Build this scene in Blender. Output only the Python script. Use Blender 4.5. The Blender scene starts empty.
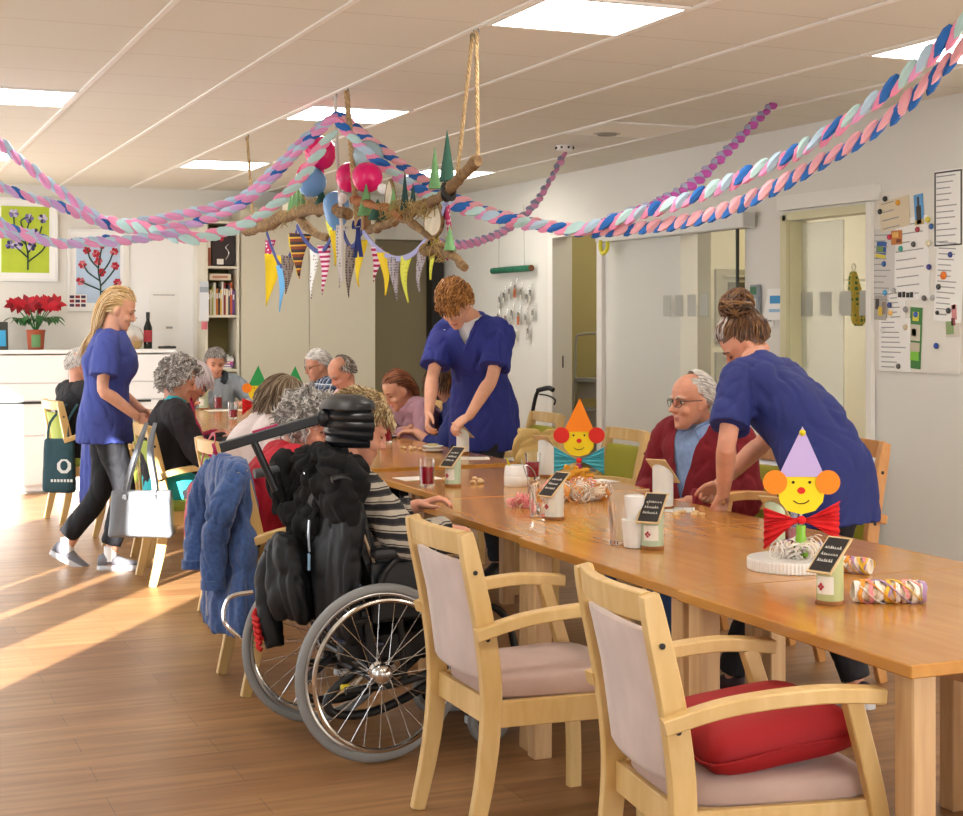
import bpy, bmesh, math, random
import numpy as np
from mathutils import Vector as V, Matrix, Euler, Quaternion, noise
SC = bpy.context.scene
class Later:                                          # everything is linked at the end: keeps the script quick
    def __init__(s): s.todo = []
    def link(s, o): s.todo.append(o)
class Col: objects = Later()
COL = Col()
PI = math.pi
R = math.radians
rnd = random.Random(7)

# ---------------------------------------------------------------- materials
def srgb(h):
    if isinstance(h, str):
        h = [int(h[i:i+2], 16)/255 for i in (0, 2, 4)]
    return tuple((c/12.92 if c <= .04045 else ((c+.055)/1.055)**2.4) for c in h)

MATS = {}
def mat(name, col, rough=.6, metal=0., spec=.5, var=None, bump=None, sheen=0., trans=0., alpha=1., emit=0., ior=1.45, coat=0., sss=0.):
    if name in MATS: return MATS[name]
    m = bpy.data.materials.new(name); m.use_nodes = True
    nt = m.node_tree; b = nt.nodes['Principled BSDF']
    c = srgb(col)
    b.inputs['Base Color'].default_value = (*c, 1)
    b.inputs['Roughness'].default_value = rough
    b.inputs['Metallic'].default_value = metal
    b.inputs['Specular IOR Level'].default_value = spec
    b.inputs['IOR'].default_value = ior
    if sheen: b.inputs['Sheen Weight'].default_value = sheen
    if trans: b.inputs['Transmission Weight'].default_value = trans
    if coat: b.inputs['Coat Weight'].default_value = coat
    if sss:
        b.inputs['Subsurface Weight'].default_value = sss
        b.inputs['Subsurface Radius'].default_value = (.02, .008, .004)
        b.inputs['Subsurface Scale'].default_value = .3
    if alpha < 1: b.inputs['Alpha'].default_value = alpha
    if emit:
        b.inputs['Emission Color'].default_value = (*c, 1); b.inputs['Emission Strength'].default_value = emit
    if var or bump:
        tc = nt.nodes.new('ShaderNodeTexCoord')
    if var:                                    # (scale, amount[, stretch])
        st = var[2] if len(var) > 2 else (1, 1, 1)
        mp = nt.nodes.new('ShaderNodeMapping'); mp.inputs['Scale'].default_value = st
        nz = nt.nodes.new('ShaderNodeTexNoise'); nz.inputs['Scale'].default_value = var[0]; nz.inputs['Detail'].default_value = 4
        mx = nt.nodes.new('ShaderNodeMix'); mx.data_type = 'RGBA'; mx.blend_type = 'MIX'
        a = var[1]
        mx.inputs['A'].default_value = (*[max(0, x*(1-a)) for x in c], 1)
        mx.inputs['B'].default_value = (*[min(1, x*(1+a)) for x in c], 1)
        nt.links.new(tc.outputs['Object'], mp.inputs[0]); nt.links.new(mp.outputs[0], nz.inputs['Vector'])
        rp = nt.nodes.new('ShaderNodeMapRange'); rp.inputs['From Min'].default_value = .3; rp.inputs['From Max'].default_value = .7
        nt.links.new(nz.outputs['Fac'], rp.inputs['Value']); nt.links.new(rp.outputs[0], mx.inputs['Factor'])
        nt.links.new(mx.outputs['Result'], b.inputs['Base Color'])
    if bump:                                   # (scale, strength, distance)
        nz = nt.nodes.new('ShaderNodeTexNoise'); nz.inputs['Scale'].default_value = bump[0]; nz.inputs['Detail'].default_value = 3
        bp = nt.nodes.new('ShaderNodeBump'); bp.inputs['Strength'].default_value = bump[1]
        bp.inputs['Distance'].default_value = bump[2] if len(bump) > 2 else .01
        nt.links.new(tc.outputs['Object'], nz.inputs['Vector']); nt.links.new(nz.outputs['Fac'], bp.inputs['Height'])
        nt.links.new(bp.outputs[0], b.inputs['Normal'])
    MATS[name] = m
    return m

def wood(name, c1, c2, rough=.35, stretch=(14, 14, 1.2), scale=3., coat=0., spec=.5):
    if name in MATS: return MATS[name]
    m = mat(name, c1, rough, coat=coat, spec=spec); nt = m.node_tree; b = nt.nodes['Principled BSDF']
    tc = nt.nodes.new('ShaderNodeTexCoord'); mp = nt.nodes.new('ShaderNodeMapping'); mp.inputs['Scale'].default_value = stretch
    nz = nt.nodes.new('ShaderNodeTexNoise'); nz.inputs['Scale'].default_value = scale; nz.inputs['Detail'].default_value = 6; nz.inputs['Distortion'].default_value = .4
    rp = nt.nodes.new('ShaderNodeValToRGB')
    rp.color_ramp.elements[0].position = .3; rp.color_ramp.elements[0].color = (*srgb(c1), 1)
    rp.color_ramp.elements[1].position = .72; rp.color_ramp.elements[1].color = (*srgb(c2), 1)
    nt.links.new(tc.outputs['Object'], mp.inputs[0]); nt.links.new(mp.outputs[0], nz.inputs['Vector'])
    nt.links.new(nz.outputs['Fac'], rp.inputs[0]); nt.links.new(rp.outputs[0], b.inputs['Base Color'])
    return m

def bands(name, cols, axis='Z', scale=30., rough=.85, jitter=0., bump=None):
    """stripes of several colours along an object axis (cols: [(position, hex)...], constant)"""
    if name in MATS: return MATS[name]
    m = mat(name, cols[0][1], rough, bump=bump); nt = m.node_tree; b = nt.nodes['Principled BSDF']
    tc = nt.nodes.new('ShaderNodeTexCoord'); sp = nt.nodes.new('ShaderNodeSeparateXYZ')
    nt.links.new(tc.outputs['Object'], sp.inputs[0])
    src = sp.outputs[axis]
    mu = nt.nodes.new('ShaderNodeMath'); mu.operation = 'MULTIPLY'; mu.inputs[1].default_value = scale
    nt.links.new(src, mu.inputs[0]); src = mu.outputs[0]
    if jitter:
        nz = nt.nodes.new('ShaderNodeTexNoise'); nz.inputs['Scale'].default_value = 7.
        nt.links.new(tc.outputs['Object'], nz.inputs['Vector'])
        m2 = nt.nodes.new('ShaderNodeMath'); m2.operation = 'MULTIPLY_ADD'; m2.inputs[1].default_value = jitter
        nt.links.new(nz.outputs['Fac'], m2.inputs[0]); nt.links.new(src, m2.inputs[2]); src = m2.outputs[0]
    fr = nt.nodes.new('ShaderNodeMath'); fr.operation = 'FRACT'; nt.links.new(src, fr.inputs[0])
    rp = nt.nodes.new('ShaderNodeValToRGB'); rp.color_ramp.interpolation = 'CONSTANT'
    el = rp.color_ramp.elements
    while len(el) < len(cols): el.new(1.)
    for e, (p, c) in zip(el, cols): e.position = p; e.color = (*srgb(c), 1)
    nt.links.new(fr.outputs[0], rp.inputs[0]); nt.links.new(rp.outputs[0], b.inputs['Base Color'])
    return m

def plaid(name, c0, c1, c2, scale=16.):
    if name in MATS: return MATS[name]
    m = mat(name, c0, .85); nt = m.node_tree; b = nt.nodes['Principled BSDF']
    tc = nt.nodes.new('ShaderNodeTexCoord'); sp = nt.nodes.new('ShaderNodeSeparateXYZ'); nt.links.new(tc.outputs['Object'], sp.inputs[0])
    ad = nt.nodes.new('ShaderNodeMath'); ad.operation = 'ADD'
    nt.links.new(sp.outputs['X'], ad.inputs[0]); nt.links.new(sp.outputs['Y'], ad.inputs[1])
    prev = None
    def stripe(sock, lo, col, prevcol):
        mu = nt.nodes.new('ShaderNodeMath'); mu.operation = 'MULTIPLY'; mu.inputs[1].default_value = scale
        fr = nt.nodes.new('ShaderNodeMath'); fr.operation = 'FRACT'; gt = nt.nodes.new('ShaderNodeMath'); gt.operation = 'GREATER_THAN'; gt.inputs[1].default_value = lo
        nt.links.new(sock, mu.inputs[0]); nt.links.new(mu.outputs[0], fr.inputs[0]); nt.links.new(fr.outputs[0], gt.inputs[0])
        h = nt.nodes.new('ShaderNodeMath'); h.operation = 'MULTIPLY'; h.inputs[1].default_value = .75; nt.links.new(gt.outputs[0], h.inputs[0])
        mx = nt.nodes.new('ShaderNodeMix'); mx.data_type = 'RGBA'
        nt.links.new(h.outputs[0], mx.inputs['Factor'])
        if isinstance(prevcol, str): mx.inputs['A'].default_value = (*srgb(prevcol), 1)
        else: nt.links.new(prevcol, mx.inputs['A'])
        mx.inputs['B'].default_value = (*srgb(col), 1)
        return mx.outputs['Result']
    a = stripe(sp.outputs['Z'], .6, c1, c0); a = stripe(ad.outputs[0], .6, c1, a)
    a = stripe(sp.outputs['Z'], .86, c2, a); a = stripe(ad.outputs[0], .86, c2, a)
    nt.links.new(a, b.inputs['Base Color'])
    return m

# ---------------------------------------------------------------- objects
def tag(o, label=None, cat=None, group=None, kind=None):
    if label: o['label'] = label
    if cat: o['category'] = cat
    if group: o['group'] = group
    if kind: o['kind'] = kind
    return o
def thing(name, label, cat, loc=(0, 0, 0), rotz=0., group=None, rot=None):
    o = bpy.data.objects.new(name, None); COL.objects.link(o); o.empty_display_size = .1
    o.location = loc; o.rotation_euler = rot or (0, 0, rotz)
    return tag(o, label, cat, group)
def kids(o): return list(KIDS.get(o.name, []))
KIDS = {}
def dup(o, loc=None, rotz=None, label=None, group=None, parent=None, mats=None):
    c = o.copy(); COL.objects.link(c)
    if parent: c.parent = parent; KIDS.setdefault(parent.name, []).append(c)
    if loc is not None: c.location = loc
    if rotz is not None: c.rotation_euler = (0, 0, rotz)
    if label: c['label'] = label
    if group: c['group'] = group
    for ch in kids(o): dup(ch, parent=c)
    return c

def frame_to(p, d, up=V((0, 0, 1))):
    """matrix whose z axis runs along d"""
    z = V(d).normalized(); x = V(up).cross(z)
    if x.length < 1e-4: x = V((1, 0, 0)).cross(z)
    x.normalize(); y = z.cross(x)
    return Matrix(((x.x, y.x, z.x, p[0]), (x.y, y.y, z.y, p[1]), (x.z, y.z, z.z, p[2]), (0, 0, 0, 1)))

def TR(loc=(0, 0, 0), rot=(0, 0, 0), s=(1, 1, 1)):
    if isinstance(s, (int, float)): s = (s, s, s)
    return Matrix.LocRotScale(V(loc), Euler(rot), V(s))

def catmull(pts, k=5, closed=False):
    pts = [V(p) for p in pts]; n = len(pts); out = []
    for i in range(n if closed else n-1):
        if closed: a, b, c, d = pts[(i-1) % n], pts[i], pts[(i+1) % n], pts[(i+2) % n]
        else: a, b, c, d = pts[max(i-1, 0)], pts[i], pts[i+1], pts[min(i+2, n-1)]
        for j in range(k):
            t = j/k
            out.append(.5*((2*b)+(c-a)*t+(2*a-5*b+4*c-d)*t*t+(3*b-a-3*c+d)*t**3))
    if not closed: out.append(pts[-1])
    return out
def lerpl(vals, k=5):
    out = []
    for i in range(len(vals)-1):
        for j in range(k): out.append(vals[i]+(vals[i+1]-vals[i])*j/k)
    return out+[vals[-1]]
def smooth1(vals, k=5): return [v.x for v in catmull([(v, 0, 0) for v in vals], k)]

class MB:
    def __init__(s): s.v = []; s.f = []; s.m = []
    def add(s, vs, fs, mi=0, M=None):
        o = len(s.v)
        s.v += [(M @ V(p))[:] for p in vs] if M is not None else [tuple(p) for p in vs]
        s.f += [tuple(i+o for i in f) for f in fs]; s.m += [mi]*len(fs)
        return s
    def box(s, c, size, rot=(0, 0, 0), mi=0, bev=0., M=None, seg=1):
        T = TR(c, rot)
        if M is not None: T = M @ T
        x, y, z = [a/2 for a in size]
        if bev <= 0:
            vs = [(i*x, j*y, k*z) for k in (-1, 1) for j in (-1, 1) for i in (-1, 1)]
            fs = [(0, 2, 3, 1), (4, 5, 7, 6), (0, 1, 5, 4), (2, 6, 7, 3), (0, 4, 6, 2), (1, 3, 7, 5)]
            return s.add(vs, fs, mi, T)
        bm = bmesh.new(); bmesh.ops.create_cube(bm, size=1)
        for v in bm.verts: v.co = V((v.co.x*size[0], v.co.y*size[1], v.co.z*size[2]))
        bmesh.ops.bevel(bm, geom=bm.edges[:], offset=min(bev, .49*min(size)), segments=seg, affect='EDGES', profile=.5)
        bm.verts.index_update()
        s.add([v.co[:] for v in bm.verts], [[v.index for v in f.verts] for f in bm.faces], mi, T); bm.free()
        return s
    def rings(s, rs, mi=0, caps=True, closed=False, M=None):
        n = len(rs[0]); vs = [p for r in rs for p in r]; fs = []
        k = len(rs)
        for i in range(k if closed else k-1):
            a, b = i*n, ((i+1) % k)*n
            for j in range(n): fs.append((a+j, a+(j+1) % n, b+(j+1) % n, b+j))
        if caps and not closed:
            fs.append(tuple(range(n-1, -1, -1))); fs.append(tuple((k-1)*n+j for j in range(n)))
        return s.add(vs, fs, mi, M)
    def tube(s, pts, r, n=8, mi=0, closed=False, caps=True, M=None, flat=1., up=None):
        pts = [V(p) for p in pts]; k = len(pts)
        rr = r if isinstance(r, (list, tuple)) else [r]*k
        ts = []
        for i in range(k):
            if closed: t = pts[(i+1) % k]-pts[(i-1) % k]
            else: t = pts[min(i+1, k-1)]-pts[max(i-1, 0)]
            ts.append(t.normalized() if t.length > 1e-9 else V((0, 0, 1)))
        u = V(up) if up else (V((0, 0, 1)) if abs(ts[0].z) < .9 else V((1, 0, 0)))
        rs = []
        for i in range(k):
            t = ts[i]
            if not up or i == 0: pass
            u = (V(up) if up else u); u = u-t*u.dot(t)
            if u.length < 1e-6: u = t.orthogonal()
            u.normalize(); w = t.cross(u)
            rs.append([(pts[i]+(w*math.cos(a)+u*math.sin(a)*flat)*rr[i])[:] for a in [2*PI*j/n for j in range(n)]])
        return s.rings(rs, mi, caps, closed, M)
    def bar(s, pts, w, h, mi=0, up=(0, 0, 1), M=None, bev=.2):
        """rectangular bar along points: w across, h along up; lists allowed"""
        pts = [V(p) for p in pts]; k = len(pts); rs = []
        for i in range(k):
            t = (pts[min(i+1, k-1)]-pts[max(i-1, 0)]).normalized()
            u = V(up); u = (u-t*u.dot(t)).normalized(); x = t.cross(u)
            a = (w[i] if isinstance(w, (list, tuple)) else w)/2; b = (h[i] if isinstance(h, (list, tuple)) else h)/2
            c = min(a, b)*bev
            rs.append([(pts[i]+x*p+u*q)[:] for p, q in ((a-c, -b), (a, -b+c), (a, b-c), (a-c, b), (-a+c, b), (-a, b-c), (-a, -b+c), (-a+c, -b))])
        return s.rings(rs, mi, True, False, M)
    def lathe(s, prof, n=20, mi=0, M=None, caps=True):
        rs = [[(r*math.cos(2*PI*j/n), r*math.sin(2*PI*j/n), z) for j in range(n)] for r, z in prof]
        return s.rings(rs, mi, caps, False, M)
    def ell(s, c, rad, rot=(0, 0, 0), n=14, k=9, mi=0, M=None):
        T = TR(c, rot)
        if M is not None: T = M @ T
        if isinstance(rad, (int, float)): rad = (rad,)*3
        rs = []
        for i in range(k+1):
            a = -PI/2+PI*(i+.02)/(k+.04); rs.append([(rad[0]*math.cos(a)*math.cos(2*PI*j/n), rad[1]*math.cos(a)*math.sin(2*PI*j/n), rad[2]*math.sin(a)) for j in range(n)])
        return s.rings(rs, mi, True, False, T)
    def prism(s, poly, h, M=None, mi=0):
        """polygon in xy, thickness h centred on z=0"""
        n = len(poly)
        vs = [(p[0], p[1], -h/2) for p in poly]+[(p[0], p[1], h/2) for p in poly]
        fs = [tuple(range(n-1, -1, -1)), tuple(range(n, 2*n))]+[(i, (i+1) % n, n+(i+1) % n, n+i) for i in range(n)]
        return s.add(vs, fs, mi, M)
    def mesh(s, name):
        me = bpy.data.meshes.new(name); me.from_pydata(s.v, [], s.f); me.polygons.foreach_set('material_index', s.m)
        return me
    def build(s, name, mats, parent=None, smooth=40, loc=None, bevel=0., rot=None):
        me = s.mesh(name)
        if not isinstance(mats, (list, tuple)): mats = [mats]
        for m in mats: me.materials.append(m)
        bm = bmesh.new(); bm.from_mesh(me); bmesh.ops.recalc_face_normals(bm, faces=bm.faces); bm.to_mesh(me); bm.free()
        if smooth:
            me.shade_smooth(); me.set_sharp_from_angle(angle=R(smooth))
        return link(name, me, parent, loc, bevel, rot)

def link(name, me, parent=None, loc=None, bevel=0., rot=None):
    o = bpy.data.objects.new(name, me); COL.objects.link(o)
    if parent: o.parent = parent; KIDS.setdefault(parent.name, []).append(o)
    if loc is not None: o.location = loc
    if rot is not None: o.rotation_euler = rot
    if bevel:
        b = o.modifiers.new('b', 'BEVEL'); b.width = bevel; b.segments = 2; b.limit_method = 'ANGLE'; b.angle_limit = R(40)
    return o

WORK = []
def remesh(mb, name, vox, mats, parent=None, it=3, fac=.5, displace=None, cut=None, assign=None):
    """one continuous skin over all the pieces of mb"""
    me = mb.mesh('tmp')
    bm = bmesh.new(); bm.from_mesh(me); bmesh.ops.recalc_face_normals(bm, faces=bm.faces); bm.to_mesh(me); bm.free()
    if not WORK:
        o = bpy.data.objects.new('work', me); SC.collection.objects.link(o); WORK.append(o)
        o.modifiers.new('r', 'REMESH').mode = 'VOXEL'; o.modifiers.new('s', 'SMOOTH')
    o = WORK[0]; o.data = me; o.modifiers['r'].voxel_size = vox; o.modifiers['s'].factor = fac; o.modifiers['s'].iterations = it
    dg = bpy.context.evaluated_depsgraph_get()
    new = bpy.data.meshes.new_from_object(o.evaluated_get(dg)); new.name = name
    new.materials.clear()
    for m in (mats if isinstance(mats, (list, tuple)) else [mats]): new.materials.append(m)
    if displace:
        n = len(new.vertices); nn = np.empty(n*3, dtype=np.float32); cc = np.empty(n*3, dtype=np.float32)
        new.vertices.foreach_get('normal', nn); new.vertices.foreach_get('co', cc); cc = cc.reshape(-1, 3); nn = nn.reshape(-1, 3)
        dd = np.array([displace(V(p)) for p in cc.tolist()], dtype=np.float32)
        new.vertices.foreach_set('co', (cc+nn*dd[:, None]).ravel()); new.update()
    if cut:
        bm = bmesh.new(); bm.from_mesh(new)
        bmesh.ops.delete(bm, geom=[f for f in bm.faces if cut(f.calc_center_median())], context='FACES')
        for _ in range(6):                                  # an even edge along the opening
            mv = {}
            for v in bm.verts:
                be = [e.other_vert(v).co for e in v.link_edges if e.is_boundary]
                if len(be) == 2: mv[v] = (be[0]+be[1])*.25+v.co*.5
            for v, c in mv.items(): v.co = c
        bm.to_mesh(new); bm.free()
    if assign:
        for p in new.polygons: p.material_index = assign(p.center)
    new.shade_smooth()
    return link(name, new, parent)

def folds(amp=.006, f=9., seed=0, st=(1, 1, .5)):
    """soft swells with sharper creases, as cloth hangs"""
    off = V((seed*3.7, seed*1.3, seed*2.1))
    def d(p):
        q = V((p.x*st[0], p.y*st[1], p.z*st[2]))*f+off
        w = V((noise.noise(q*.6), noise.noise(q*.6+V((5, 1, 7))), 0))*.8
        a = abs(noise.noise(q+w)); b = abs(noise.noise(q*1.9+w*1.5+V((3, 9, 2))))
        return amp*(.55*noise.noise(q*.7)-.75*max(0, 1-a*4.5)**1.3-.40*max(0, 1-b*4.5)+.12)
    return d
# ---------------------------------------------------------------- camera, view, light
cam = bpy.data.cameras.new('camera'); co = bpy.data.objects.new('camera', cam); COL.objects.link(co)
co.location = (0, 0, 1.5); co.rotation_euler = (PI/2, 0, -math.atan2(.386, .9225))
cam.sensor_width = 36; cam.lens = 36*1520/963; cam.shift_y = -(408-320)/963; cam.clip_end = 100
SC.camera = co
SC.view_settings.view_transform = 'Standard'; SC.view_settings.look = 'None'; SC.view_settings.gamma = 1
SC.view_settings.exposure = .7
w = bpy.data.worlds.new('world'); SC.world = w; w.use_nodes = True
bg = w.node_tree.nodes['Background']; bg.inputs[0].default_value = (.88, .94, 1, 1); bg.inputs[1].default_value = 2.6
sun = bpy.data.lights.new('sun', 'SUN'); so = bpy.data.objects.new('sun', sun); COL.objects.link(so)
sun.energy = 19.; sun.angle = R(.6); sun.color = (1, .97, .92)
az = V((.56, .83, 0)).normalized(); el = R(17)
so.rotation_euler = V((az.x*math.cos(el), az.y*math.cos(el), -math.sin(el))).to_track_quat('-Z', 'Y').to_euler()

HC = 2.71                                             # ceiling height
XL, XR, YF, YB = -1.5, 5.48, -2.4, 14.05
def struct(o, name=None): o['kind'] = 'structure'; return o

M_wall = mat('wall paint', 'dcdad2', .85, var=(1.3, .015))
M_white = mat('white lacquer', 'eeeeec', .35)
M_beige = mat('beige panel', 'd2ccb6', .6)
M_trim = mat('white trim', 'e4e2da', .5)

# floor: vinyl planks
fm = mat('vinyl plank floor', 'a8794f', .42); nt = fm.node_tree; b = nt.nodes['Principled BSDF']
tc = nt.nodes.new('ShaderNodeTexCoord')
mp = nt.nodes.new('ShaderNodeMapping')
br = nt.nodes.new('ShaderNodeTexBrick'); br.offset = .37; br.inputs['Scale'].default_value = 1
br.inputs['Brick Width'].default_value = 1.2; br.inputs['Row Height'].default_value = .18; br.inputs['Mortar Size'].default_value = .0016; br.inputs['Bias'].default_value = 0
br.inputs['Color1'].default_value = (*srgb('9e724a'), 1); br.inputs['Color2'].default_value = (*srgb('ad8357'), 1); br.inputs['Mortar'].default_value = (*srgb('7b5f48'), 1)
nt.links.new(tc.outputs['Object'], mp.inputs[0]); nt.links.new(mp.outputs[0], br.inputs['Vector'])
mp2 = nt.nodes.new('ShaderNodeMapping'); mp2.inputs['Scale'].default_value = (1.1, 13, 1)
nz = nt.nodes.new('ShaderNodeTexNoise'); nz.inputs['Scale'].default_value = 1.6; nz.inputs['Detail'].default_value = 7; nz.inputs['Distortion'].default_value = .5
nt.links.new(tc.outputs['Object'], mp2.inputs[0]); nt.links.new(mp2.outputs[0], nz.inputs['Vector'])
rp = nt.nodes.new('ShaderNodeValToRGB'); rp.color_ramp.elements[0].position = .3; rp.color_ramp.elements[1].position = .7
rp.color_ramp.elements[0].color = (.52, .47, .42, 1); rp.color_ramp.elements[1].color = (1.0, 1.0, 1.0, 1)
nt.links.new(nz.outputs['Fac'], rp.inputs[0])
mx = nt.nodes.new('ShaderNodeMix'); mx.data_type = 'RGBA'; mx.blend_type = 'MULTIPLY'; mx.inputs['Factor'].default_value = .85
nt.links.new(br.outputs['Color'], mx.inputs['A']); nt.links.new(rp.outputs[0], mx.inputs['B']); nt.links.new(mx.outputs['Result'], b.inputs['Base Color'])
struct(MB().box(((XL+8)/2, (YF+17)/2, -.05), (8-XL, 17-YF, .1)).build('floor', fm, smooth=0))

# ceiling: mineral tiles in a .625 grid, lines at x = 2.4 + .625 i, y = 5.8 + .625 j
cm = mat('ceiling tile', 'dfdccf', .9); nt = cm.node_tree; b = nt.nodes['Principled BSDF']
tc = nt.nodes.new('ShaderNodeTexCoord'); sp = nt.nodes.new('ShaderNodeSeparateXYZ'); nt.links.new(tc.outputs['Object'], sp.inputs[0])
def gridline(ax, off, half):
    a = nt.nodes.new('ShaderNodeMath'); a.operation = 'SUBTRACT'; a.inputs[1].default_value = off; nt.links.new(sp.outputs[ax], a.inputs[0])
    p = nt.nodes.new('ShaderNodeMath'); p.operation = 'PINGPONG'; p.inputs[1].default_value = .3125; nt.links.new(a.outputs[0], p.inputs[0])
    l = nt.nodes.new('ShaderNodeMath'); l.operation = 'LESS_THAN'; l.inputs[1].default_value = half; nt.links.new(p.outputs[0], l.inputs[0])
    return l
ly = gridline('Y', 5.72, .004)
mx = nt.nodes.new('ShaderNodeMix'); mx.data_type = 'RGBA'
mx.inputs['A'].default_value = (*srgb('dfdccf'), 1); mx.inputs['B'].default_value = (*srgb('c6c0b6'), 1)
nt.links.new(ly.outputs[0], mx.inputs['Factor']); nt.links.new(mx.outputs['Result'], b.inputs['Base Color'])
struct(MB().box(((XL+8)/2, (YF+17)/2, HC+.1), (8-XL, 17-YF, .2)).build('ceiling', cm, smooth=0))
M_rail = mat('ceiling rail white', 'efede6', .5)
k = 0
for i in range(-6, 5):
    x = 2.4+.625*i
    if x < XL or x > XR: continue
    k += 1
    m = MB()
    y = 5.72-.625*13
    while y < YB-.05:
        m.box((x, y+.3125, HC-.004), (.024, .617, .008)); y += .625
    struct(m.build('trim_%d' % k, M_rail, smooth=0))

# walls
OPEN = {}
M_left = M_wall
# left wall with floor-to-ceiling window gaps
gaps = [(3.26, 4.06), (4.55, 4.82), (5.33, 5.52), (7.5, 8.9), (9.2, 11.2), (11.5, 13.3)]
m = MB(); y0 = YF
for a, bb in gaps:
    m.box((XL-.03, (y0+a)/2, HC/2), (.06, a-y0, HC)); y0 = bb
m.box((XL-.03, (y0+YB)/2, HC/2), (.06, YB-y0, HC))
m.box((XL-.03, (YF+YB)/2, 2.6), (.06, YB-YF, .22))
struct(m.build('wall_left', M_wall, smooth=0))
gl = mat('window glass', 'ffffff', 0, trans=1, ior=1.0, spec=0)
for i, (a, bb) in enumerate(gaps):
    f = MB()
    for yy in (a+.015, bb-.015): f.box((XL-.03, yy, 1.24), (.05, .03, 2.48))
    f.box((XL-.03, (a+bb)/2, .03), (.05, bb-a-.06, .06)); f.box((XL-.03, (a+bb)/2, 2.46), (.05, bb-a-.06, .05))
    struct(f.build('window_%d' % (i+1), M_trim, smooth=0))
# unseen wall behind the camera, added to block stray sun, otherwise left open
m = MB(); m.box((-.4, YF-.05, HC/2), (2.2, .1, HC)); m.box((XR/2, YF-.05, 2.6), (XR, .1, .22)); struct(m.build('wall_front', M_wall, smooth=0))
# back wall
m = MB()
m.box(((XL-.2+4.64)/2, YB+.1, HC/2), (4.64-XL+.2, .2, HC))
m.box(((4.64+XR+.1)/2, YB+.1, (2.29+HC)/2), (XR+.1-4.64, .2, HC-2.29))
struct(m.build('wall_back', M_wall, smooth=0))
# right wall with three openings
T = .14
def yz(m, y0, y1, z0, z1, x=XR, t=T): m.box((x+t/2, (y0+y1)/2, (z0+z1)/2), (t, y1-y0, z1-z0))
m = MB()
yz(m, 11.54, YB+.2, 0, HC); yz(m, 10.64, 11.54, 2.2, HC); yz(m, 9.43, 10.64, 0, HC)
yz(m, 8.59, 9.43, 2.12, HC); yz(m, 8.10, 8.59, 0, HC); yz(m, 7.26, 8.10, 2.13, HC); yz(m, 1.0, 7.26, 0, HC)
yz(m, YF, 1.0, 0, HC)
struct(m.build('wall_right', M_wall, smooth=0))
# doorway at the end of the room: slab with corridor dimness painted in olive
M_olive = mat('olive door leaf', '8d8264', .6); M_dark = mat('dark door edge', '26221e', .6)
d = MB().box((5.02, YB+.16, 1.145), (.8, .05, 2.29), bev=.004).build('door_1', M_olive, smooth=0); struct(d)
MB().box((5.40, YB+.06, 1.145), (.12, .18, 2.29)).build('door_edge', M_dark, d, smooth=0)
MB().box((4.66, YB+.06, 1.145), (.05, .16, 2.29)).build('door_casing', M_trim, d, smooth=0)
# white flat door in the back wall, mostly behind the sideboard
d = MB().box((2.68, YB-.012, 1.15), (.62, .024, 2.3), bev=.004).build('door_2', M_white, smooth=0); struct(d)
f = MB()
for xx in (2.36, 3.0): f.box((xx, YB-.02, 1.17), (.05, .04, 2.34))
f.box((2.68, YB-.02, 2.32), (.6, .04, .05)); f.build('door_casing', M_trim, d, smooth=0)
# store room door opening
f = MB()
for yy in (10.64, 11.54): f.box((XR-.01, yy, 1.12), (.04, .09, 2.24), bev=.004)
f.box((XR-.01, 11.09, 2.23), (.04, .86, .09), bev=.004)
for yy in (10.67, 11.51): f.box((XR+.08, yy, 1.1), (.15, .03, 2.2))
d = f.build('door_3', M_trim, smooth=0); struct(d)
# the store room behind it
M_store = mat('store room wall', 'b3a878', .85)
s = MB(); s.box((7.2, 11.3, HC/2), (.1, 2.6, HC)); s.box((6.4, 12.3, HC/2), (1.5, .1, HC)); s.box((6.4, 10.3, HC/2), (1.5, .06, HC))
struct(s.build('wall_store', M_store, smooth=0))
# kitchen behind the sliding doors
M_kit = mat('kitchen wall', 'e2dcc0', .7)
s = MB(); s.box((8.0, 8.4, HC/2), (.1, 4.4, HC)); s.box((6.8, 10.22, HC/2), (2.4, .06, HC)); s.box((6.8, 6.3, HC/2), (2.4, .06, HC))
struct(s.build('wall_kitchen', M_kit, smooth=0))
# baseboards
M_base = mat('baseboard', 'd8d4c8', .5)
m = MB(); m.box((XR-.006, 12.8, .04), (.012, 2.4, .08)); m.box((XR-.006, 10.0, .04), (.012, 1.1, .08)); m.box((XR-.006, 5.2, .04), (.012, 4.0, .08))
struct(m.build('baseboard_right', M_base, smooth=0))
m = MB(); m.box(((XL+4.6)/2, YB-.006, .04), (4.6-XL, .012, .08)); struct(m.build('baseboard_back', M_base, smooth=0))

# ceiling light panels
M_lamp = mat('lamp diffuser', 'fff9f0', .5, emit=10); M_off = mat('unlit diffuser', 'ece6d8', .5); M_lframe = mat('lamp frame', 'f2f0ea', .4)
names = {(2.4, 5.175): 'large lit square ceiling panel above the nearest end of the garland beam', (2.4, 8.3): 'lit square ceiling panel directly behind the hanging balloons',
 (2.4, 11.425): 'lit square ceiling panel over the far end of the back table', (.525, 8.3): 'lit square ceiling panel above the nurse with blonde hair',
 (4.275, 11.425): 'lit square ceiling panel beyond the tall green felt cones', (4.275, 5.175): 'lit square ceiling panel beside the wall of notices, where the paper chains climb',
 (.525, 5.175): 'lit square ceiling panel cut off by the upper edge of the view', (.525, 11.425): 'lit square ceiling panel above the sideboard wall',
 (4.275, 8.3): 'unlit square ceiling panel near the round vent', (2.4, 2.05): 'lit square ceiling panel overhead of the nearest table', (4.275, 2.05): 'lit ceiling panel overhead behind the notices', (.525, 2.05): 'lit ceiling panel overhead by the window wall'}
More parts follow.
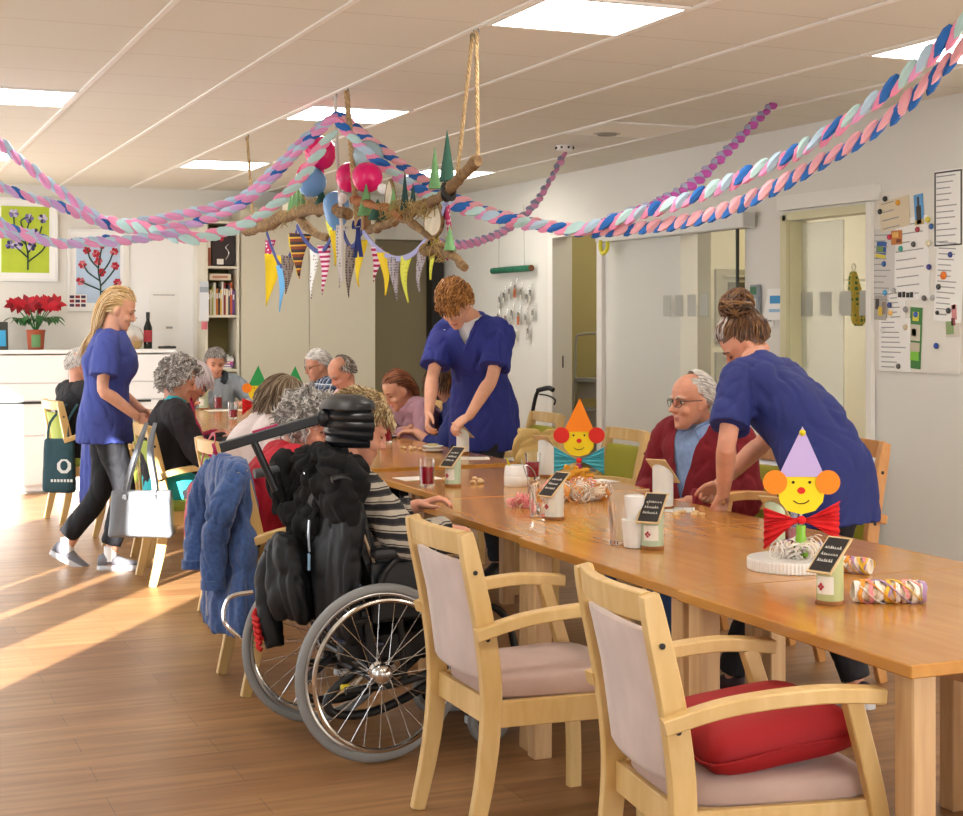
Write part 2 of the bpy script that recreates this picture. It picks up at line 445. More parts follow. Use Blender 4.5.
for (x, y), lb in names.items():
    t = thing('ceiling_light', lb, 'ceiling light', (x+.3125, y+.2325, HC), group='square ceiling light panels')
    on = (x, y) != (4.275, 8.3)
    MB().box((0, 0, -.006), (.565, .565, .006)).build('diffuser', M_lamp if on else M_off, t, smooth=0)
    f = MB()
    for sx in (-1, 1): f.box((sx*.295, 0, -.005), (.024, .614, .01)); f.box((0, sx*.295, -.005), (.566, .024, .01))
    f.build('frame', M_lframe, t, smooth=0)

# unseen lamps added to brighten the rooms behind
for (x, y, wd, d, nm, lb) in ((6.7, 8.3, 1.2, .3, 'ceiling_light', 'long lit lamp on the ceiling of the kitchen behind the glass doors'), (6.3, 11.2, .6, .2, 'ceiling_light', 'small lit lamp on the ceiling of the store room with the stepladder')):
    t = thing(nm, lb, 'ceiling light', (x, y, HC)); M2 = mat('lamp diffuser bright', 'fff4de', .5, emit=16)
    MB().box((0, 0, -.02), (wd, d, .03)).build('diffuser', M2, t, smooth=0)
    MB().box((0, 0, -.004), (wd+.04, d+.04, .008)).build('frame', M_lframe, t, smooth=0)
# ---------------------------------------------------------------- tables
M_table = wood('beech table top', 'b57c38', 'c68e46', .15, stretch=(9, .9, 9), scale=2.2, spec=.55)
M_tedge = wood('beech table edge', 'b5864a', 'c8995c', .4, stretch=(9, 1, 9))
M_tleg = wood('beech table leg', 'b99266', 'cda97c', .45, stretch=(12, 12, 1))
def table(x0, x1, y0, y1, label, rotz=0.):
    t = thing('dining_table', label, 'table', ((x0+x1)/2, (y0+y1)/2, 0), rotz, 'wooden dining tables')
    a, b_ = (x1-x0)/2-.002, (y1-y0)/2-.0015
    MB().box((0, 0, .735), (2*a, 2*b_, .03), bev=.003).build('tabletop', M_table, t, smooth=0)
    f = MB()
    for s in (-1, 1):
        f.box((s*(a-.24), 0, .695), (.025, 2*b_-.14, .05)); f.box((0, s*(b_-.06), .695), (2*a-.5, .025, .05))
    f.build('under_rail', M_tleg, t, smooth=0)
    for sx in (-1, 1):
        for sy in (-1, 1):
            MB().box((sx*(a-.055), sy*(b_-.055), .36), (.065, .065, .72), bev=.004).build('leg', M_tleg, t, smooth=0)
    return t
table(2.13, 3.2, 2.68, 3.69, 'nearest wooden table, with the coiled paper streamer and flower tin on it')
table(2.14, 3.2, 3.69, 4.79, 'wooden table under the clown in the pointed lilac hat')
table(2.16, 3.2, 4.79, 5.93, 'wooden table the man in the burgundy cardigan sits at')
table(2.34, 3.3, 5.94, 7.1, 'wooden table with the clown in the orange hat and white sugar pot')
table(2.22, 3.28, 7.3, 8.7, 'wooden table the young man in blue scrubs leans over')
table(2.22, 3.28, 8.7, 10.1, 'wooden table in front of the woman in the mauve sweater')
table(2.22, 3.28, 10.1, 11.5, 'wooden table between the plaid-shirted man and the wall side')
table(2.22, 3.28, 11.5, 12.9, 'farthest wooden table, where the man in the grey hooded top sits')

# ---------------------------------------------------------------- chairs
M_cw = wood('pale beech chair wood', 'cda868', 'dcbc82', .38, stretch=(9, 9, 2), scale=2.5)
M_cw2 = wood('honey beech chair wood', 'bf8346', 'd29a5c', .38, stretch=(9, 9, 2), scale=2.5)
M_mauve = mat('mauve velvet', 'ccbab4', .8, var=(7, .13, (1, 1, .5)), sheen=.35, bump=(300, .15, .002))
M_seat = mat('mauve seat velvet', 'b99d92', .75, var=(6, .12), sheen=.3, bump=(300, .15, .002))
M_lime = mat('lime green upholstery', '9cab48', .75, bump=(250, .15, .002))
M_olivefab = mat('olive yellow upholstery', '9c9a2c', .75, bump=(250, .15, .002))
M_glide = mat('black glide', '1c1b1a', .5)
def chair(label, group, loc, rotz, wood_=None, back=None, seat=None):
    wd = wood_ or M_cw; bk = back or M_mauve; st = seat or M_seat
    t = thing('armchair', label, 'chair', loc, rotz, group)
    post = [(-.31, 0), (-.265, .2), (-.245, .42), (-.265, .62), (-.31, .83), (-.325, .9)]
    for s in (-1, 1):
        p = catmull([(s*.213, y, z) for y, z in post], 5); k = len(p)
        MB().bar(p, .032, [.04+.02*math.sin(PI*i/(k-1)) for i in range(k)], up=(0, 1, 0)).build('leg', wd, t)
        g = MB().lathe([(.014, 0), (.014, .01)], 10, M=TR((s*.213, -.31, -.004)))
        g.build('glide', M_glide, t)
        # front leg carries the armrest
        q = catmull([(s*.235, .235, 0), (s*.24, .235, .2), (s*.245, .215, .4), (s*.262, .14, .655)], 5)
        MB().bar(q, .034, [.042]*len(q), up=(0, 1, 0)).build('leg', wd, t)
        ar = catmull([(s*.235, -.30, .615), (s*.255, -.15, .655), (s*.272, .05, .672), (s*.268, .21, .66)], 6); k = len(ar)
        MB().bar(ar, [.042+.012*i/(k-1) for i in range(k)], .034, up=(0, 0, 1)).build('armrest', wd, t)
    # top rail, curved backwards
    r = [(x, -.323-.028*(1-(x/.2)**2), .872) for x in [(-.2+.4*i/10) for i in range(11)]]
    MB().bar(r, .026, .066, up=(0, -.12, 1)).build('top_rail', wd, t)
    # upholstered back panel
    vs = []; m = MB(); rs = []
    nx = 12
    for j, (z, y0) in enumerate(((.475, -.245), (.49, -.25), (.58, -.262), (.68, -.277), (.78, -.30), (.805, -.307), (.815, -.31))):
        edge = .5 if j in (0, 6) else 1.
        wv = .196 if j not in (0, 6) else .186
        ring = []
        for i in range(nx+1):
            x = -wv+2*wv*i/nx; e = (1-(abs(x)/wv)**6)
            ring.append((x, y0-.022*(1-(x/.2)**2)+.008+.014*edge*e, z))
        for i in range(nx, -1, -1):
            x = -wv+2*wv*i/nx; e = (1-(abs(x)/wv)**6)
            ring.append((x, y0-.022*(1-(x/.2)**2)-.008-.008*edge*e, z))
        rs.append(ring)
    MB().rings(rs).build('backrest', bk, t, smooth=70)
    # seat: cushion, frame
    m = MB(); rs = []
    for z, k in ((.415, .97), (.425, 1), (.45, 1), (.465, .985), (.474, .93), (.478, .8)):
        ring = []
        for (x, y, c) in ((-.2, -.235, 3), (.2, -.235, 3), (.232, .235, 4), (-.232, .235, 4)):
            pass
        pts = []
        N = 40
        for i in range(N):
            a = 2*PI*i/N; ca, sa = math.cos(a), math.sin(a)
            f = (abs(ca)**6+abs(sa)**6)**(-1/6)
            u, v_ = ca*f, sa*f
            pts.append((u*(.212+.022*v_)*k, v_*.235*k, z))
        rs.append(pts)
    MB().rings(rs).build('seat', st, t, smooth=60)
    f = MB()
    f.bar([(-.2, -.235, .38), (.2, -.235, .38)], .022, .075); f.bar([(-.225, .215, .38), (.225, .215, .38)], .022, .075)
    for s in (-1, 1): f.bar([(s*.203, -.24, .38), (s*.232, .2, .38)], .022, .075)
    f.build('seat_frame', wd, t)
    for s in (-1, 1):
        for z, y in ((.60, -.262), (.79, -.3)): MB().lathe([(.007, 0), (.007, .003), (.003, .004)], 10, M=TR((s*.2295, y, z), (0, s*PI/2, 0))).build('screw', M_glide, t)
    return t
G1 = 'pale wooden armchairs with mauve upholstery'
chair('empty wooden armchair with plain mauve seat, nearest the wheelchair', G1, (1.93, 4.17, 0), -PI/2)
c2 = chair('empty wooden armchair holding a red cushion, closest to the camera', G1, (1.965, 3.09, 0), -PI/2-R(7))
# red cushion on it
def pillow(mb, L, W, T_, M, n=14, mi=0):
    rs_top = []
    def pt(u, v_, s):
        k = max(0, (1-u**4)*(1-v_**4))**.42
        cx = 1-.06*(1-v_*v_)*0; x = u*L/2*(1-.07*v_*v_*0-.05*(1-abs(u))*0); y = v_*W/2
        x *= 1-.06*(1-abs(v_))*abs(u)**3; y *= 1-.06*(1-abs(u))*abs(v_)**3
        return (x, y, s*T_/2*k)
    g = [-1+2*i/n for i in range(n+1)]
    vs = [pt(u, v_, 1) for u in g for v_ in g]+[pt(u, v_, -1) for u in g for v_ in g]
    N = (n+1)**2; fs = []
    for i in range(n):
        for j in range(n):
            a = i*(n+1)+j; fs.append((a, a+n+1, a+n+2, a+1)); fs.append((N+a, N+a+1, N+a+n+2, N+a+n+1))
    bm = bmesh.new(); vv = [bm.verts.new((M @ V(p))) for p in vs]
    for f in fs: bm.faces.new([vv[i] for i in f])
    bmesh.ops.remove_doubles(bm, verts=bm.verts[:], dist=1e-5); bm.verts.index_update()
    mb.add([v.co[:] for v in bm.verts], [[v.index for v in f.verts] for f in bm.faces], mi); bm.free()
M_redc = mat('red cushion velvet', '960610', .75, var=(5, .1))
t = thing('cushion', 'red velvet cushion lying on the seat of the closest armchair', 'cushion', (1.985, 3.08, .538), -PI/2-R(7), rot=(R(7), 0, -PI/2-R(7)))
p = MB(); pillow(p, .41, .40, .125, TR()); p.build('cover', M_redc, t, smooth=80)
s_ = MB().tube(catmull([(-.2, -.195, 0), (0, -.188, 0), (.2, -.195, 0), (.193, 0, 0), (.2, .195, 0), (0, .188, 0), (-.2, .195, 0), (-.193, 0, 0)], 4, True), .003, 6, closed=True)
s_.build('seam', M_redc, t)

G2 = 'wooden armchairs along the table, seen behind or under people'
chair('wooden armchair under the draped blue fleece jacket', G2, (1.78, 6.16, 0), -PI/2, back=M_lime, seat=M_lime)
chair('wooden armchair of the woman in the white top, red bag strap over it', G2, (2.0, 7.56, 0), -PI/2, back=M_lime, seat=M_lime)
chair('wooden armchair with a pale grey handbag hanging from its back', G2, (1.9, 8.8, 0), -PI/2, back=M_lime, seat=M_lime)
chair('wooden armchair of the woman with pinkish white hair', G2, (1.99, 9.5, 0), -PI/2, back=M_lime, seat=M_lime)
chair('wooden armchair with lime green back carrying a dark teal tote bag', G2, (1.74, 11.72, 0), -PI/2+R(8), back=M_lime, seat=M_lime)
chair('honey wooden armchair standing empty beside the bending nurse with the bun', G2, (3.65, 5.38, 0), PI/2, wood_=M_cw2, back=M_olivefab, seat=M_olivefab).scale = (1, 1, 1.1)
chair('honey wooden armchair under the man in the burgundy cardigan', G2, (3.68, 6.06, 0), PI/2+R(14), wood_=M_cw2, back=M_olivefab, seat=M_olivefab)
chair('wooden armchair behind the orange-hatted clown, holding a paper bag', G2, (3.62, 7.35, 0), PI/2, back=M_olivefab, seat=M_olivefab)
chair('wooden armchair under the woman in the mauve sweater', G2, (3.66, 9.5, 0), PI/2, back=M_olivefab, seat=M_olivefab)
chair('wooden armchair under the balding man in the pale pink shirt', G2, (3.7, 10.55, 0), PI/2, back=M_olivefab, seat=M_olivefab)
chair('wooden armchair under the man in the plaid shirt', G2, (3.7, 11.75, 0), PI/2, back=M_olivefab, seat=M_olivefab)
chair('wooden armchair under the man in the grey hooded top', G2, (2.93, 13.2, 0), PI, back=M_olivefab, seat=M_olivefab)

# ---------------------------------------------------------------- sideboard, shelf, cupboard
M_gloss = mat('white glossy front', 'f0f0f0', .25); M_slot = mat('dark handle slot', '2c302e', .5)
t = thing('sideboard', 'long white glossy sideboard carrying the poinsettia along the far wall', 'sideboard', (1.33, 13.8, 0))
MB().box((0, .02, .6), (2.76, .42, 1.16)).build('body', M_gloss, t, smooth=0)
MB().box((0, 0, 1.225), (2.8, .47, .035), bev=.004).build('worktop', M_gloss, t, smooth=0)
MB().box((0, .03, .025), (2.7, .38, .05)).build('plinth', M_white, t, smooth=0)
def front(x0, x1, z0, z1, nm='drawer'):
    d = MB().box(((x0+x1)/2, -.2, (z0+z1)/2), (x1-x0-.008, .022, z1-z0-.008), bev=.002).build(nm, M_gloss, t, smooth=0)
    return d
X0 = -1.38
for i, (a, b_) in enumerate(((-1.38, -.42), (-.42, .46), (.46, 1.38))):
    front(a, b_, .07, .5); front(a, b_, .5, .8)
    d = front(a, b_, .8, .955)
    front(a, b_, .955, 1.2)
    MB().box(((a+b_)/2+(.0 if i else 0), -.214, .785), ((b_-a)*.55, .008, .02)).build('handle', M_slot, d, smooth=0)

M_shelfw = mat('shelf board', 'd8d2bf', .6); M_shelfback = mat('shelf back', '7c7146', .8)
t = thing('bookshelf', 'tall narrow open bookshelf between the sideboard and the cupboard', 'bookshelf', (3.165, 13.85, 0))
for s in (-1, 1): MB().box((s*.145, 0, 1.2), (.022, .36, 2.4)).build('side_panel', M_shelfw, t, smooth=0)
MB().box((0, .17, 1.2), (.268, .015, 2.36)).build('back_panel', M_shelfback, t, smooth=0)
for z in (.06, .4, .72, 1.04, 1.535, 1.98, 2.39): MB().box((0, -.01, z), (.268, .33, .022)).build('shelf', M_shelfw, t, smooth=0)

t = thing('cupboard', 'tall beige built-in cupboard with flat doors behind the seated men', 'cupboard', (3.985, 13.87, 0))
MB().box((0, 0, 1.27), (1.3, .34, 2.54)).build('body', M_beige, t, smooth=0)
for x0, x1 in ((-.65, .0), (.0, .65)):
    d = MB().box(((x0+x1)/2, -.18, 1.27), (x1-x0-.006, .02, 2.48), bev=.002).build('door', M_beige, t, smooth=0)
# ---------------------------------------------------------------- figures
M_skin = mat('skin fair', 'd9a184', .5, var=(18, .08), sss=.12); M_skin2 = mat('skin rosy', 'd0947a', .5, var=(18, .1), sss=.12)
M_lip = mat('lips', 'b56a60', .45); M_lip2 = mat('lips pale', 'bb7f70', .5)
M_eye = mat('eye white', 'e8e2dc', .2); M_iris = mat('iris dark', '2d241f', .15)
M_black = mat('black cloth', '17171b', .85, bump=(200, .2, .002)); M_blackt = mat('black trousers', '1b1b20', .8, bump=(120, .2, .003))
M_shoe_g = mat('grey mesh shoe', '787880', .7, bump=(300, .3, .002)); M_sole = mat('pale sole', 'c9c9cc', .6); M_shoe_b = mat('black shoe', '16161a', .5)
M_sock = mat('white sock', 'e8e8e8', .9)
M_jeans = mat('blue denim', '36507f', .85, var=(9, .2), bump=(300, .2, .002))
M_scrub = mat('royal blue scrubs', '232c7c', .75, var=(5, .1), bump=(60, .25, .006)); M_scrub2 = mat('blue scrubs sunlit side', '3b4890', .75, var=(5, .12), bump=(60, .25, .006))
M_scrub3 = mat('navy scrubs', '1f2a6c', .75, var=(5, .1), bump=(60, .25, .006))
M_glassframe = mat('dark glasses frame', '2a211f', .3); M_lens = mat('glasses lens', 'ffffff', 0, trans=1, ior=1.0, alpha=.25, spec=.6)

def ik(a, c, l1, l2, pole):
    a, c = V(a), V(c); d = c-a; L = min(d.length, (l1+l2)*.995); d.normalize()
    x = (l1*l1-l2*l2+L*L)/(2*L); h = math.sqrt(max(l1*l1-x*x, 0)); p = V(pole); p = (p-d*p.dot(d)).normalized()
    return a+d*x+p*h

HEADP = [(-.122, .070, .030, .014), (-.116, .080, .030, .028), (-.10, .086, .012, .040), (-.082, .087, -.022, .050), (-.062, .0865, -.048, .057), (-.04, .085, -.066, .063), (-.018, .081, -.082, .068),
         (.0, .076, -.094, .0705), (.022, .0865, -.101, .0735), (.05, .0855, -.103, .0745), (.075, .075, -.095, .069), (.095, .056, -.076, .056), (.11, .033, -.048, .037), (.118, .008, -.02, .014)]
def head_into(mb, M, mi=0, nose=1., jaw=1., cheek=1.):
    rs = []; n = 28
    for z, f, b_, w in HEADP:
        if z < -.05: w *= jaw
        cy = (f+b_)/2; d = (f-b_)/2; ring = []
        for j in range(n):
            a = 2*PI*j/n; ca, sa = math.cos(a), math.sin(a); e = .86
            ring.append((w*math.copysign(abs(ca)**e, ca), cy+d*math.copysign(abs(sa)**e, sa), z))
        rs.append(ring)
    mb.rings(rs, mi, M=M)
    k = nose
    mb.tube([(0, .074, .018), (0, .088, .004), (0, .096*1, -.012), (0, .088+.021*k, -.033), (0, .087, -.043)], [.007, .008, .009, .0125, .009], 10, mi, M=M)
    for s in (-1, 1):
        mb.ell((s*.010, .094, -.038), (.008, .010, .007), n=8, k=6, M=M)
        mb.ell((s*.036, .060, -.038), (.024*cheek, .026, .024), n=10, k=8, M=M)
        mb.tube([(s*.012, .086, .016), (s*.032, .083, .022), (s*.055, .064, .014)], [.007, .008, .007], 8, M=M)
        mb.ell((s*.033, .066, .001), (.015, .0145, .0115), n=10, k=8, M=M)
        mb.ell((s*.074, -.006, -.008), (.010, .020, .032), (R(-12), 0, s*R(22)), n=10, k=8, M=M)
        mb.ell((s*.071, .002, -.034), (.007, .010, .012), n=8, k=6, M=M)
    mb.tube([(-.022, .079, -.071), (-.009, .0885, -.0655), (0, .090, -.067), (.009, .0885, -.0655), (.022, .079, -.071)], [.003, .006, .006, .006, .003], 8, M=M)
    mb.tube([(-.019, .080, -.074), (0, .0895, -.0775), (.019, .080, -.074)], [.003, .0065, .003], 8, M=M)
    mb.ell((0, .080, -.105), (.020, .013, .014), n=10, k=8, M=M)

def hand_into(mb, w, f, n, side, s=1., curl=25, spread=5, thumb=.7):
    """side +1 right, -1 left; f along the hand, n out of the palm"""
    w, f, n = V(w), V(f).normalized(), V(n); n = (n-f*n.dot(f)).normalized(); t = n.cross(f)*(-side)
    rs = []
    for a, hw, ht in ((-.015, .024, .018), (.01, .028, .017), (.04, .038, .016), (.07, .041, .0145), (.09, .039, .012), (.098, .034, .008)):
        c = w+f*a*s; rs.append([(c+t*(hw*s*math.cos(q))+n*(ht*s*math.sin(q)))[:] for q in [2*PI*j/14 for j in range(14)]])
    mb.rings(rs)
    for i, (o, L) in enumerate(((.029, .072), (.010, .080), (-.010, .075), (-.028, .058))):
        p = w+f*(.086-.004*abs(i-1.3))*s+t*o*s; d = (f+t*math.tan(R(spread*(1.3-i)))).normalized(); pts = [p-f*.02*s, p]; ax = d.cross(n).normalized()
        cl = curl*(1+.12*i)
        for seg, fr in enumerate((.45, .32, .26)):
            d = Quaternion(ax, R(cl*(.75 if seg == 0 else 1.))) @ d
            p = p+d*L*fr*s; pts.append(p)
        mb.tube(pts, [.0095*s, .0098*s, .0092*s, .0082*s, .0062*s], 8)
        mb.ell(pts[-1], .0064*s, n=8, k=6)
    p = w+f*.022*s+t*.026*s; d = (f*.62+t*.75*thumb/.7+n*.30).normalized(); q = p+d*.04*s; d2 = (f*.85+t*.35+n*.35).normalized(); r = q+d2*.032*s; e = r+(f*.95+n*.3-t*.05).normalized()*.026*s
    mb.tube([w+f*.015*s, p, q, r, e], [.014*s, .0145*s, .0118*s, .0105*s, .0075*s], 8); mb.ell(e, .0076*s, n=8, k=6)

def sup(n, w, d, e, c, L, F):
    out = []
    for j in range(n):
        a = 2*PI*j/n; ca, sa = math.cos(a), math.sin(a)
        out.append((c+L*(w*math.copysign(abs(ca)**e, ca))+F*(d*math.copysign(abs(sa)**e, sa)))[:])
    return out
def torso_into(mb, spine, twist=0., grow=0., lo=0., belly=0., bust=0., top=True, flare=0.):
    """spine: hip, waist, chest, neck; lo metres below the hip"""
    hip, wa, ch, ne = [V(p) for p in spine]
    dn = (hip-wa).normalized()
    up = (ne-ch).normalized()
    pts = []
    if lo > .02: pts.append((hip+(dn*.3+V((0, 0, -.7)))*lo, .158+flare, .122+flare, 0))
    pts += [(hip+dn*.02, .168+flare*.6, .122+flare*.6, 0), (hip-dn*.08, .163+flare*.3, .118+belly*.6, .1), (wa, .146, .110+belly, .3), (wa.lerp(ch, .6), .155, .118+belly*.4+bust, .6), (ch, .166, .118+bust*.8, .9), (ch.lerp(ne, .45), .172, .104, 1), (ch.lerp(ne, .72), .142, .085, 1)]
    if top: pts += [(ne-up*.015, .088, .07, 1), (ne+up*.012, .066, .06, 1)]
    k = 4; P = catmull([p[0] for p in pts], k); W = smooth1([p[1] for p in pts], k); D = smooth1([p[2] for p in pts], k); TW = lerpl([p[3] for p in pts], k)
    rs = []
    for i, c in enumerate(P):
        t = (P[min(i+1, len(P)-1)]-P[max(i-1, 0)]).normalized(); L = V((math.cos(R(twist)*TW[i]), math.sin(R(twist)*TW[i]), 0)); L = (L-t*L.dot(t)).normalized(); F = t.cross(L)
        rs.append(sup(28, W[i]+grow, D[i]+grow, .85, c, L, F))
    mb.rings(rs)

def scalp(n): return V((n.x*.079, -.008+n.y*.104, .02+n.z*.108))
def make_hair(root, HM, st):
    """strands combed over the scalp, on a base cap"""
    rng = random.Random(st.get('seed', 1)); region = st['region']; cols = st['cols']
    inv = HM.inverted().to_3x3(); g = (inv @ V((0, 0, -1))).normalized()
    mb = MB(); lift = st.get('lift', .07); n = st.get('n', 420); L = st.get('L', .07); seg = st.get('seg', 6); flow = st['flow']; grav = st.get('grav', .3); rad = st.get('r', .0052)
    curl = st.get('curl', 0.); cf = st.get('cf', 2.)
    # cap
    nn, kk = 28, 18; vs = []; fs = []; idx = {}
    for i in range(kk+1):
        th = PI*i/kk
        for j in range(nn):
            ph = 2*PI*j/nn; d = V((math.sin(th)*math.cos(ph), math.sin(th)*math.sin(ph), math.cos(th))); idx[i, j] = (len(vs), d)
            vs.append((scalp(d)-V((0, -.008, .02)))*(1+lift*.55)+V((0, -.008, .02)))
    for i in range(kk):
        for j in range(nn):
            q = [idx[i, j], idx[i+1, j], idx[i+1, (j+1) % nn], idx[i, (j+1) % nn]]
            if region((q[0][1]+q[2][1]).normalized()): fs.append([a[0] for a in q])
    mb.add(vs, fs, 0, HM)
    made = 0; tries = 0
    while made < n and tries < n*12:
        tries += 1
        z = rng.uniform(-1, 1); ph = rng.uniform(0, 2*PI); d = V((math.sqrt(1-z*z)*math.cos(ph), math.sqrt(1-z*z)*math.sin(ph), z))
        if not region(d): continue
        made += 1; root_d = d
        ll = L(d) if callable(L) else L; ll *= rng.uniform(.75, 1.15)
        c0 = V((0, -.008, .02)); p = scalp(d); pts = [p.copy()]; lf = lift*rng.uniform(.55, 1.15); ph0 = rng.uniform(0, 6.28); step = ll/seg
        v = None
        for k in range(seg):
            q = p-c0; nd = V((q.x/.079, q.y/.104, q.z/.108)); inside = nd.length < 1+lf*1.02; nd.normalize()
            nrm = V((nd.x/.079, nd.y/.104, nd.z/.108)).normalized()
            fl = flow(nd)+V((rng.uniform(-1, 1), rng.uniform(-1, 1), rng.uniform(-1, 1)))*st.get('mess', .15)+g*grav*(1+k*st.get('gk', .3))
            fl = fl-nrm*fl.dot(nrm)*(1 if inside else .3)
            if fl.length < 1e-4: fl = nrm.orthogonal()
            fl.normalize(); v = fl if v is None else (v*.45+fl*.55).normalized()
            p = p+v*step
            q = p-c0; e = V((q.x/.079, q.y/.104, q.z/.108)).length
            tgt = 1+lf*min(1, (k+1)/2)
            if e < tgt: p = c0+q*(tgt/e)
            pc = p
            if curl:
                side = nrm.cross(v).normalized(); a = ph0+cf*(k+1); pc = p+side*math.cos(a)*curl+nrm*(math.sin(a)*curl+curl*.5)
            pts.append(pc)
        pp = catmull(pts, 2) if curl else pts
        m_ = len(pp); rr = rad*rng.uniform(.8, 1.3)
        mb.tube(pp, [rr*(.7+.5*math.sin(PI*min(1, (i+.5)/m_))) if i < m_-1 else rr*.2 for i in range(m_)], 4, mi=st['pick'](root_d, rng) if 'pick' in st else rng.choices(range(len(cols)), st.get('wts', [1]*len(cols)))[0], M=HM)
    for f in st.get('extra', []): f(mb, HM, rng)
    return mb.build(st.get('name', 'hair'), cols, root, smooth=60)

def R_short(front=.40, side=-.02, back=-.55, bald=None):
    def f(d):
        if bald and d.z > bald[0] and d.y > bald[1]: return False
        if d.y > .35: return d.z > front+.25*(d.y-.35)
        if d.y > .0: return d.z > side+(front-side)*(d.y/.35)**1.2
        return d.z > side+(back-side)*min(1, -d.y/.5)
    return f
def F_crown(c=(0, -.45, .85)):
    c = V(c).normalized()
    def f(d): return (d-c*d.dot(c)).normalized()
    return f
def F_side(k=1.): return lambda d: V((k, -.25, -.2-abs(d.x)*.8))
def F_down(d): return V((0, -.15, -1))
def F_back(d): return V((0, -1, -.35))
def F_rand(d):
    return V((noise.noise(d*4), noise.noise(d*4+V((9, 3, 1))), noise.noise(d*4+V((2, 8, 5)))))*2

def glasses(root, HM, m=None, sz=1., lens=True):
    g = MB(); m = m or M_glassframe
    for s in (-1, 1):
        ring = [(s*.034+.024*sz*math.cos(a)*1., .1-abs(s*.034+.024*math.cos(a))*.28+.006, -.002+.019*sz*math.sin(a)) for a in [2*PI*i/18 for i in range(18)]]
        g.tube(ring, .0014, 6, closed=True, M=HM)
        g.tube([(s*.058, .088, .006), (s*.074, .05, .006), (s*.08, .0, .004), (s*.077, -.02, -.012)], .002, 6, M=HM)
    g.tube([(-.01, .103, .003), (0, .107, .005), (.01, .103, .003)], .002, 6, M=HM)
    o = g.build('glasses', m, root)
    if lens:
        l = MB()
        for s in (-1, 1):
            ring = [(s*.034+.0235*sz*math.cos(a), .1-abs(s*.034+.0235*math.cos(a))*.28+.006, -.002+.0185*sz*math.sin(a)) for a in [2*PI*i/18 for i in range(18)]]
            l.add(ring, [tuple(range(18))], 0, HM)
        #l.build('lens', M_lens, o, smooth=0)
    return o

def shoe(root, ankle, yaw, pitch, up_m, sole_m, s=1., name='shoe', sock=None):
    M = TR(ankle) @ Matrix.Rotation(R(yaw), 4, 'Z') @ Matrix.Rotation(R(pitch), 4, 'X')
    m = MB(); rs = []
    for y, w, h, z0 in ((-.075, .018, .03, -.055), (-.068, .030, .07, -.065), (-.04, .036, .085, -.065), (0, .037, .085, -.065), (.045, .039, .066, -.065), (.09, .044, .046, -.065), (.13, .044, .036, -.065), (.165, .034, .026, -.062), (.18, .016, .014, -.056)):
        rs.append([(w*s*math.cos(a), y*s, (z0+h/2+h/2*math.sin(a)*1.0)*s) for a in [2*PI*j/16 for j in range(16)]])
    m.rings(rs, M=M); o = m.build(name, up_m, root, smooth=80)
    m = MB(); rs = []
    for z, k in ((-.086, .92), (-.082, 1), (-.06, 1), (-.054, .95)):
        rs.append([(x*s*k, (y*k+(1-k)*.05)*s, z*s) for x, y in ((.014, -.078), (.034, -.055), (.038, 0), (.042, .05), (.047, .1), (.043, .145), (.022, .185), (-.022, .185), (-.043, .145), (-.047, .1), (-.042, .05), (-.038, 0), (-.034, -.055), (-.014, -.078))])
    m.rings(rs, M=M); m.build('sole', sole_m, o, smooth=50)
    if sock:
        MB().tube([(V(ankle)+V((0, 0, -.03)))[:], (V(ankle)+V((0, 0, .06)))[:]], [.04*s, .039*s], 14).build('sock', sock, root)
    return o

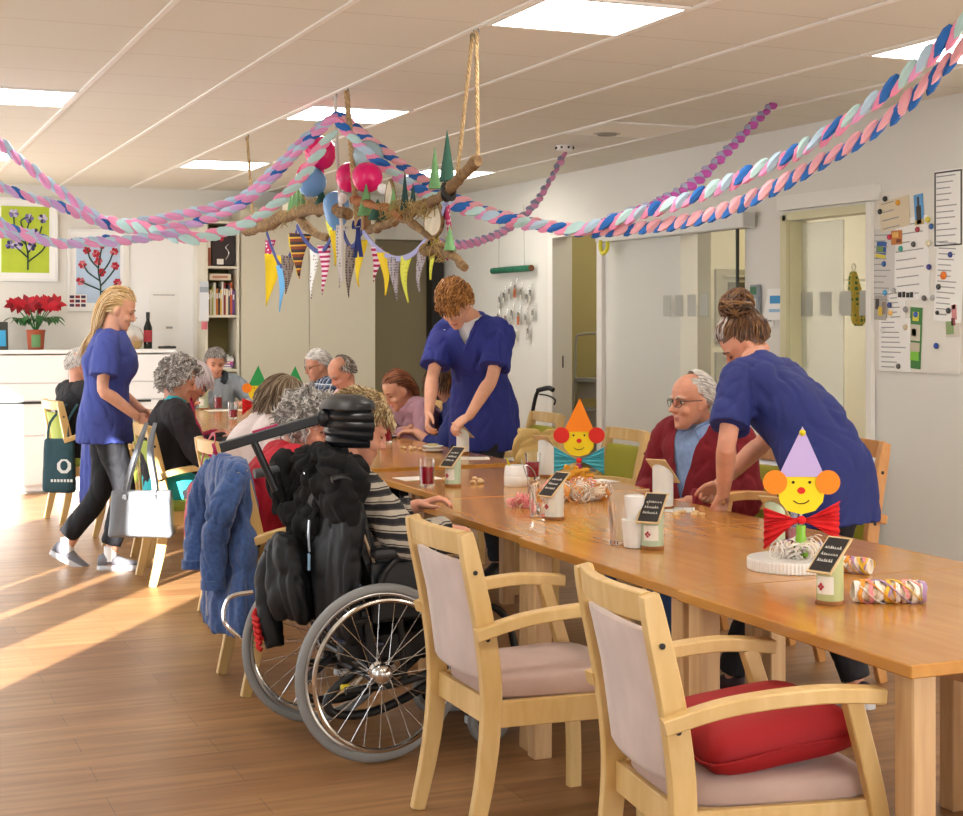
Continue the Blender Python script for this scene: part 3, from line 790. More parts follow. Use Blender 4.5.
def person(label, loc, rotz, P, cloth, hair=None, skin=None, lip=None, group=None, vox=.0065, specs=None, eyes='down', brow=None, gender='m'):
    root_name = 'person'; skin = skin or M_skin; lip = lip or M_lip2
    s = P.get('s', 1.)
    e = thing(root_name, label, 'person', loc, R(rotz), group)
    hip, wa, ch, ne, hd = [V(P[k]) for k in ('hip', 'waist', 'chest', 'neck', 'head')]
    tw = P.get('twist', 0)
    HM = TR(hd) @ Matrix.Rotation(R(P.get('yaw', 0)), 4, 'Z') @ Matrix.Rotation(R(P.get('pitch', 0)), 4, 'X') @ Matrix.Rotation(R(P.get('roll', 0)), 4, 'Y') @ Matrix.Scale(P.get('hs', 1.), 4)
    up = (ne-ch).normalized(); L = V((math.cos(R(tw)), math.sin(R(tw)), 0))
    shw = P.get('shw', .178)
    m = MB()
    torso_into(m, (hip, wa, ch, ne), tw, P.get('fat', 0)-.016, belly=P.get('belly', 0), bust=P.get('bust', 0))
    jaw = HM @ V((0, -.022, -.055))
    m.tube([ne-up*.05, ne+up*.01, ne.lerp(jaw, .6), jaw, HM @ V((0, -.01, 0))], [.075, .057*P.get('nk', 1), .053*P.get('nk', 1), .052*P.get('nk', 1), .045], 16)
    head_into(m, HM, nose=P.get('nose', 1), jaw=P.get('jaw', 1), cheek=P.get('cheek', 1))
    arms = {}
    for side, key in ((1, 'R'), (-1, 'L')):
        sh = ne+L*side*shw-up*.065+V(P.get('sh'+key, (0, 0, 0)))
        A = P.get(key)
        if not A: A = dict(w=(side*.3, .1, hip.z))
        wr = V(A['w']); l1, l2 = .285*s, .255*s
        d = wr-sh
        if d.length > (l1+l2)*.99: wr = sh+d.normalized()*(l1+l2)*.99
        el_ = ik(sh, wr, l1, l2, A.get('pole', (side*.7, -.5, -.6)))
        f = V(A.get('f', (wr-el_).normalized())); n_ = V(A.get('n', (0, 0, -1)))
        arms[key] = (sh, el_, wr)
        k = P.get('arm', 1.)
        m.tube(catmull([ne+L*side*.09-up*.05, sh, sh.lerp(el_, .45), el_, el_.lerp(wr, .3), wr, wr+f*.01], 3), smooth1([.048, .046*k, .042*k, .036*k, .040*k, .026, .025], 3), 14)
        if A.get('hand', True): hand_into(m, wr, f, n_, side, s*P.get('hand', .95), A.get('curl', 28), A.get('spread', 4), A.get('thumb', .7))
    legs = {}
    for side, key in ((1, 'RL'), (-1, 'LL')):
        hp = hip+V((math.cos(R(P.get('htw', 0))), math.sin(R(P.get('htw', 0))), 0))*side*.088+V((0, 0, -.02))
        K = P[key]; an = V(K['a']); kn = ik(hp, an, .43*s, .42*s, K.get('pole', (0, 1, .2)))
        legs[key] = (hp, kn, an)
        m.tube(catmull([hp, hp.lerp(kn, .4), kn, kn.lerp(an, .3), an, an+V((0, 0, -.03))], 3), smooth1([.078, .068, .047, .048, .034, .033], 3), 14)
        fy = Matrix.Rotation(R(K.get('yaw', 0)), 3, 'Z') @ Matrix.Rotation(R(K.get('pitch', 0)), 3, 'X')
        m.tube([an+fy @ V((0, -.03, -.03)), an+fy @ V((0, .05, -.045)), an+fy @ V((0, .13, -.055))], [.034, .032, .022], 10)
    inv = HM.inverted()
    def asg(c):
        q = inv @ V(c)
        if q.y > .075 and abs(q.x) < .021 and abs(q.z+.071) < .0105: return 1
        return 0
    body = remesh(m, 'body', vox, [skin, lip], e, it=2, fac=.4, assign=asg)
    # eyes, brows
    for sx in (-1, 1):
        ey = MB()
        if eyes == 'open':
            ey.ell((sx*.033, .0705, .001), (.0125, .0112, .0078), n=12, k=8, mi=0, M=HM); ey.ell((sx*.033+P.get('gaze', 0), .0795, .0005), (.0052, .0035, .0062), n=10, k=6, mi=1, M=HM)
            ey.tube([(sx*.018, .0775, .004), (sx*.033, .0835, .0088), (sx*.047, .073, .003)], .0016, 5, mi=1, M=HM)
        else:
            ey.tube([(sx*.019, .0785, -.001), (sx*.033, .0830, -.0065), (sx*.047, .0735, -.002)], .0022, 6, mi=1, M=HM)
        ey.build('eye', [M_eye, M_iris], e)
        if brow:
            MB().tube([(sx*.013, .0915, .019), (sx*.032, .0905, .0255), (sx*.054, .072, .018)], [.0022, .0034, .0016], 6, M=HM).build('eyebrow', brow, e)
    # trousers
    c = cloth
    if c.get('pants'):
        m = MB(); g = c.get('pg', .014)
        up0 = (wa-hip).normalized(); F0 = V((0, 1, 0)); F0 = (F0-up0*F0.dot(up0)).normalized()
        m.rings([sup(24, a, b_, .85, hip+up0*z, V((1, 0, 0)), F0) for z, a, b_ in ((-.09, .15, .11), (-.03, .168, .122), (.04, .162, .118), (.11, .135, .10))])
        for key, (hp, kn, an) in legs.items():
            m.tube(catmull([hp+V((0, 0, .03)), hp.lerp(kn, .4), kn, kn.lerp(an, .4), an+V((0, 0, c.get('ph', .02)))], 4), smooth1([.092+g, .08+g, .058+g, .056+g, .05+g], 4), 16)
        remesh(m, 'trousers', .010, c['pants'], e, it=3, displace=folds(.007, 9, 3))
    for key, (hp, kn, an) in legs.items():
        K = P[key]
        if c.get('shoe'): shoe(e, an, K.get('yaw', 0), K.get('pitch', 0), c['shoe'], c.get('sole', M_sole), s, sock=c.get('sock'))
    # upper garment
    if c.get('top'):
        sl = c.get('sleeve', 1.)
        def garment(nm, mt, g, sl, lo, vox_, cut=None, amp=.006, seed=0, flare=0., loose=0.):
            m = MB()
            torso_into(m, (hip, wa, ch, ne), tw, P.get('fat', 0)+g, lo, belly=P.get('belly', 0)+loose, bust=P.get('bust', 0), flare=flare)
            for side, key in ((1, 'R'), (-1, 'L')):
                sh, el_, wr = arms[key]
                st_ = ne+L*side*.07-up*.045
                if sl <= 1:
                    end = sh.lerp(el_, sl); pts = [st_, sh, sh.lerp(el_, sl*.5), end]; rr = [.058+g*.5, .060+g*.6, .060+g*1.1, .062+g*1.25]
                else:
                    fr = sl-1; end = el_.lerp(wr, fr); pts = [st_, sh, sh.lerp(el_, .5), el_, el_.lerp(wr, fr*.5), end]; rr = [.066+g, .063+g, .054+g, .046+g, .042+g, .034+g*.9]
                m.tube(catmull(pts, 4), smooth1(rr, 4), 18)
            return remesh(m, nm, vox_, mt, e, it=3, displace=folds(amp, c.get('ff', 9.), seed), cut=cut)
        e_top = garment(c.get('name', 'jumper'), c['top'], c.get('g', .016), sl, c.get('lo', .05), c.get('vox', .009), c.get('cut'), c.get('amp', .010), c.get('seed', 1), c.get('flare', 0), c.get('loose', 0))
        if c.get('under'):
            garment(c.get('uname', 'shirt'), c['under'], c.get('ug', .006), c.get('usl', .9), .0, .009, None, .002, 5)
        if c.get('collar'):                     # a band round the neck
            cm_, ch_, cr_ = c['collar']
            m = MB(); F = up.cross(L)*-1
            F = V((0, 1, 0)); F = (F-up*F.dot(up)).normalized()
            ring = []
            for zz, rr_ in ((-.02, cr_+.012), (.012, cr_), (ch_, cr_-.002), (ch_, cr_-.008), (.0, cr_-.006)):
                ring.append([(ne+up*(zz+.008)+L*(rr_*1.06*math.cos(a))+F*(rr_*math.sin(a)+.008-.012*zz/.03*0)+up*(-.03*max(0, math.sin(a)))*(1 if zz < .03 else .9))[:] for a in [2*PI*j/22 for j in range(22)]])
            m.rings(ring, caps=False); m.build('collar', cm_, e, smooth=60)
    if hair: make_hair(e, HM, hair)
    for fn in (specs or []): fn(e, HM, P, arms)
    return e, HM, arms

def SEAT(lean=6, hz=.52, hx=0., lx=0., slump=.0, head=(0, 0), feet=.42, **k):
    """upright or leaning seated pose, facing +y"""
    a = R(lean); u = V((0, math.sin(a), math.cos(a)))
    h = V((0, 0, hz)); w_ = h+u*.175+V((0, -.02, 0)); c_ = w_+u*.175+V((lx*.5, slump*.4, 0)); n_ = c_+u*.15+V((lx*.5, slump, -slump*.25))
    d = dict(hip=h, waist=w_, chest=c_, neck=n_, head=n_+V((head[0], head[1]+.025, .145)), RL=dict(a=(.11, feet, .09), pole=(.1, .4, 1)), LL=dict(a=(-.11, feet, .09), pole=(-.1, .4, 1)))
    d.update(k)
    if 'dh' in k: d['head'] = V(d['head'])+V(k['dh'])
    return d
# hair colours
H = dict(blonde=[mat('hair blonde', 'c2a06c', .5), mat('hair blonde light', 'e0c8a0', .5), mat('hair blonde deep', '9a7848', .5)],
 ginger=[mat('hair ginger', 'ac743a', .5), mat('hair ginger light', 'd09a5a', .5), mat('hair ginger deep', '7a4e26', .5)],
 grey=[mat('hair grey', '9c9691', .55), mat('hair grey light', 'cbc6c0', .55), mat('hair grey deep', '77716b', .55)],
 greyb=[mat('hair grey brown', '857a6e', .55), mat('hair grey light', 'b9b4ae', .55), mat('hair brown deep', '5d5044', .55)],
 white=[mat('hair white', 'c9c4bf', .55), mat('hair white light', 'e0dcd8', .55), mat('hair grey', '8b8682', .55)],
 pinkw=[mat('hair pinkish white', 'cbbcc0', .55), mat('hair pinkish light', 'ddd2d4', .55)],
 brown=[mat('hair brown', '5a3a22', .5), mat('hair brown mid', '7a5632', .5), mat('hair brown dark', '3a2516', .5)],
 auburn=[mat('hair auburn', '7c4526', .5), mat('hair auburn light', 'a0633c', .5), mat('hair auburn dark', '56301c', .5)],
 blgrey=[mat('hair ash blond', 'ab9166', .55), mat('hair ash light', 'd6c49c', .55), mat('hair ash deep', '866b47', .55)],
 ash=[mat('hair ash brown', '85715a', .55), mat('hair ash brown light', 'ab9a82', .55), mat('hair ash brown deep', '5f4e3c', .55)])
def curly(key, seed, n=1300, front=.35, r=.0025, L=.055, curl=.009): return dict(n=n, L=L, r=r, region=R_short(front, -.22, -.62), flow=F_rand, curl=curl, cf=1.7, cols=H[key], lift=.16, grav=.1, mess=.5, seed=seed, seg=6)
def short(key, seed, front=.42, flow=None, L=.05, lift=.06, bald=None, n=1100, back=-.5, side=-.05, mess=.15, r=.0021): return dict(n=n, L=L, r=r, region=R_short(front, side, back, bald), flow=flow or F_crown(), cols=H[key], lift=lift, grav=.15, mess=mess, seed=seed)
def bob(key, seed, L=.13, front=.42, lift=.11, n=1100): return dict(n=n, L=lambda d: L*(.55+.55*(d.z*.5+.5)), r=.0026, region=R_short(front, -.15, -.55), flow=F_crown((0, -.2, .95)), cols=H[key], lift=lift, grav=.5, mess=.12, seed=seed, seg=8)

def vcut(ne, depth, w, fy):
    """opening of a V neck below the neck point ne"""
    def f(c):
        if c.y < fy: return False
        h = c.z-(ne[2]-depth)
        return h > 0 and abs(c.x-ne[0]) < w*h/depth
    return f

# --- nurse standing at the end of the table, blonde
def strands_long(mb, HM, rng):
    pass
P = dict(s=1.0, hip=(0, 0, .93), waist=(0, .01, 1.12), chest=(0, .03, 1.28), neck=(0, .035, 1.43), head=(0, .085, 1.565), pitch=-20, yaw=0,
 R=dict(w=(.17, .20, .93), pole=(.5, -.8, 0), curl=30, n=(-.6, 0, -.6)), L=dict(w=(-.17, .20, .94), pole=(-.5, -.8, 0), n=(.6, 0, -.6)),
 RL=dict(a=(.08, .04, .085), pole=(.0, 1, 0)), LL=dict(a=(-.10, -.24, .115), pole=(0, 1, 0), pitch=-28), bust=.025, arm=.95, hs=.97)
lh = dict(n=1100, L=lambda d: .30+.04*rnd.random() if d.y < .25 else .30, r=.0028, region=lambda d: d.z > (.50 if d.y > .3 else .05 if d.y > -.05 else -.45) , flow=lambda d: V((-d.x*.8, -1, -.12)) if d.y > -.5 else V((-d.x*.3, -.25, -1.6)), cols=H['blonde'], lift=.06, grav=.10, gk=3., mess=.08, seed=3, seg=9)
person('standing nurse with long blonde hair in a blue tunic and black trousers', (1.45, 9.36, 0), -106, P,
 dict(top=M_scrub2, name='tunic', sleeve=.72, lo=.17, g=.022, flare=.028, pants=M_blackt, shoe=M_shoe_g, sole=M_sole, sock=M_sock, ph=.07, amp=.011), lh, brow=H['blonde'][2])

# --- elderly man at the far chair, from behind
P = SEAT(3, R=dict(w=(.16, .42, .80)), L=dict(w=(-.16, .42, .80)), yaw=-12, pitch=-10, dh=(0, 0, -.0), shw=.19)
person('seated man in a black jumper with thin white hair, by the teal tote bag', (1.60, 11.72, 0), -72, P, dict(top=M_black, sleeve=1.9, lo=.06, pants=M_blackt, shoe=M_shoe_b), short('white', 5, lift=.035, L=.03, n=900, r=.0018), skin=M_skin2, vox=.008)

# --- woman with curly grey hair
M_teal = mat('turquoise blouse', '2fb3bd', .8); M_pinkf = mat('pink flower', 'd6218a', .8, bump=(120, .6, .01)); M_bk2 = mat('black sweatshirt', '201b20', .85, bump=(200, .2, .002))
P = SEAT(5, R=dict(w=(.14, .34, .80), f=(-.4, 1, -.1)), L=dict(w=(-.10, .36, .80), f=(.5, .9, -.1)), pitch=-14, yaw=-2, shw=.185, belly=.03, fat=.01, dh=(0, .0, -.015))
def flowers(e, HM, P, arms):
    sh, el_, wr = arms['R']
    c = sh.lerp(el_, .96)
    nrm = V((1, -.05, .1)).normalized(); M = frame_to(c+V((.072, .06, -.03)), nrm)
    m = MB(); 
    for i in range(70):
        a = i*2.4; r_ = .052*math.sqrt(i/70); m.ell((r_*math.cos(a), r_*math.sin(a), .006-.08*r_*r_*4), (.011, .011, .008), n=6, k=4, M=M)
    m.build('flower_print', M_pinkf, e)
    m = MB(); M2 = frame_to(c+V((.070, .02, .05)), nrm)
    for i in range(26):
        a = i*.19+1.6; m.ell((.052*math.cos(a), .052*math.sin(a), 0), (.009, .004, .004), (0, 0, a), n=6, k=4, M=M2)
    m.build('flower_print', M_pinkf, e)
    m = MB(); M3 = frame_to(el_.lerp(wr, .3)+V((.05, .0, .028)), V((.6, 0, .8)))
    for i in range(30):
        a = i*2.4; r_ = .05*math.sqrt(i/30); m.ell((r_*math.cos(a), r_*.55*math.sin(a), 0), (.013, .01, .006), n=6, k=4, M=M3)
    m.build('flower_print', M_pinkf, e)
    hem = MB(); torso_into(hem, (V(P['hip']), V(P['hip'])+V((0, 0, .07)), V(P['hip'])+V((0, 0, .1)), V(P['hip'])+V((0, 0, .13))), 0, .034, .05, belly=.02, top=False)
    remesh(hem, 'blouse_hem', .01, M_teal, e)
person('seated woman with curly grey hair in a black sweatshirt with pink flowers', (1.74, 8.84, 0), -96, P, dict(top=M_bk2, sleeve=1.85, lo=-.0, g=.02, collar=(M_teal, .035, .066), pants=M_blackt, shoe=M_shoe_b, name='sweatshirt'), curly('grey', 11, front=.4), skin=M_skin2, specs=[flowers])

# --- woman with pinkish white hair and glasses
M_mag = mat('magenta jumper', 'a81a4e', .85)
P = SEAT(10, R=dict(w=(.13, .36, .79), f=(-.5, 1, 0)), L=dict(w=(-.10, .36, .79), f=(.5, 1, 0)), pitch=-30, dh=(0, .03, -.03), slump=.02)
person('seated woman with pinkish white hair and glasses in a magenta jumper', (1.83, 9.42, 0), -98, P, dict(top=M_mag, sleeve=1.8, collar=(M_mag, .04, .064), pants=M_blackt, shoe=M_shoe_b), bob('pinkw', 13, L=.10, lift=.09, front=.45), skin=M_skin2, specs=[lambda e, HM, P, a: glasses(e, HM)], vox=.007)

# --- woman in white top
M_whitetop = mat('white pink blouse', 'dcd0cd', .85, var=(5, .06))
P = SEAT(17, hz=.53, R=dict(w=(.16, .42, .78)), L=dict(w=(-.14, .44, .78)), pitch=-38, slump=.05, dh=(0, .03, -.05), yaw=-15)
person('seated woman with ash brown hair in a white top, bent over the table', (1.78, 7.46, 0), -94, P, dict(top=M_whitetop, sleeve=1.8, name='blouse', pants=M_jeans, shoe=M_shoe_b), bob('ash', 17, L=.14, lift=.13), vox=.007)

# --- grey-haired woman in red
M_redtop = mat('red blouse', 'b4162c', .8)
P = SEAT(21, hz=.49, R=dict(w=(.16, .40, .78)), L=dict(w=(-.14, .42, .78)), pitch=-20, yaw=-22, dh=(0, .02, -.04), slump=.03)
person('seated woman with wavy grey hair in a red top beside the wheelchair', (1.56, 6.26, 0), -92, P, dict(top=M_redtop, sleeve=1.8, name='blouse', pants=M_blackt, shoe=M_shoe_b), curly('grey', 19, n=1300, front=.42, r=.0027, L=.085, curl=.007), skin=M_skin2)

# --- woman in the wheelchair
M_stripe = bands('striped knit', [(0, '1d1c20'), (.36, 'a49a8c'), (.46, '2a282a'), (.54, 'b0a698'), (.86, '3a3634')], 'Z', 22., jitter=.55, bump=(160, .4, .004))
P = SEAT(0, hz=.465, R=dict(w=(.245, .29, .755), f=(-.1, 1, -.12), pole=(.8, -.5, -.3)), L=dict(w=(-.14, .36, .79)), pitch=-24, yaw=-14, dh=(.0, .05, .0), slump=.01, shw=.19, fat=.01, feet=.52)
person('woman with short ash blond hair in a striped jumper sitting in the wheelchair', (1.67, 5.29, 0), -86, P, dict(top=M_stripe, sleeve=1.92, lo=.02, g=.02, name='striped_jumper', pants=M_blackt, shoe=M_shoe_b), dict(n=1700, L=.065, r=.0021, region=R_short(.4, -.12, -.58), flow=lambda d: F_crown((0, .5, .8))(d)+V((.3, 0, 0)), curl=.003, cf=1.1, cols=H['blgrey'], lift=.085, grav=.15, mess=.12, seed=23, seg=6), skin=M_skin2, vox=.006)

# --- man in grey hooded top at the far head of the table
M_hood = mat('grey hooded top', '8b949c', .9, bump=(150, .3, .003)); M_hoodin = mat('dark hood lining', '2f343a', .9)
P = SEAT(12, R=dict(w=(.22, .36, .80), f=(-.8, .6, 0)), L=dict(w=(-.22, .36, .80), f=(.8, .6, 0)), pitch=-16, dh=(0, .02, -.02), shw=.195, fat=.01)
def hood(e, HM, P, a):
    n_ = V(P['neck']); m = MB().tube(catmull([n_+V((.06, .10, -.04)), n_+V((.1, .0, .015)), n_+V((.07, -.09, .03)), n_+V((-.07, -.09, .03)), n_+V((-.1, .0, .015)), n_+V((-.06, .10, -.04))], 4), .028, 10)
    m.build('hood', M_hoodin, e)
person('man in a grey hooded top seated at the far end of the table', (2.95, 13.12, 0), 178, P, dict(top=M_hood, sleeve=1.9, name='hooded_top', pants=M_jeans, shoe=M_shoe_b), short('grey', 29, front=.50, L=.05, lift=.06), skin=M_skin2, vox=.008, specs=[hood], brow=H['greyb'][2])

# --- man in plaid shirt
M_plaid = plaid('plaid shirt cloth', '1f2c48', '51617f', 'c9d2dc', 15.)
P = SEAT(8, R=dict(w=(.18, .40, .79)), L=dict(w=(-.18, .40, .79)), pitch=-14, yaw=6, dh=(0, .02, -.02), shw=.19, belly=.03)
person('seated man with glasses in a dark plaid shirt', (3.56, 11.66, 0), 88, P, dict(top=M_plaid, sleeve=1.85, name='shirt', collar=(M_plaid, .03, .062), pants=M_blackt, shoe=M_shoe_b), short('white', 31, front=.36, L=.05, lift=.05, flow=F_back), skin=M_skin2, vox=.008, specs=[lambda e, HM, P, a: glasses(e, HM)], brow=H['grey'][0])

# --- balding man in pink
M_pinksh = mat('pale pink shirt', 'c8a5ac', .85)
P = SEAT(16, R=dict(w=(.18, .42, .78)), L=dict(w=(-.18, .42, .78)), pitch=-32, yaw=8, dh=(0, .02, -.02), slump=.03)
person('balding man with grey sides in a pale pink shirt, seated', (3.52, 10.55, 0), 92, P, dict(top=M_pinksh, sleeve=1.85, name='shirt', pants=M_blackt, shoe=M_shoe_b), short('greyb', 37, L=.035, lift=.035, bald=(.42, -.35), n=800), skin=M_skin2, vox=.008, brow=H['grey'][0])

# --- woman in mauve sweater
M_mauvesw = mat('mauve sweater', 'a8818f', .9, bump=(140, .35, .003))
P = SEAT(26, R=dict(w=(.16, .42, .79), f=(-.5, 1, 0)), L=dict(w=(-.16, .46, .79), f=(.4, 1, 0)), pitch=-30, yaw=0, dh=(0, .035, -.06), slump=.05)
person('woman with straight auburn hair in a mauve sweater leaning on the table', (3.66, 9.42, 0), 96, P, dict(top=M_mauvesw, sleeve=1.85, name='sweater', pants=M_blackt, shoe=M_shoe_b), dict(n=1100, L=lambda d: .17*(.6+.4*(d.z*.5+.5)), r=.0026, region=R_short(.52, .05, -.5), flow=lambda d: V((0, -1, -.3)) if d.y > -.4 else V((0, -.3, -1)), cols=H['auburn'], lift=.06, grav=.15, mess=.1, seed=41, seg=8), vox=.007, brow=H['auburn'][2])

# --- person in blue behind the young man
P = SEAT(16, R=dict(w=(.10, .42, .80), f=(-.3, 1, 0)), L=dict(w=(-.06, .40, .79), f=(.3, 1, 0)), pitch=-30, slump=.03, dh=(0, .02, -.03))
person('seated person in blue mostly hidden behind the standing young man', (3.74, 9.0, 0), 72, P, dict(top=M_scrub3, sleeve=1.55, name='blouse', pants=M_blackt, shoe=M_shoe_b), bob('brown', 43), vox=.008)
chair('wooden armchair hidden behind the standing young man', G2, (3.84, 8.86, 0), PI/2, back=M_olivefab, seat=M_olivefab)

# --- young man in scrubs
M_tee = mat('white tee', 'e6e6e8', .85)
P = dict(s=1.06, hip=(0, -.04, .97), waist=(0, .0, 1.17), chest=(.0, .06, 1.35), neck=(-.0, .13, 1.51), head=(.03, .275, 1.59), pitch=-44, yaw=2, hs=1.03, shw=.190, twist=0, shR=(0, 0, -.022), shL=(0, 0, -.022),
 R=dict(w=(.10, .50, .88), pole=(.8, -.6, -.2), f=(-.15, .55, -.8), n=(-.7, .1, -.7), curl=35), L=dict(w=(-.13, .44, .94), pole=(-.9, -.5, -.2), f=(.5, .5, -.45), n=(.3, 0, -1), curl=35),
 RL=dict(a=(.12, .0, .085), pole=(0, 1, 0)), LL=dict(a=(-.12, .02, .085), pole=(0, 1, 0)), arm=1.02)
hair_y = dict(n=1400, L=lambda d: .085 if d.z > .45 else .035, r=.0028, region=R_short(.36, -.05, -.5), flow=lambda d: V((-.2, .9, .1)) if d.z > .45 else V((0, -.3, -1)), curl=.006, cf=1.2, cols=H['ginger'], lift=.2, grav=.1, mess=.45, seed=47, seg=6)
def vband(e, HM, P, arms):
    m = MB(); ne = V(P['neck'])
    for s in (-1, 1): m.bar(catmull([ne+V((s*.068, -.03, .01)), ne+V((s*.070, .045, -.028)), ne+V((s*.038, .078, -.105)), ne+V((-s*.010, .076, -.19))], 5), .018, .012, up=(0, 1, .5))
    m.build('neckband', M_scrub, e)
    pk = MB().box(V(P['chest'])+V((-.085, .118, -.01)), (.1, .006, .11), (R(-14), 0, 0), bev=.002); pk.build('pocket', M_scrub, e)
person('young man with curly ginger hair in royal blue scrubs standing over the table', (3.44, 8.24, 0), 132, P, dict(top=M_scrub, name='tunic', sleeve=.78, lo=.23, g=.024, flare=.03, pants=M_blackt, pg=.002, shoe=M_shoe_b, under=M_tee, usl=.3, uname='undershirt', ug=-.004, cut=vcut((0, .13, 1.53), .19, .075, .12), amp=.012, ff=8), hair_y, brow=H['ginger'][2], specs=[vband, lambda e, HM, P, a: glasses(e, HM, mat('clear glasses frame', 'b8aca0', .2))], vox=.006)

# --- man in burgundy cardigan
M_burg = mat('burgundy cardigan', '76131f', .9, var=(6, .12), bump=(130, .4, .004)); M_bluesh = mat('light blue shirt', '7f97bf', .8, var=(30, .18))
P = SEAT(4, R=dict(w=(.13, .26, .70), f=(-.8, .5, -.1)), L=dict(w=(-.13, .26, .70), f=(.8, .5, -.1)), pitch=-4, yaw=-16, dh=(.0, .05, -.03), shw=.20, belly=.03, fat=.012, hs=1.04, nose=1.25)
ne = P['neck']
def shirt_bits(e, HM, P, arms):
    n_ = V(P['neck']); m = MB()
    for s in (-1, 1):
        m.bar(catmull([n_+V((s*.045, -.05, .028)), n_+V((s*.072, .0, .018)), n_+V((s*.058, .055, -.004)), n_+V((s*.028, .085, -.03))], 4), .012, .045, up=(0, .5, 1))
        m.bar([n_+V((s*.03, .09, -.03)), n_+V((s*.06, .092, -.085))], .012, .05, up=(s*.8, .3, .5))
    m.build('shirt_collar', M_bluesh, e)
    b = MB()
    for i in range(4): b.ell((.045, .165-.012*i, .86-.07*i), (.008, .004, .008), n=8, k=5)
    b.build('button', mat('cardigan button', '5a1016', .4), e)
person('elderly man with glasses in a burgundy cardigan looking away across the table', (3.64, 6.04, 0), 108, P, dict(top=M_burg, name='cardigan', sleeve=1.95, lo=.05, g=.026, amp=.012, under=M_bluesh, usl=1.6, uname='shirt', ug=.010, cut=vcut((0, 0, ne[2]+.02), .36, .10, .06), pants=M_jeans, shoe=M_shoe_b),
 dict(n=1400, L=.055, r=.0017, region=R_short(.66, -.1, -.5, (.70, .05)), flow=lambda d: V((.2, -1, -.2)), cols=H['white'], lift=.06, grav=.2, mess=.15, seed=53), skin=M_skin2, vox=.005, specs=[shirt_bits, lambda e, HM, P, a: glasses(e, HM)], eyes='open', brow=H['grey'][1])

# --- nurse leaning on the table, bun
P = dict(s=1.0, hip=(0, -.02, .92), waist=(0, .08, 1.08), chest=(0, .22, 1.20), neck=(0, .33, 1.325), head=(.07, .43, 1.40), pitch=-38, yaw=42, hs=1.0, shw=.165, bust=.0, fat=.0, belly=.02,
 L=dict(w=(-.20, .33, .825), pole=(-.9, -.6, 0), f=(.1, .45, -.5), n=(.3, -.8, -.4), curl=80, spread=0), R=dict(w=(.02, .52, .83), pole=(.9, -.6, 0), f=(-.2, .6, -.5), n=(-.3, -.8, -.4), curl=70),
 RL=dict(a=(.14, -.05, .085), pole=(0, 1, 0)), LL=dict(a=(-.10, .36, .085), pole=(0, 1, 0)))
def bun(mb, HM, rng):
    c = V((0, -.07, .148))
    mb.ell(c, (.064, .064, .056), n=14, k=9, mi=2, M=HM)
    for i in range(90):
        ax = V((rng.uniform(-1, 1), rng.uniform(-1, 1), rng.uniform(-1, 1))).normalized(); u = ax.orthogonal().normalized(); w_ = ax.cross(u); a0 = rng.uniform(0, 6.3); pts = []
        for k in range(8):
            a = a0+k*.28; q = (u*math.cos(a)+w_*math.sin(a))*rng.uniform(.98, 1.12); pts.append(c+V((q.x*.068, q.y*.068, q.z*.06)))
        mb.tube(pts, [.003, .005, .0055, .0055, .0055, .005, .004, .001], 5, mi=rng.choice((0, 0, 1, 1, 2)), M=HM)
hb = H['brown']+[mat('hair streak silver', 'b3aca8', .5)]
hair_b = dict(n=1500, L=.12, r=.0024, region=R_short(.34, -.1, -.5), flow=lambda d: (V((0, -.62, .9))-d*.9), cols=hb, pick=lambda d, r: 3 if (abs(d.x) < .62 and d.y > .28 and r.random() < .6) else r.choice((0, 0, 1, 2)), lift=.07, grav=-.05, mess=.14, curl=.003, cf=1., seed=59, seg=7, extra=[bun])
M_shoe_p = mat('dark trainer with pink', '3a2a33', .6)
person('nurse with hair in a bun and navy tunic leaning on the table with her fists', (3.47, 4.88, 0), 20, P, dict(top=M_scrub3, name='tunic', sleeve=.8, lo=.21, g=.016, flare=.014, pants=M_blackt, shoe=M_shoe_p, sole=M_sole, amp=.012, ff=7), hair_b, skin=M_skin2, vox=.0055, brow=H['brown'][0])
# ---------------------------------------------------------------- wheelchair
M_tyre = mat('grey tyre', '8d8f90', .75); M_alu = mat('aluminium', 'c2c4c6', .3, metal=.9); M_chrome = mat('chrome', 'd8d8d8', .15, metal=1)
M_bframe = mat('black frame', '1a1a1c', .4); M_bpad = mat('black vinyl', '1e1e21', .45, bump=(60, .15, .004)); M_grip = mat('grey grip', '4c4e52', .6)
M_pipe = mat('beige piping', 'b39b80', .7); M_yel = mat('yellow tag', 'd8c321', .5); M_magp = mat('magenta clip', 'a0184f', .4)
wc = thing('wheelchair', 'black wheelchair with large grey-tyred spoked wheels and a padded headrest', 'wheelchair', (1.65, 5.17, 0), R(-86))
def torus(mb, c, Rr, r, n=48, k=8, mi=0, ax='X'):
    pts = [(c[0], c[1]+Rr*math.cos(2*PI*i/n), c[2]+Rr*math.sin(2*PI*i/n)) for i in range(n)]
    mb.tube(pts, r, k, mi, closed=True, up=(1, 0, 0)); return mb
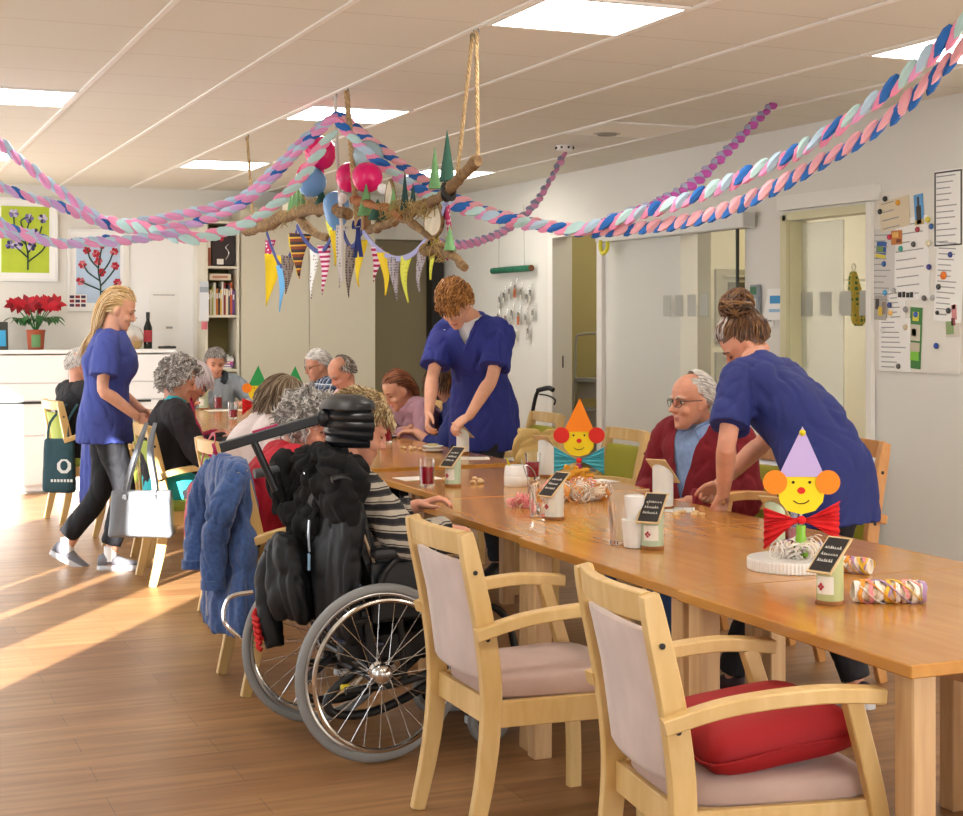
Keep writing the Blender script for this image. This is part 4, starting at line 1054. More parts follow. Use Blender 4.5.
for s in (-1, 1):
    x = s*.285; c = (x, 0, .305)
    wh = torus(MB(), c, .286, .017, 64, 10).build('wheel', M_tyre, wc)
    torus(MB(), c, .268, .009, 64, 8).build('rim', M_alu, wh)
    torus(MB(), (x+s*.045, 0, .305), .252, .0085, 64, 8).build('push_rim', M_chrome, wh)
    h = MB().lathe([(.016, -.04), (.034, -.036), (.034, -.018), (.02, -.012), (.02, .012), (.036, .018), (.036, .03), (.026, .046), (.012, .052)], 20, M=TR(c, (0, s*PI/2, 0)))
    h.build('hub', M_chrome, wh)
    sp = MB()
    for i in range(28):
        a = 2*PI*i/28; b_ = a+(.7 if i % 2 else -.7); o = .018 if (i//2) % 2 else -.018
        sp.tube([(x+o, .03*math.cos(b_), .305+.03*math.sin(b_)), (x, .266*math.cos(a), .305+.266*math.sin(a))], .0014, 5)
    sp.build('spokes', M_chrome, wh)
    br = MB()
    for i in range(6):
        a = 2*PI*i/6; br.tube([(x+s*.045, .252*math.cos(a), .305+.252*math.sin(a)), (x, .266*math.cos(a), .305+.266*math.sin(a))], .003, 5)
    br.build('push_rim_bracket', M_chrome, wh)
    # caster
    cc = (s*.24, .44, .085)
    cw = torus(MB(), cc, .066, .019, 28, 8).build('caster', M_tyre, wc)
    MB().lathe([(.05, -.012), (.05, .012)], 18, M=TR(cc, (0, PI/2, 0))).build('caster_hub', M_bframe, cw)
    f = MB()
    for t in (-1, 1): f.bar([(cc[0]+t*.03, cc[1], .085), (cc[0]+t*.03, cc[1]+.02, .19)], .008, .02, up=(0, 1, 0))
    f.box((cc[0], cc[1]+.02, .195), (.07, .03, .012)); f.tube([(cc[0], cc[1]+.02, .2), (cc[0], cc[1]+.02, .30)], .013, 10); f.build('caster_fork', M_bframe, wc)
    # side frame
    fr = MB()
    fr.tube(catmull([(s*.225, -.1, .24), (s*.225, .12, .25), (s*.225, .36, .31), (s*.225, .47, .33)], 5), .014, 10)
    fr.tube(catmull([(s*.225, -.07, .47), (s*.225, .2, .48), (s*.225, .44, .485), (s*.225, .53, .40), (s*.225, .57, .2), (s*.22, .60, .12)], 6), .013, 10)
    fr.tube([(s*.225, .12, .25), (s*.225, .10, .48)], .012, 10); fr.tube([(s*.225, .36, .31), (s*.225, .38, .48)], .012, 10); fr.tube([(s*.225, 0, .305), (s*.225, -.02, .48)], .016, 10)
    fr.tube([(s*.225, 0, .305), (s*.29, 0, .305)], .011, 8)
    fr.build('frame', M_bframe, wc)
    ar = MB()
    ar.box((s*.265, .16, .705), (.055, .36, .035), (0, 0, 0), bev=.012, seg=2); ar.build('armrest', M_bpad, wc)
    MB().tube(catmull([(s*.255, .0, .47), (s*.262, .02, .62), (s*.262, .08, .69)], 4), .012, 8).build('armrest_post', M_bframe, wc)
    MB().box((s*.235, .16, .57), (.012, .34, .2), bev=.01).build('side_guard', M_bpad, wc)
    bp = MB(); bp.tube(catmull([(s*.21, .06, .47), (s*.215, .0, .7), (s*.22, -.06, .92), (s*.225, -.11, .965), (s*.225, -.15, .96)], 6), .012, 10); bp.build('push_post', M_bframe, wc)
    if s < 0: MB().tube([(s*.225, -.14, .96), (s*.225, -.275, .945)], .018, 12).build('grip', M_grip, wc)
    MB().box((s*.12, .66, .12), (.19, .2, .012), (R(15), 0, 0), bev=.004).build('footplate', M_bframe, wc)
# cross tubes, motor block, anti-tip tubes
m = MB()
m.tube([(-.225, 0, .305), (.225, 0, .305)], .014, 10); m.tube([(-.225, .36, .31), (.225, .36, .31)], .012, 10); m.tube([(-.225, .05, .24), (.225, .05, .24)], .012, 10)
m.tube(catmull([(.12, -.02, .28), (.12, -.12, .2), (.12, -.1, .14), (.12, .05, .13), (.12, .25, .2), (.12, .38, .3)], 5), .016, 10)
m.tube(catmull([(-.12, -.02, .28), (-.12, -.12, .2), (-.12, -.1, .14), (-.12, .05, .13), (-.12, .25, .2), (-.12, .38, .3)], 5), .016, 10)
m.build('cross_frame', M_bframe, wc)
MB().box((0, .14, .36), (.30, .24, .12), bev=.02).box((.16, -.02, .36), (.05, .16, .07), bev=.01).build('drive_box', M_bframe, wc)
MB().box((.2, -.09, .245), (.03, .03, .02), bev=.004).build('tag', M_yel, wc)
m = MB()
rs = []
for y, z, t in ((-.06, .475, .03), (.02, .488, .04), (.25, .492, .04), (.44, .495, .035), (.46, .49, .02)):
    rs.append([(.215*math.copysign(abs(math.cos(a))**.3, math.cos(a)), y, z+t*math.copysign(abs(math.sin(a))**.5, math.sin(a))) for a in [2*PI*j/24 for j in range(24)]])
m.rings(rs); m.build('seat', M_bpad, wc)
# reclined padded back with piping
def back_pt(u, v_, off): z = .52+.38*v_; y = .06-.14*v_-.05*(1-u*u)*1.0+off; return (u*.215*(1-.12*v_**4), y, z)
rs = []
for i in range(11):
    v_ = i/10; k = 1 if 0 < i < 10 else .6
    rs.append([back_pt(-1+j/8, v_, .03*k) for j in range(17)]+[back_pt(1-j/8, v_, -.03*k) for j in range(17)])
MB().rings(rs).build('backrest', M_bpad, wc, smooth=60)
MB().tube(catmull([back_pt(1.02, 0, .0), back_pt(1.02, .3, 0), back_pt(1.02, .7, 0), back_pt(.95, 1, 0), back_pt(0, 1.04, 0), back_pt(-.95, 1, 0), back_pt(-1.02, .7, 0), back_pt(-1.02, .3, 0)], 5), .008, 8).build('piping', M_pipe, wc)
# headrest: ribbed black shell on a bar
hr = MB()
for i in range(5):
    z = 1.075+.029*i; ww = (.13, .16, .172, .165, .14)[i]
    rs = []
    for j in range(9):
        a = R(-78+156*j/8); cx = .03+ww*math.sin(a)*1.0; cy = -.02-.10*math.cos(a)+.055
        rs.append([(cx+.026*math.cos(q)*math.sin(a), cy-.026*math.cos(q)*math.cos(a), z+.021*math.sin(q)) for q in [2*PI*k/10 for k in range(10)]])
    hr.rings(rs)
hr.build('headrest', mat('black glossy shell', '1b1c20', .28), wc)
m = MB(); rs = []
for z, k in ((1.19, 1.25), (1.215, 1.1), (1.235, .6)):
    rs.append([(.03+.115*k*math.cos(a), -.015+.075*k*math.sin(a), z) for a in [2*PI*j/20 for j in range(20)]])
m.rings(rs); m.build('headrest_cap', M_bpad, wc)
hb_ = MB(); hb_.bar([(-.01, -.11, 1.15), (-.10, -.44, 1.055)], .026, .036, bev=.3); hb_.ell((0, -.085, 1.155), .034, n=14, k=9)
hb_.tube([(-.07, -.33, 1.08), (-.055, -.25, .9)], .014, 10); hb_.build('headrest_bar', M_bframe, wc)
MB().lathe([(.02, 0), (.023, .006), (.02, .012)], 14, M=frame_to((-.103, -.452, 1.052), (-.26, -.95, -.28))).box((-.06, -.29, 1.118), (.02, .09, .012), (R(16), 0, R(-14))).build('clip', M_magp, wc)
m = MB(); m.tube(catmull([(.24, -.05, .6), (.2, -.15, .5), (.16, -.1, .4), (.2, .05, .38)], 6), .006, 7); m.build('cable', mat('blue grey cable', '4a5068', .5), wc)
m = MB(); m.tube(catmull([(-.22, -.28, .52), (-.25, -.36, .50), (-.25, -.38, .42), (-.22, -.33, .36)], 6), .008, 8); m.build('side_hoop', M_chrome, wc)

# ---------------------------------------------------------------- cloth on it and on the chairs
def drape(rows, seed=0, n=44, fold=.014, nf=5, e=.7, M=None):
    """rows: (z, cx, cy, half width x, half depth y); closed cloth body with vertical folds deepening downwards"""
    ks = 5; P = catmull([(r[1], r[2], r[0]) for r in rows], ks); W = smooth1([r[3] for r in rows], ks); D = smooth1([r[4] for r in rows], ks)
    rs = []; rg = random.Random(seed); ph = [rg.uniform(0, 6.3) for _ in range(4)]
    for i, p in enumerate(P):
        t = i/(len(P)-1); ring = []
        for j in range(n):
            a = 2*PI*j/n; ca, sa = math.cos(a), math.sin(a)
            f = fold*(.25+t)*(math.sin(nf*a+ph[0]+t*.8)+.6*math.sin((2*nf+1)*a+ph[1]-t))
            x = W[i]*math.copysign(abs(ca)**e, ca); y = D[i]*math.copysign(abs(sa)**e, sa); l = math.hypot(x, y)+1e-6
            ring.append((p.x+x*(1+f/l*.6), p.y+y+f*(y/l if abs(y) > .01 else 0)*1.3, p.z+.006*math.sin(3*a+ph[2])*t))
        rs.append(ring)
    m = MB(); m.rings(rs); return m
M_fleece = mat('blue fleece', '3f5a8e', .95, var=(60, .22), bump=(110, .5, .004), sheen=.3)
M_coat = mat('black wool coat', '0e0d0f', .95, var=(8, .25), bump=(180, .4, .003))
M_soft = mat('navy black softshell', '0a0c12', .6, bump=(15, .3, .01)); M_redk = mat('red lining', 'c31f1d', .7); M_zip = mat('zip metal', 'b9bcc0', .3, metal=.9); M_tagb = mat('pale blue tag', '8fb6d6', .5)
# blue fleece jacket over the chair back
fj = thing('jacket', 'blue fleece jacket draped over the back of a wooden armchair', 'jacket', (1.78, 6.16, 0), -PI/2)
m = drape([(.945, 0, -.325, .10, .035), (.93, 0, -.325, .20, .05), (.86, 0, -.325, .245, .065), (.72, 0, -.315, .255, .075), (.55, .01, -.315, .265, .085), (.40, .02, -.325, .27, .09), (.27, .03, -.335, .265, .085), (.245, .03, -.335, .25, .07)], 3, fold=.016, nf=5)
remesh(m, 'body', .009, M_fleece, fj, it=2, displace=folds(.02, 8, 4))
for s, pts in ((-1, [(-.21, -.33, .88), (-.285, -.37, .76), (-.30, -.40, .60), (-.255, -.42, .46)]), (1, [(.2, -.34, .88), (.24, -.41, .76), (.20, -.43, .60), (.21, -.44, .45)])):
    m = MB(); m.tube(catmull(pts, 6), smooth1([.055, .058, .05, .048], 6), 16)
    remesh(m, 'sleeve', .008, M_fleece, fj, it=2, displace=folds(.014, 12, 5+s))
    MB().tube([V(pts[-1])+V((0, 0, .025)), V(pts[-1])+V((0, 0, -.012))], .050, 16).build('cuff', M_fleece, fj)
MB().bar(catmull([(.07, -.432, .50), (.085, -.44, .42), (.09, -.436, .31)], 5), .007, .004, up=(0, 1, 0)).build('zip', M_zip, fj)
# black coats bundled over the wheelchair back
ct = thing('coat', 'black wool coat bundled over the back of the wheelchair', 'coat', (1.80, 5.18, 0), R(-86))
m = MB()
for c, r_ in (((.02, -.20, .985), (.20, .075, .06)), ((-.16, -.22, .96), (.11, .08, .09)), ((.14, -.21, .95), (.13, .075, .10)), ((-.22, -.24, .88), (.08, .07, .12)), ((.0, -.245, .90), (.17, .06, .10)), ((.17, -.235, .86), (.11, .06, .10)), ((-.08, -.26, .82), (.15, .05, .12)), ((-.16, -.27, .72), (.13, .045, .12))):
    m.ell(c, r_, n=20, k=12)
for pts in ([(-.2, -.27, 1.0), (-.1, -.29, .99), (.02, -.28, .93), (.06, -.27, .82)], [(-.1, -.25, 1.03), (.06, -.27, 1.02), (.2, -.24, .97), (.255, -.22, .87)], [(-.28, -.25, .96), (-.24, -.29, .88), (-.17, -.31, .80), (-.06, -.30, .76)]):
    m.tube(catmull(pts, 6), smooth1([.03, .042, .042, .03], 6), 12)
remesh(m, 'body', .009, M_coat, ct, it=2, displace=folds(.034, 9, 9, (1, 1, .8)))
m = MB()
m.tube(catmull([(-.27, -.27, .99), (-.245, -.315, .95), (-.225, -.32, .87), (-.23, -.30, .80)], 6), smooth1([.05, .058, .056, .05], 6), 16)
remesh(m, 'sleeve', .008, M_coat, ct, it=2, displace=folds(.02, 10, 12))
MB().lathe([(.011, 0), (.011, .004), (.004, .006)], 12, M=frame_to((.0, -.315, .955), (.1, -1, .1))).build('button', M_chrome, ct)
# long black jacket hanging below it
lj = thing('jacket', 'long black jacket with a zip pull and pale blue tag hanging behind the wheelchair seat', 'jacket', (1.80, 5.18, 0), R(-86))
m = drape([(.86, .05, -.20, .15, .04), (.82, .05, -.215, .20, .05), (.66, .05, -.23, .20, .055), (.50, .05, -.225, .19, .05), (.40, .05, -.205, .17, .045), (.375, .05, -.20, .14, .03)], 5, fold=.014, nf=6)
remesh(m, 'body', .009, M_soft, lj, it=2, displace=folds(.011, 8, 15))
MB().bar(catmull([(.02, -.305, .80), (.025, -.31, .74), (.03, -.308, .69)], 4), .012, .006, up=(0, 1, 0)).build('zip_pull', M_zip, lj)
MB().box((.031, -.31, .655), (.018, .006, .06), bev=.002).build('tag', M_tagb, lj)
# dark bag-like softshell with red lining
sb = thing('jacket', 'dark navy jacket with a red sleeve lining hanging from the wheelchair handle', 'jacket', (1.80, 5.18, 0), R(-86))
m = drape([(.74, -.14, -.33, .05, .035), (.715, -.14, -.335, .10, .05), (.64, -.13, -.34, .135, .06), (.54, -.12, -.335, .14, .062), (.46, -.10, -.32, .12, .05), (.435, -.09, -.315, .09, .035)], 7, fold=.015, nf=5)
remesh(m, 'body', .008, M_soft, sb, it=2, displace=folds(.014, 9, 19))
m = MB(); m.tube(catmull([(-.21, -.35, .66), (-.235, -.37, .56), (-.215, -.37, .44), (-.185, -.36, .32)], 6), smooth1([.045, .05, .05, .035], 6), 14)
remesh(m, 'sleeve', .008, M_soft, sb, it=2, displace=folds(.007, 10, 21))
m = MB()
for i in range(6): m.tube(catmull([(-.255+.012*i, -.405, .45-.018*i), (-.235+.01*i, -.425, .43-.02*i), (-.20+.006*i, -.415, .42-.02*i)], 3), .009, 7)
m.build('lining', M_redk, sb)
# ---------------------------------------------------------------- bags, cloths and a walker
M_gbag = mat('pale grey leather', '6f7379', .55, bump=(40, .1, .004)); M_buck = mat('steel buckle', '6a6c70', .35, metal=.8)
t = thing('handbag', 'pale grey leather handbag hanging by two straps from an armchair back', 'bag', (1.50, 8.42, 0), -R(23))
m = drape([(.565, 0, 0, .15, .035), (.55, 0, 0, .165, .05), (.42, 0, .0, .17, .065), (.33, 0, 0, .18, .07), (.315, 0, 0, .17, .06)], 2, fold=.004, nf=3, e=.45)
remesh(m, 'body', .008, M_gbag, t, it=2, displace=folds(.004, 8, 2))
for y, s in ((-.045, 0), (.03, .02)):
    for sx in (-.08, .08):
        o = MB().bar(catmull([(sx*1.0, y-.02, .50), (sx*.95, y, .60), (sx*.45, y+.06, .78), (sx*.3+.02, .14, .925)], 5), .022, .004, up=(0, 1, 0)).build('strap', M_gbag, t)
        MB().box((sx*.98, y-.022, .535), (.028, .006, .03), bev=.002).build('buckle', M_buck, o)
M_rbag = mat('red bag cloth', 'b3243a', .6, bump=(20, .2, .008)); M_rstrap = mat('red strap', '9c1f34', .55)
t = thing('handbag', 'red shoulder bag hanging from the chair beside the blue fleece', 'bag', (1.62, 7.42, 0), -PI/2)
m = drape([(.70, 0, 0, .07, .04), (.68, 0, 0, .12, .06), (.58, 0, 0, .155, .075), (.46, 0, 0, .16, .08), (.42, 0, 0, .12, .06)], 4, fold=.01, nf=5)
remesh(m, 'body', .008, M_rbag, t, it=2, displace=folds(.006, 9, 3))
MB().bar(catmull([(-.1, 0, .67), (-.09, .02, .82), (-.03, .05, .93), (.05, .05, .92), (.1, .02, .8), (.1, 0, .67)], 5), .018, .005, up=(0, 1, 0)).build('strap', M_rstrap, t)
M_tote = mat('dark teal canvas', '2b4a52', .85, bump=(200, .2, .002)); M_wprint = mat('white print', 'd9dcd8', .7)
t = thing('tote_bag', 'dark teal tote bag with a white eight-sided emblem hanging from the far chair', 'bag', (1.45, 11.50, 0), R(-24))
m = drape([(.63, 0, 0, .10, .02), (.60, 0, 0, .11, .03), (.42, 0, 0, .115, .045), (.27, 0, 0, .12, .045), (.235, 0, 0, .11, .025)], 6, fold=.005, nf=3, e=.4)
remesh(m, 'body', .009, M_tote, t, it=2, displace=folds(.003, 8, 2))
for sx in (-.08, .08): MB().bar(catmull([(sx, -.02, .6), (sx*.8, -.01, .75), (sx*.5+.08, .05, .88)], 4), .018, .004, up=(0, 1, 0)).build('strap', M_tote, t)
e_ = MB().prism([((.055)*math.cos(R(22.5+45*i)), .055*math.sin(R(22.5+45*i))) for i in range(8)], .004, M=TR((.05, -.052, .43), (PI/2, 0, 0))).build('emblem', M_wprint, t, smooth=0)
k = MB(); k.ell((.05, -.055, .435), (.028, .003, .036), n=12, k=6); k.build('emblem_figure', M_tote, e_)
k = MB()
for i in range(7): k.box((-.04+.024*i, -.052, .325), (.016, .003, .02))
k.build('lettering', M_wprint, t, smooth=0)
# cloth and chair behind the nurse
chair('wooden armchair behind the blonde nurse, blue cloth hanging from it', G2, (1.9, 10.5, 0), -PI/2, back=M_lime, seat=M_lime)
t = thing('jacket', 'blue cotton jacket hanging from the chair behind the blonde nurse', 'jacket', (1.52, 10.42, 0), -PI/2)
m = drape([(.74, 0, 0, .10, .03), (.71, 0, 0, .14, .05), (.5, 0, 0, .15, .06), (.3, 0, 0, .14, .06), (.28, 0, 0, .12, .04)], 8, fold=.016, nf=5)
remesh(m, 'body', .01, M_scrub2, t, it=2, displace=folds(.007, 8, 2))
MB().bar([(0, .02, .73), (0, .05, .9)], .02, .004, up=(0, 1, 0)).build('hanging_loop', M_scrub2, t)
# crumpled paper bag on a chair seat behind the orange-hatted clown
M_bag = mat('brown paper bag', 'c2a566', .75, bump=(14, .5, .02))
t = thing('paper_bag', 'large crumpled brown paper bag standing on a chair behind the orange-hatted clown', 'bag', (3.46, 7.38, .48), R(-25))
rs = []
for z, wv, dv, sh in ((0, .16, .10, 0), (.1, .17, .11, 0), (.22, .175, .105, .01), (.34, .18, .08, .01), (.40, .17, .05, .015), (.43, .165, .035, .02)):
    rs.append([((wv*math.copysign(abs(math.cos(a))**.4, math.cos(a)))+sh, dv*math.copysign(abs(math.sin(a))**.4, math.sin(a)), z+.012*math.sin(5*a)) for a in [2*PI*j/40 for j in range(40)]])
m = MB(); m.rings(rs); remesh(m, 'body', .010, M_bag, t, it=1, displace=folds(.04, 6, 31))
m = MB(); m.rings([[(-.10+.15*math.cos(a)*k, -.10+.06*math.sin(a)*k, z) for a in [2*PI*j/24 for j in range(24)]] for z, k in ((.0, 1), (.12, .9), (.2, .5), (.24, .1))]); remesh(m, 'fold', .010, M_bag, t, it=1, displace=folds(.03, 7, 33))
# rollator by the wall
M_rol = mat('black rollator', '1b1b1d', .45); M_rolr = mat('red reflector', 'c02828', .4)
t = thing('rollator', 'black wheeled walking frame by the wall behind the young man', 'walking frame', (5.0, 11.35, 0), R(20))
for s in (-1, 1):
    m = MB(); m.tube(catmull([(s*.24, .25, .1), (s*.24, .05, .5), (s*.24, -.05, .85), (s*.24, -.1, .93)], 5), .016, 10); m.tube(catmull([(s*.24, .02, .55), (s*.24, -.2, .3), (s*.24, -.3, .1)], 5), .014, 10); m.build('side_frame', M_rol, t)
    MB().tube(catmull([(s*.24, -.08, .92), (s*.24, -.2, .945), (s*.24, -.26, .93)], 4), .02, 10).build('handle', M_rol, t)
    MB().tube(catmull([(s*.24, -.1, .89), (s*.25, -.2, .88), (s*.25, -.27, .85), (s*.25, -.26, .81)], 4), .007, 8).build('brake_lever', M_rol, t)
    for y in (.25, -.3):
        w_ = torus(MB(), (s*.24, y, .09), .075, .018, 26, 8).build('wheel', M_rol, t)
        MB().lathe([(.06, -.012), (.06, .012)], 16, M=TR((s*.24, y, .09), (0, PI/2, 0))).build('hub', M_alu, w_)
    MB().box((s*.262, .12, .32), (.006, .03, .06)).build('reflector', M_rolr, t, smooth=0)
m = MB(); m.tube([(-.24, .0, .52), (.24, .0, .52)], .012, 8); m.build('crossbar', M_rol, t)
MB().box((0, .03, .56), (.42, .2, .03), bev=.01).build('seat', M_bpad, t)
# ---------------------------------------------------------------- things on the tables
TZ = .7505
M_glass = mat('clear glass', 'ffffff', .02, trans=1, ior=1.45, spec=.5); M_juice = mat('red juice', 'a3082a', .15, spec=.4)
def tumbler(label, x, y, fill=.6, h=.125, r=.038, group='drinking glasses'):
    t = thing('drinking_glass', label, 'glass', (x, y, TZ), 0, group)
    m = MB().lathe([(r*.82, 0), (r*.86, .004), (r, h), (r*.94, h), (r*.80, .012), (.001, .010)], 24, caps=False); m.add([(r*.82*math.cos(2*PI*j/24), r*.82*math.sin(2*PI*j/24), 0) for j in range(24)], [tuple(range(23, -1, -1))])
    m.build('glass_wall', M_glass, t, smooth=50)
    if fill: MB().lathe([(r*.78, .0125), (r*(.80+.14*fill)-.0015, .0125+(h-.0125)*fill)], 24).build('juice', M_juice, t, smooth=50)
    return t
tumbler('glass of red juice at the table corner in front of the wheelchair', 2.42, 6.42, .68)
tumbler('glass of red juice behind the white sugar pot', 2.99, 6.52, .62)
tumbler('large glass of red juice in front of the woman in the mauve sweater', 3.05, 8.80, .88, .15, .044)
tumbler('glass of red juice in front of the man in the grey hooded top', 2.88, 12.6, .8)
tumbler('glass of red juice beyond the woman in the white top', 2.72, 11.4, .5)
tumbler('glass of red juice behind the green vase of the lilac-hatted clown', 2.95, 4.36, .3)
tumbler('empty clear glass beside the white shaker in the middle of the table', 2.39, 4.52, 0, .135)
tumbler('faceted clear glass with a spoon by the streamers', 2.45, 5.28, 0, .115, .042)
M_spoon = mat('steel', 'c9c9c9', .2, metal=1)
t = thing('spoon', 'thin steel spoon leaning in the faceted clear glass', 'spoon', (2.45, 5.28, TZ+.012))
MB().tube([(.0, .01, .005), (-.03, .04, .12), (-.05, .06, .20)], .0022, 6).build('stem', M_spoon, t); MB().ell((0, .008, .012), (.011, .004, .016), n=10, k=6).build('bowl', M_spoon, t)
M_china = mat('white china', 'ecebe8', .2); M_yellowp = mat('yellow plastic', 'd7cf1f', .4)
t = thing('sugar_pot', 'white china sugar pot with a yellow stirrer sticking out', 'pot', (2.79, 6.27, TZ))
MB().lathe([(.050, 0), (.053, .004), (.053, .045), (.0515, .048), (.053, .05), (.049, .085), (.044, .095), (.040, .095), (.046, .05), (.001, .045)], 28).build('body', M_china, t, smooth=40)
MB().bar([(-.02, .0, .07), (-.045, .0, .13)], .012, .004, up=(1, 0, 0)).build('stirrer', M_yellowp, t)
MB().tube(catmull([(.03, 0, .09), (.06, -.01, .09), (.085, -.02, .06), (.10, -.02, .02)], 5), .0014, 5).build('wire', M_spoon, t)

M_mint = mat('pale green tin', 'b7c9ae', .4); M_cork = wood('cork base', '8a5a33', 'a87546', .7); M_label = mat('paper label', 'e9e7dc', .6); M_board = mat('chalkboard', '2b2523', .8); M_bfr = wood('board rim', 'c9ac7c', 'd8be92', .5); M_chalk = mat('chalk', 'e6e2da', .9); M_redfl = mat('printed red flower', 'b52d3a', .6); M_leafp = mat('printed leaf', '6f9a55', .6)
def tin(label, x, y, rotz, tint=None, s=1., writing=True, tilt=42, scrib=3):
    t = thing('flower_tin', label, 'menu stand', (x, y, TZ), R(rotz), 'slant-topped tins with chalkboards')
    r = .036*s; n = 28; lo, hi = .095*s, .155*s
    MB().lathe([(r*1.02, 0), (r*1.06, .003), (r*1.06, .010), (r*1.0, .012)], 20).build('base', M_cork, t)
    m = MB(); rs = [[(r*math.cos(a), r*math.sin(a), .011) for a in [2*PI*j/n for j in range(n)]], [(r*math.cos(a), r*math.sin(a), (lo+hi)/2+(hi-lo)/2*math.sin(a)) for a in [2*PI*j/n for j in range(n)]]]
    m.rings(rs); m.build('can', tint or M_mint, t, smooth=50)
    lab = MB(); N = 10
    vs = [((r+.0008)*math.cos(a), (r+.0008)*math.sin(a), z) for z in (.03*s, .078*s) for a in [R(-120+80*i/N) for i in range(N+1)]]
    lab.add(vs, [(i, i+1, N+2+i, N+1+i) for i in range(N)]); lo_ = lab.build('label', M_label, t, smooth=60)
    fl = MB(); a = R(-95)
    for k in range(4): b_ = a+R(9*math.cos(k*1.57)); fl.ell(((r+.002)*math.cos(b_), (r+.002)*math.sin(b_), .05*s+.006*math.sin(k*1.57)), .0042, n=6, k=4)
    fl.build('flower', M_redfl, lo_)
    sl = math.atan2(hi-lo, 2*r); BM = TR((0, 0, (lo+hi)/2+.004), (sl, 0, 0))
    b_ = MB().box((0, .0, .002), (.078*s, .135*s, .005), bev=.0012, M=BM).build('board_frame', M_bfr, t, smooth=0)
    MB().box((0, 0, .0050), (.066*s, .121*s, .0016), M=BM).build('chalkboard', M_board, b_, smooth=0)
    if writing:
        w_ = MB(); rg = random.Random(int(x*100))
        for i in range(scrib):
            yy = -.028+.024*i; xx = -.024
            while xx < .022:
                hgt = rg.uniform(.006, .012); st = rg.uniform(.003, .006)
                pts = [(xx, yy, .0062), (xx+st*.3, yy+hgt, .0062), (xx+st*.7, yy+hgt*rg.uniform(.2, .6), .0062), (xx+st, yy, .0062)]
                w_.tube([(q[1]*1.9*s, q[0]*1.2*s, q[2]) for q in pts] if False else [(q[0]*s, q[1]*s, q[2]) for q in pts], .0009, 4, M=BM); xx += st+rg.uniform(.002, .004)
        w_.build('chalk_writing', M_chalk, b_)
    return t
M_tinw = mat('white tin', 'dfe0da', .4)
tin('pale green slant-topped tin in the middle of the table beside the white shaker', 2.44, 4.38, -48, s=1.02)
tin('pale green slant-topped tin with red flower label near the coiled streamer', 2.40, 3.35, -70, mat('yellowish green tin', 'b5bb84', .4), .98)
tin('pale green slant-topped tin between the juice glass and the white sugar pot', 2.53, 6.38, -62)
tin('white slant-topped tin in front of the heap of paper streamers', 2.46, 5.17, -70, M_tinw)
tin('slant-topped tin under the hands of the young man in scrubs', 3.2, 7.92, 110, M_tinw)
tin('slant-topped white tin behind the magenta vase', 3.10, 6.60, 120, M_tinw, 1.15)
tin('pale tin behind the white shaker, its board turned to the man in burgundy', 3.0, 5.30, 120, M_tinw, 1.15)
tin('pale green tin with glass behind the red crepe bow', 2.86, 4.30, 120, None, .95)
tin('mint green tin in front of the man in the grey hooded top', 2.78, 12.7, -60, None, 1.1, False)

t = thing('shaker', 'white plastic shaker with a cylindrical upper cup beside the green tin', 'shaker', (2.40, 4.43, TZ))
MB().lathe([(.030, 0), (.034, .002), (.042, .07), (.043, .092), (.040, .094)], 26).build('body', M_china, t, smooth=40)
MB().lathe([(.026, .094), (.028, .10), (.034, .165), (.034, .17), (.028, .172)], 26).build('cup', M_china, t, smooth=40)
MB().tube([(.03, -.03, .08), (.034, -.033, .15)], .003, 6).build('stick', M_spoon, t)

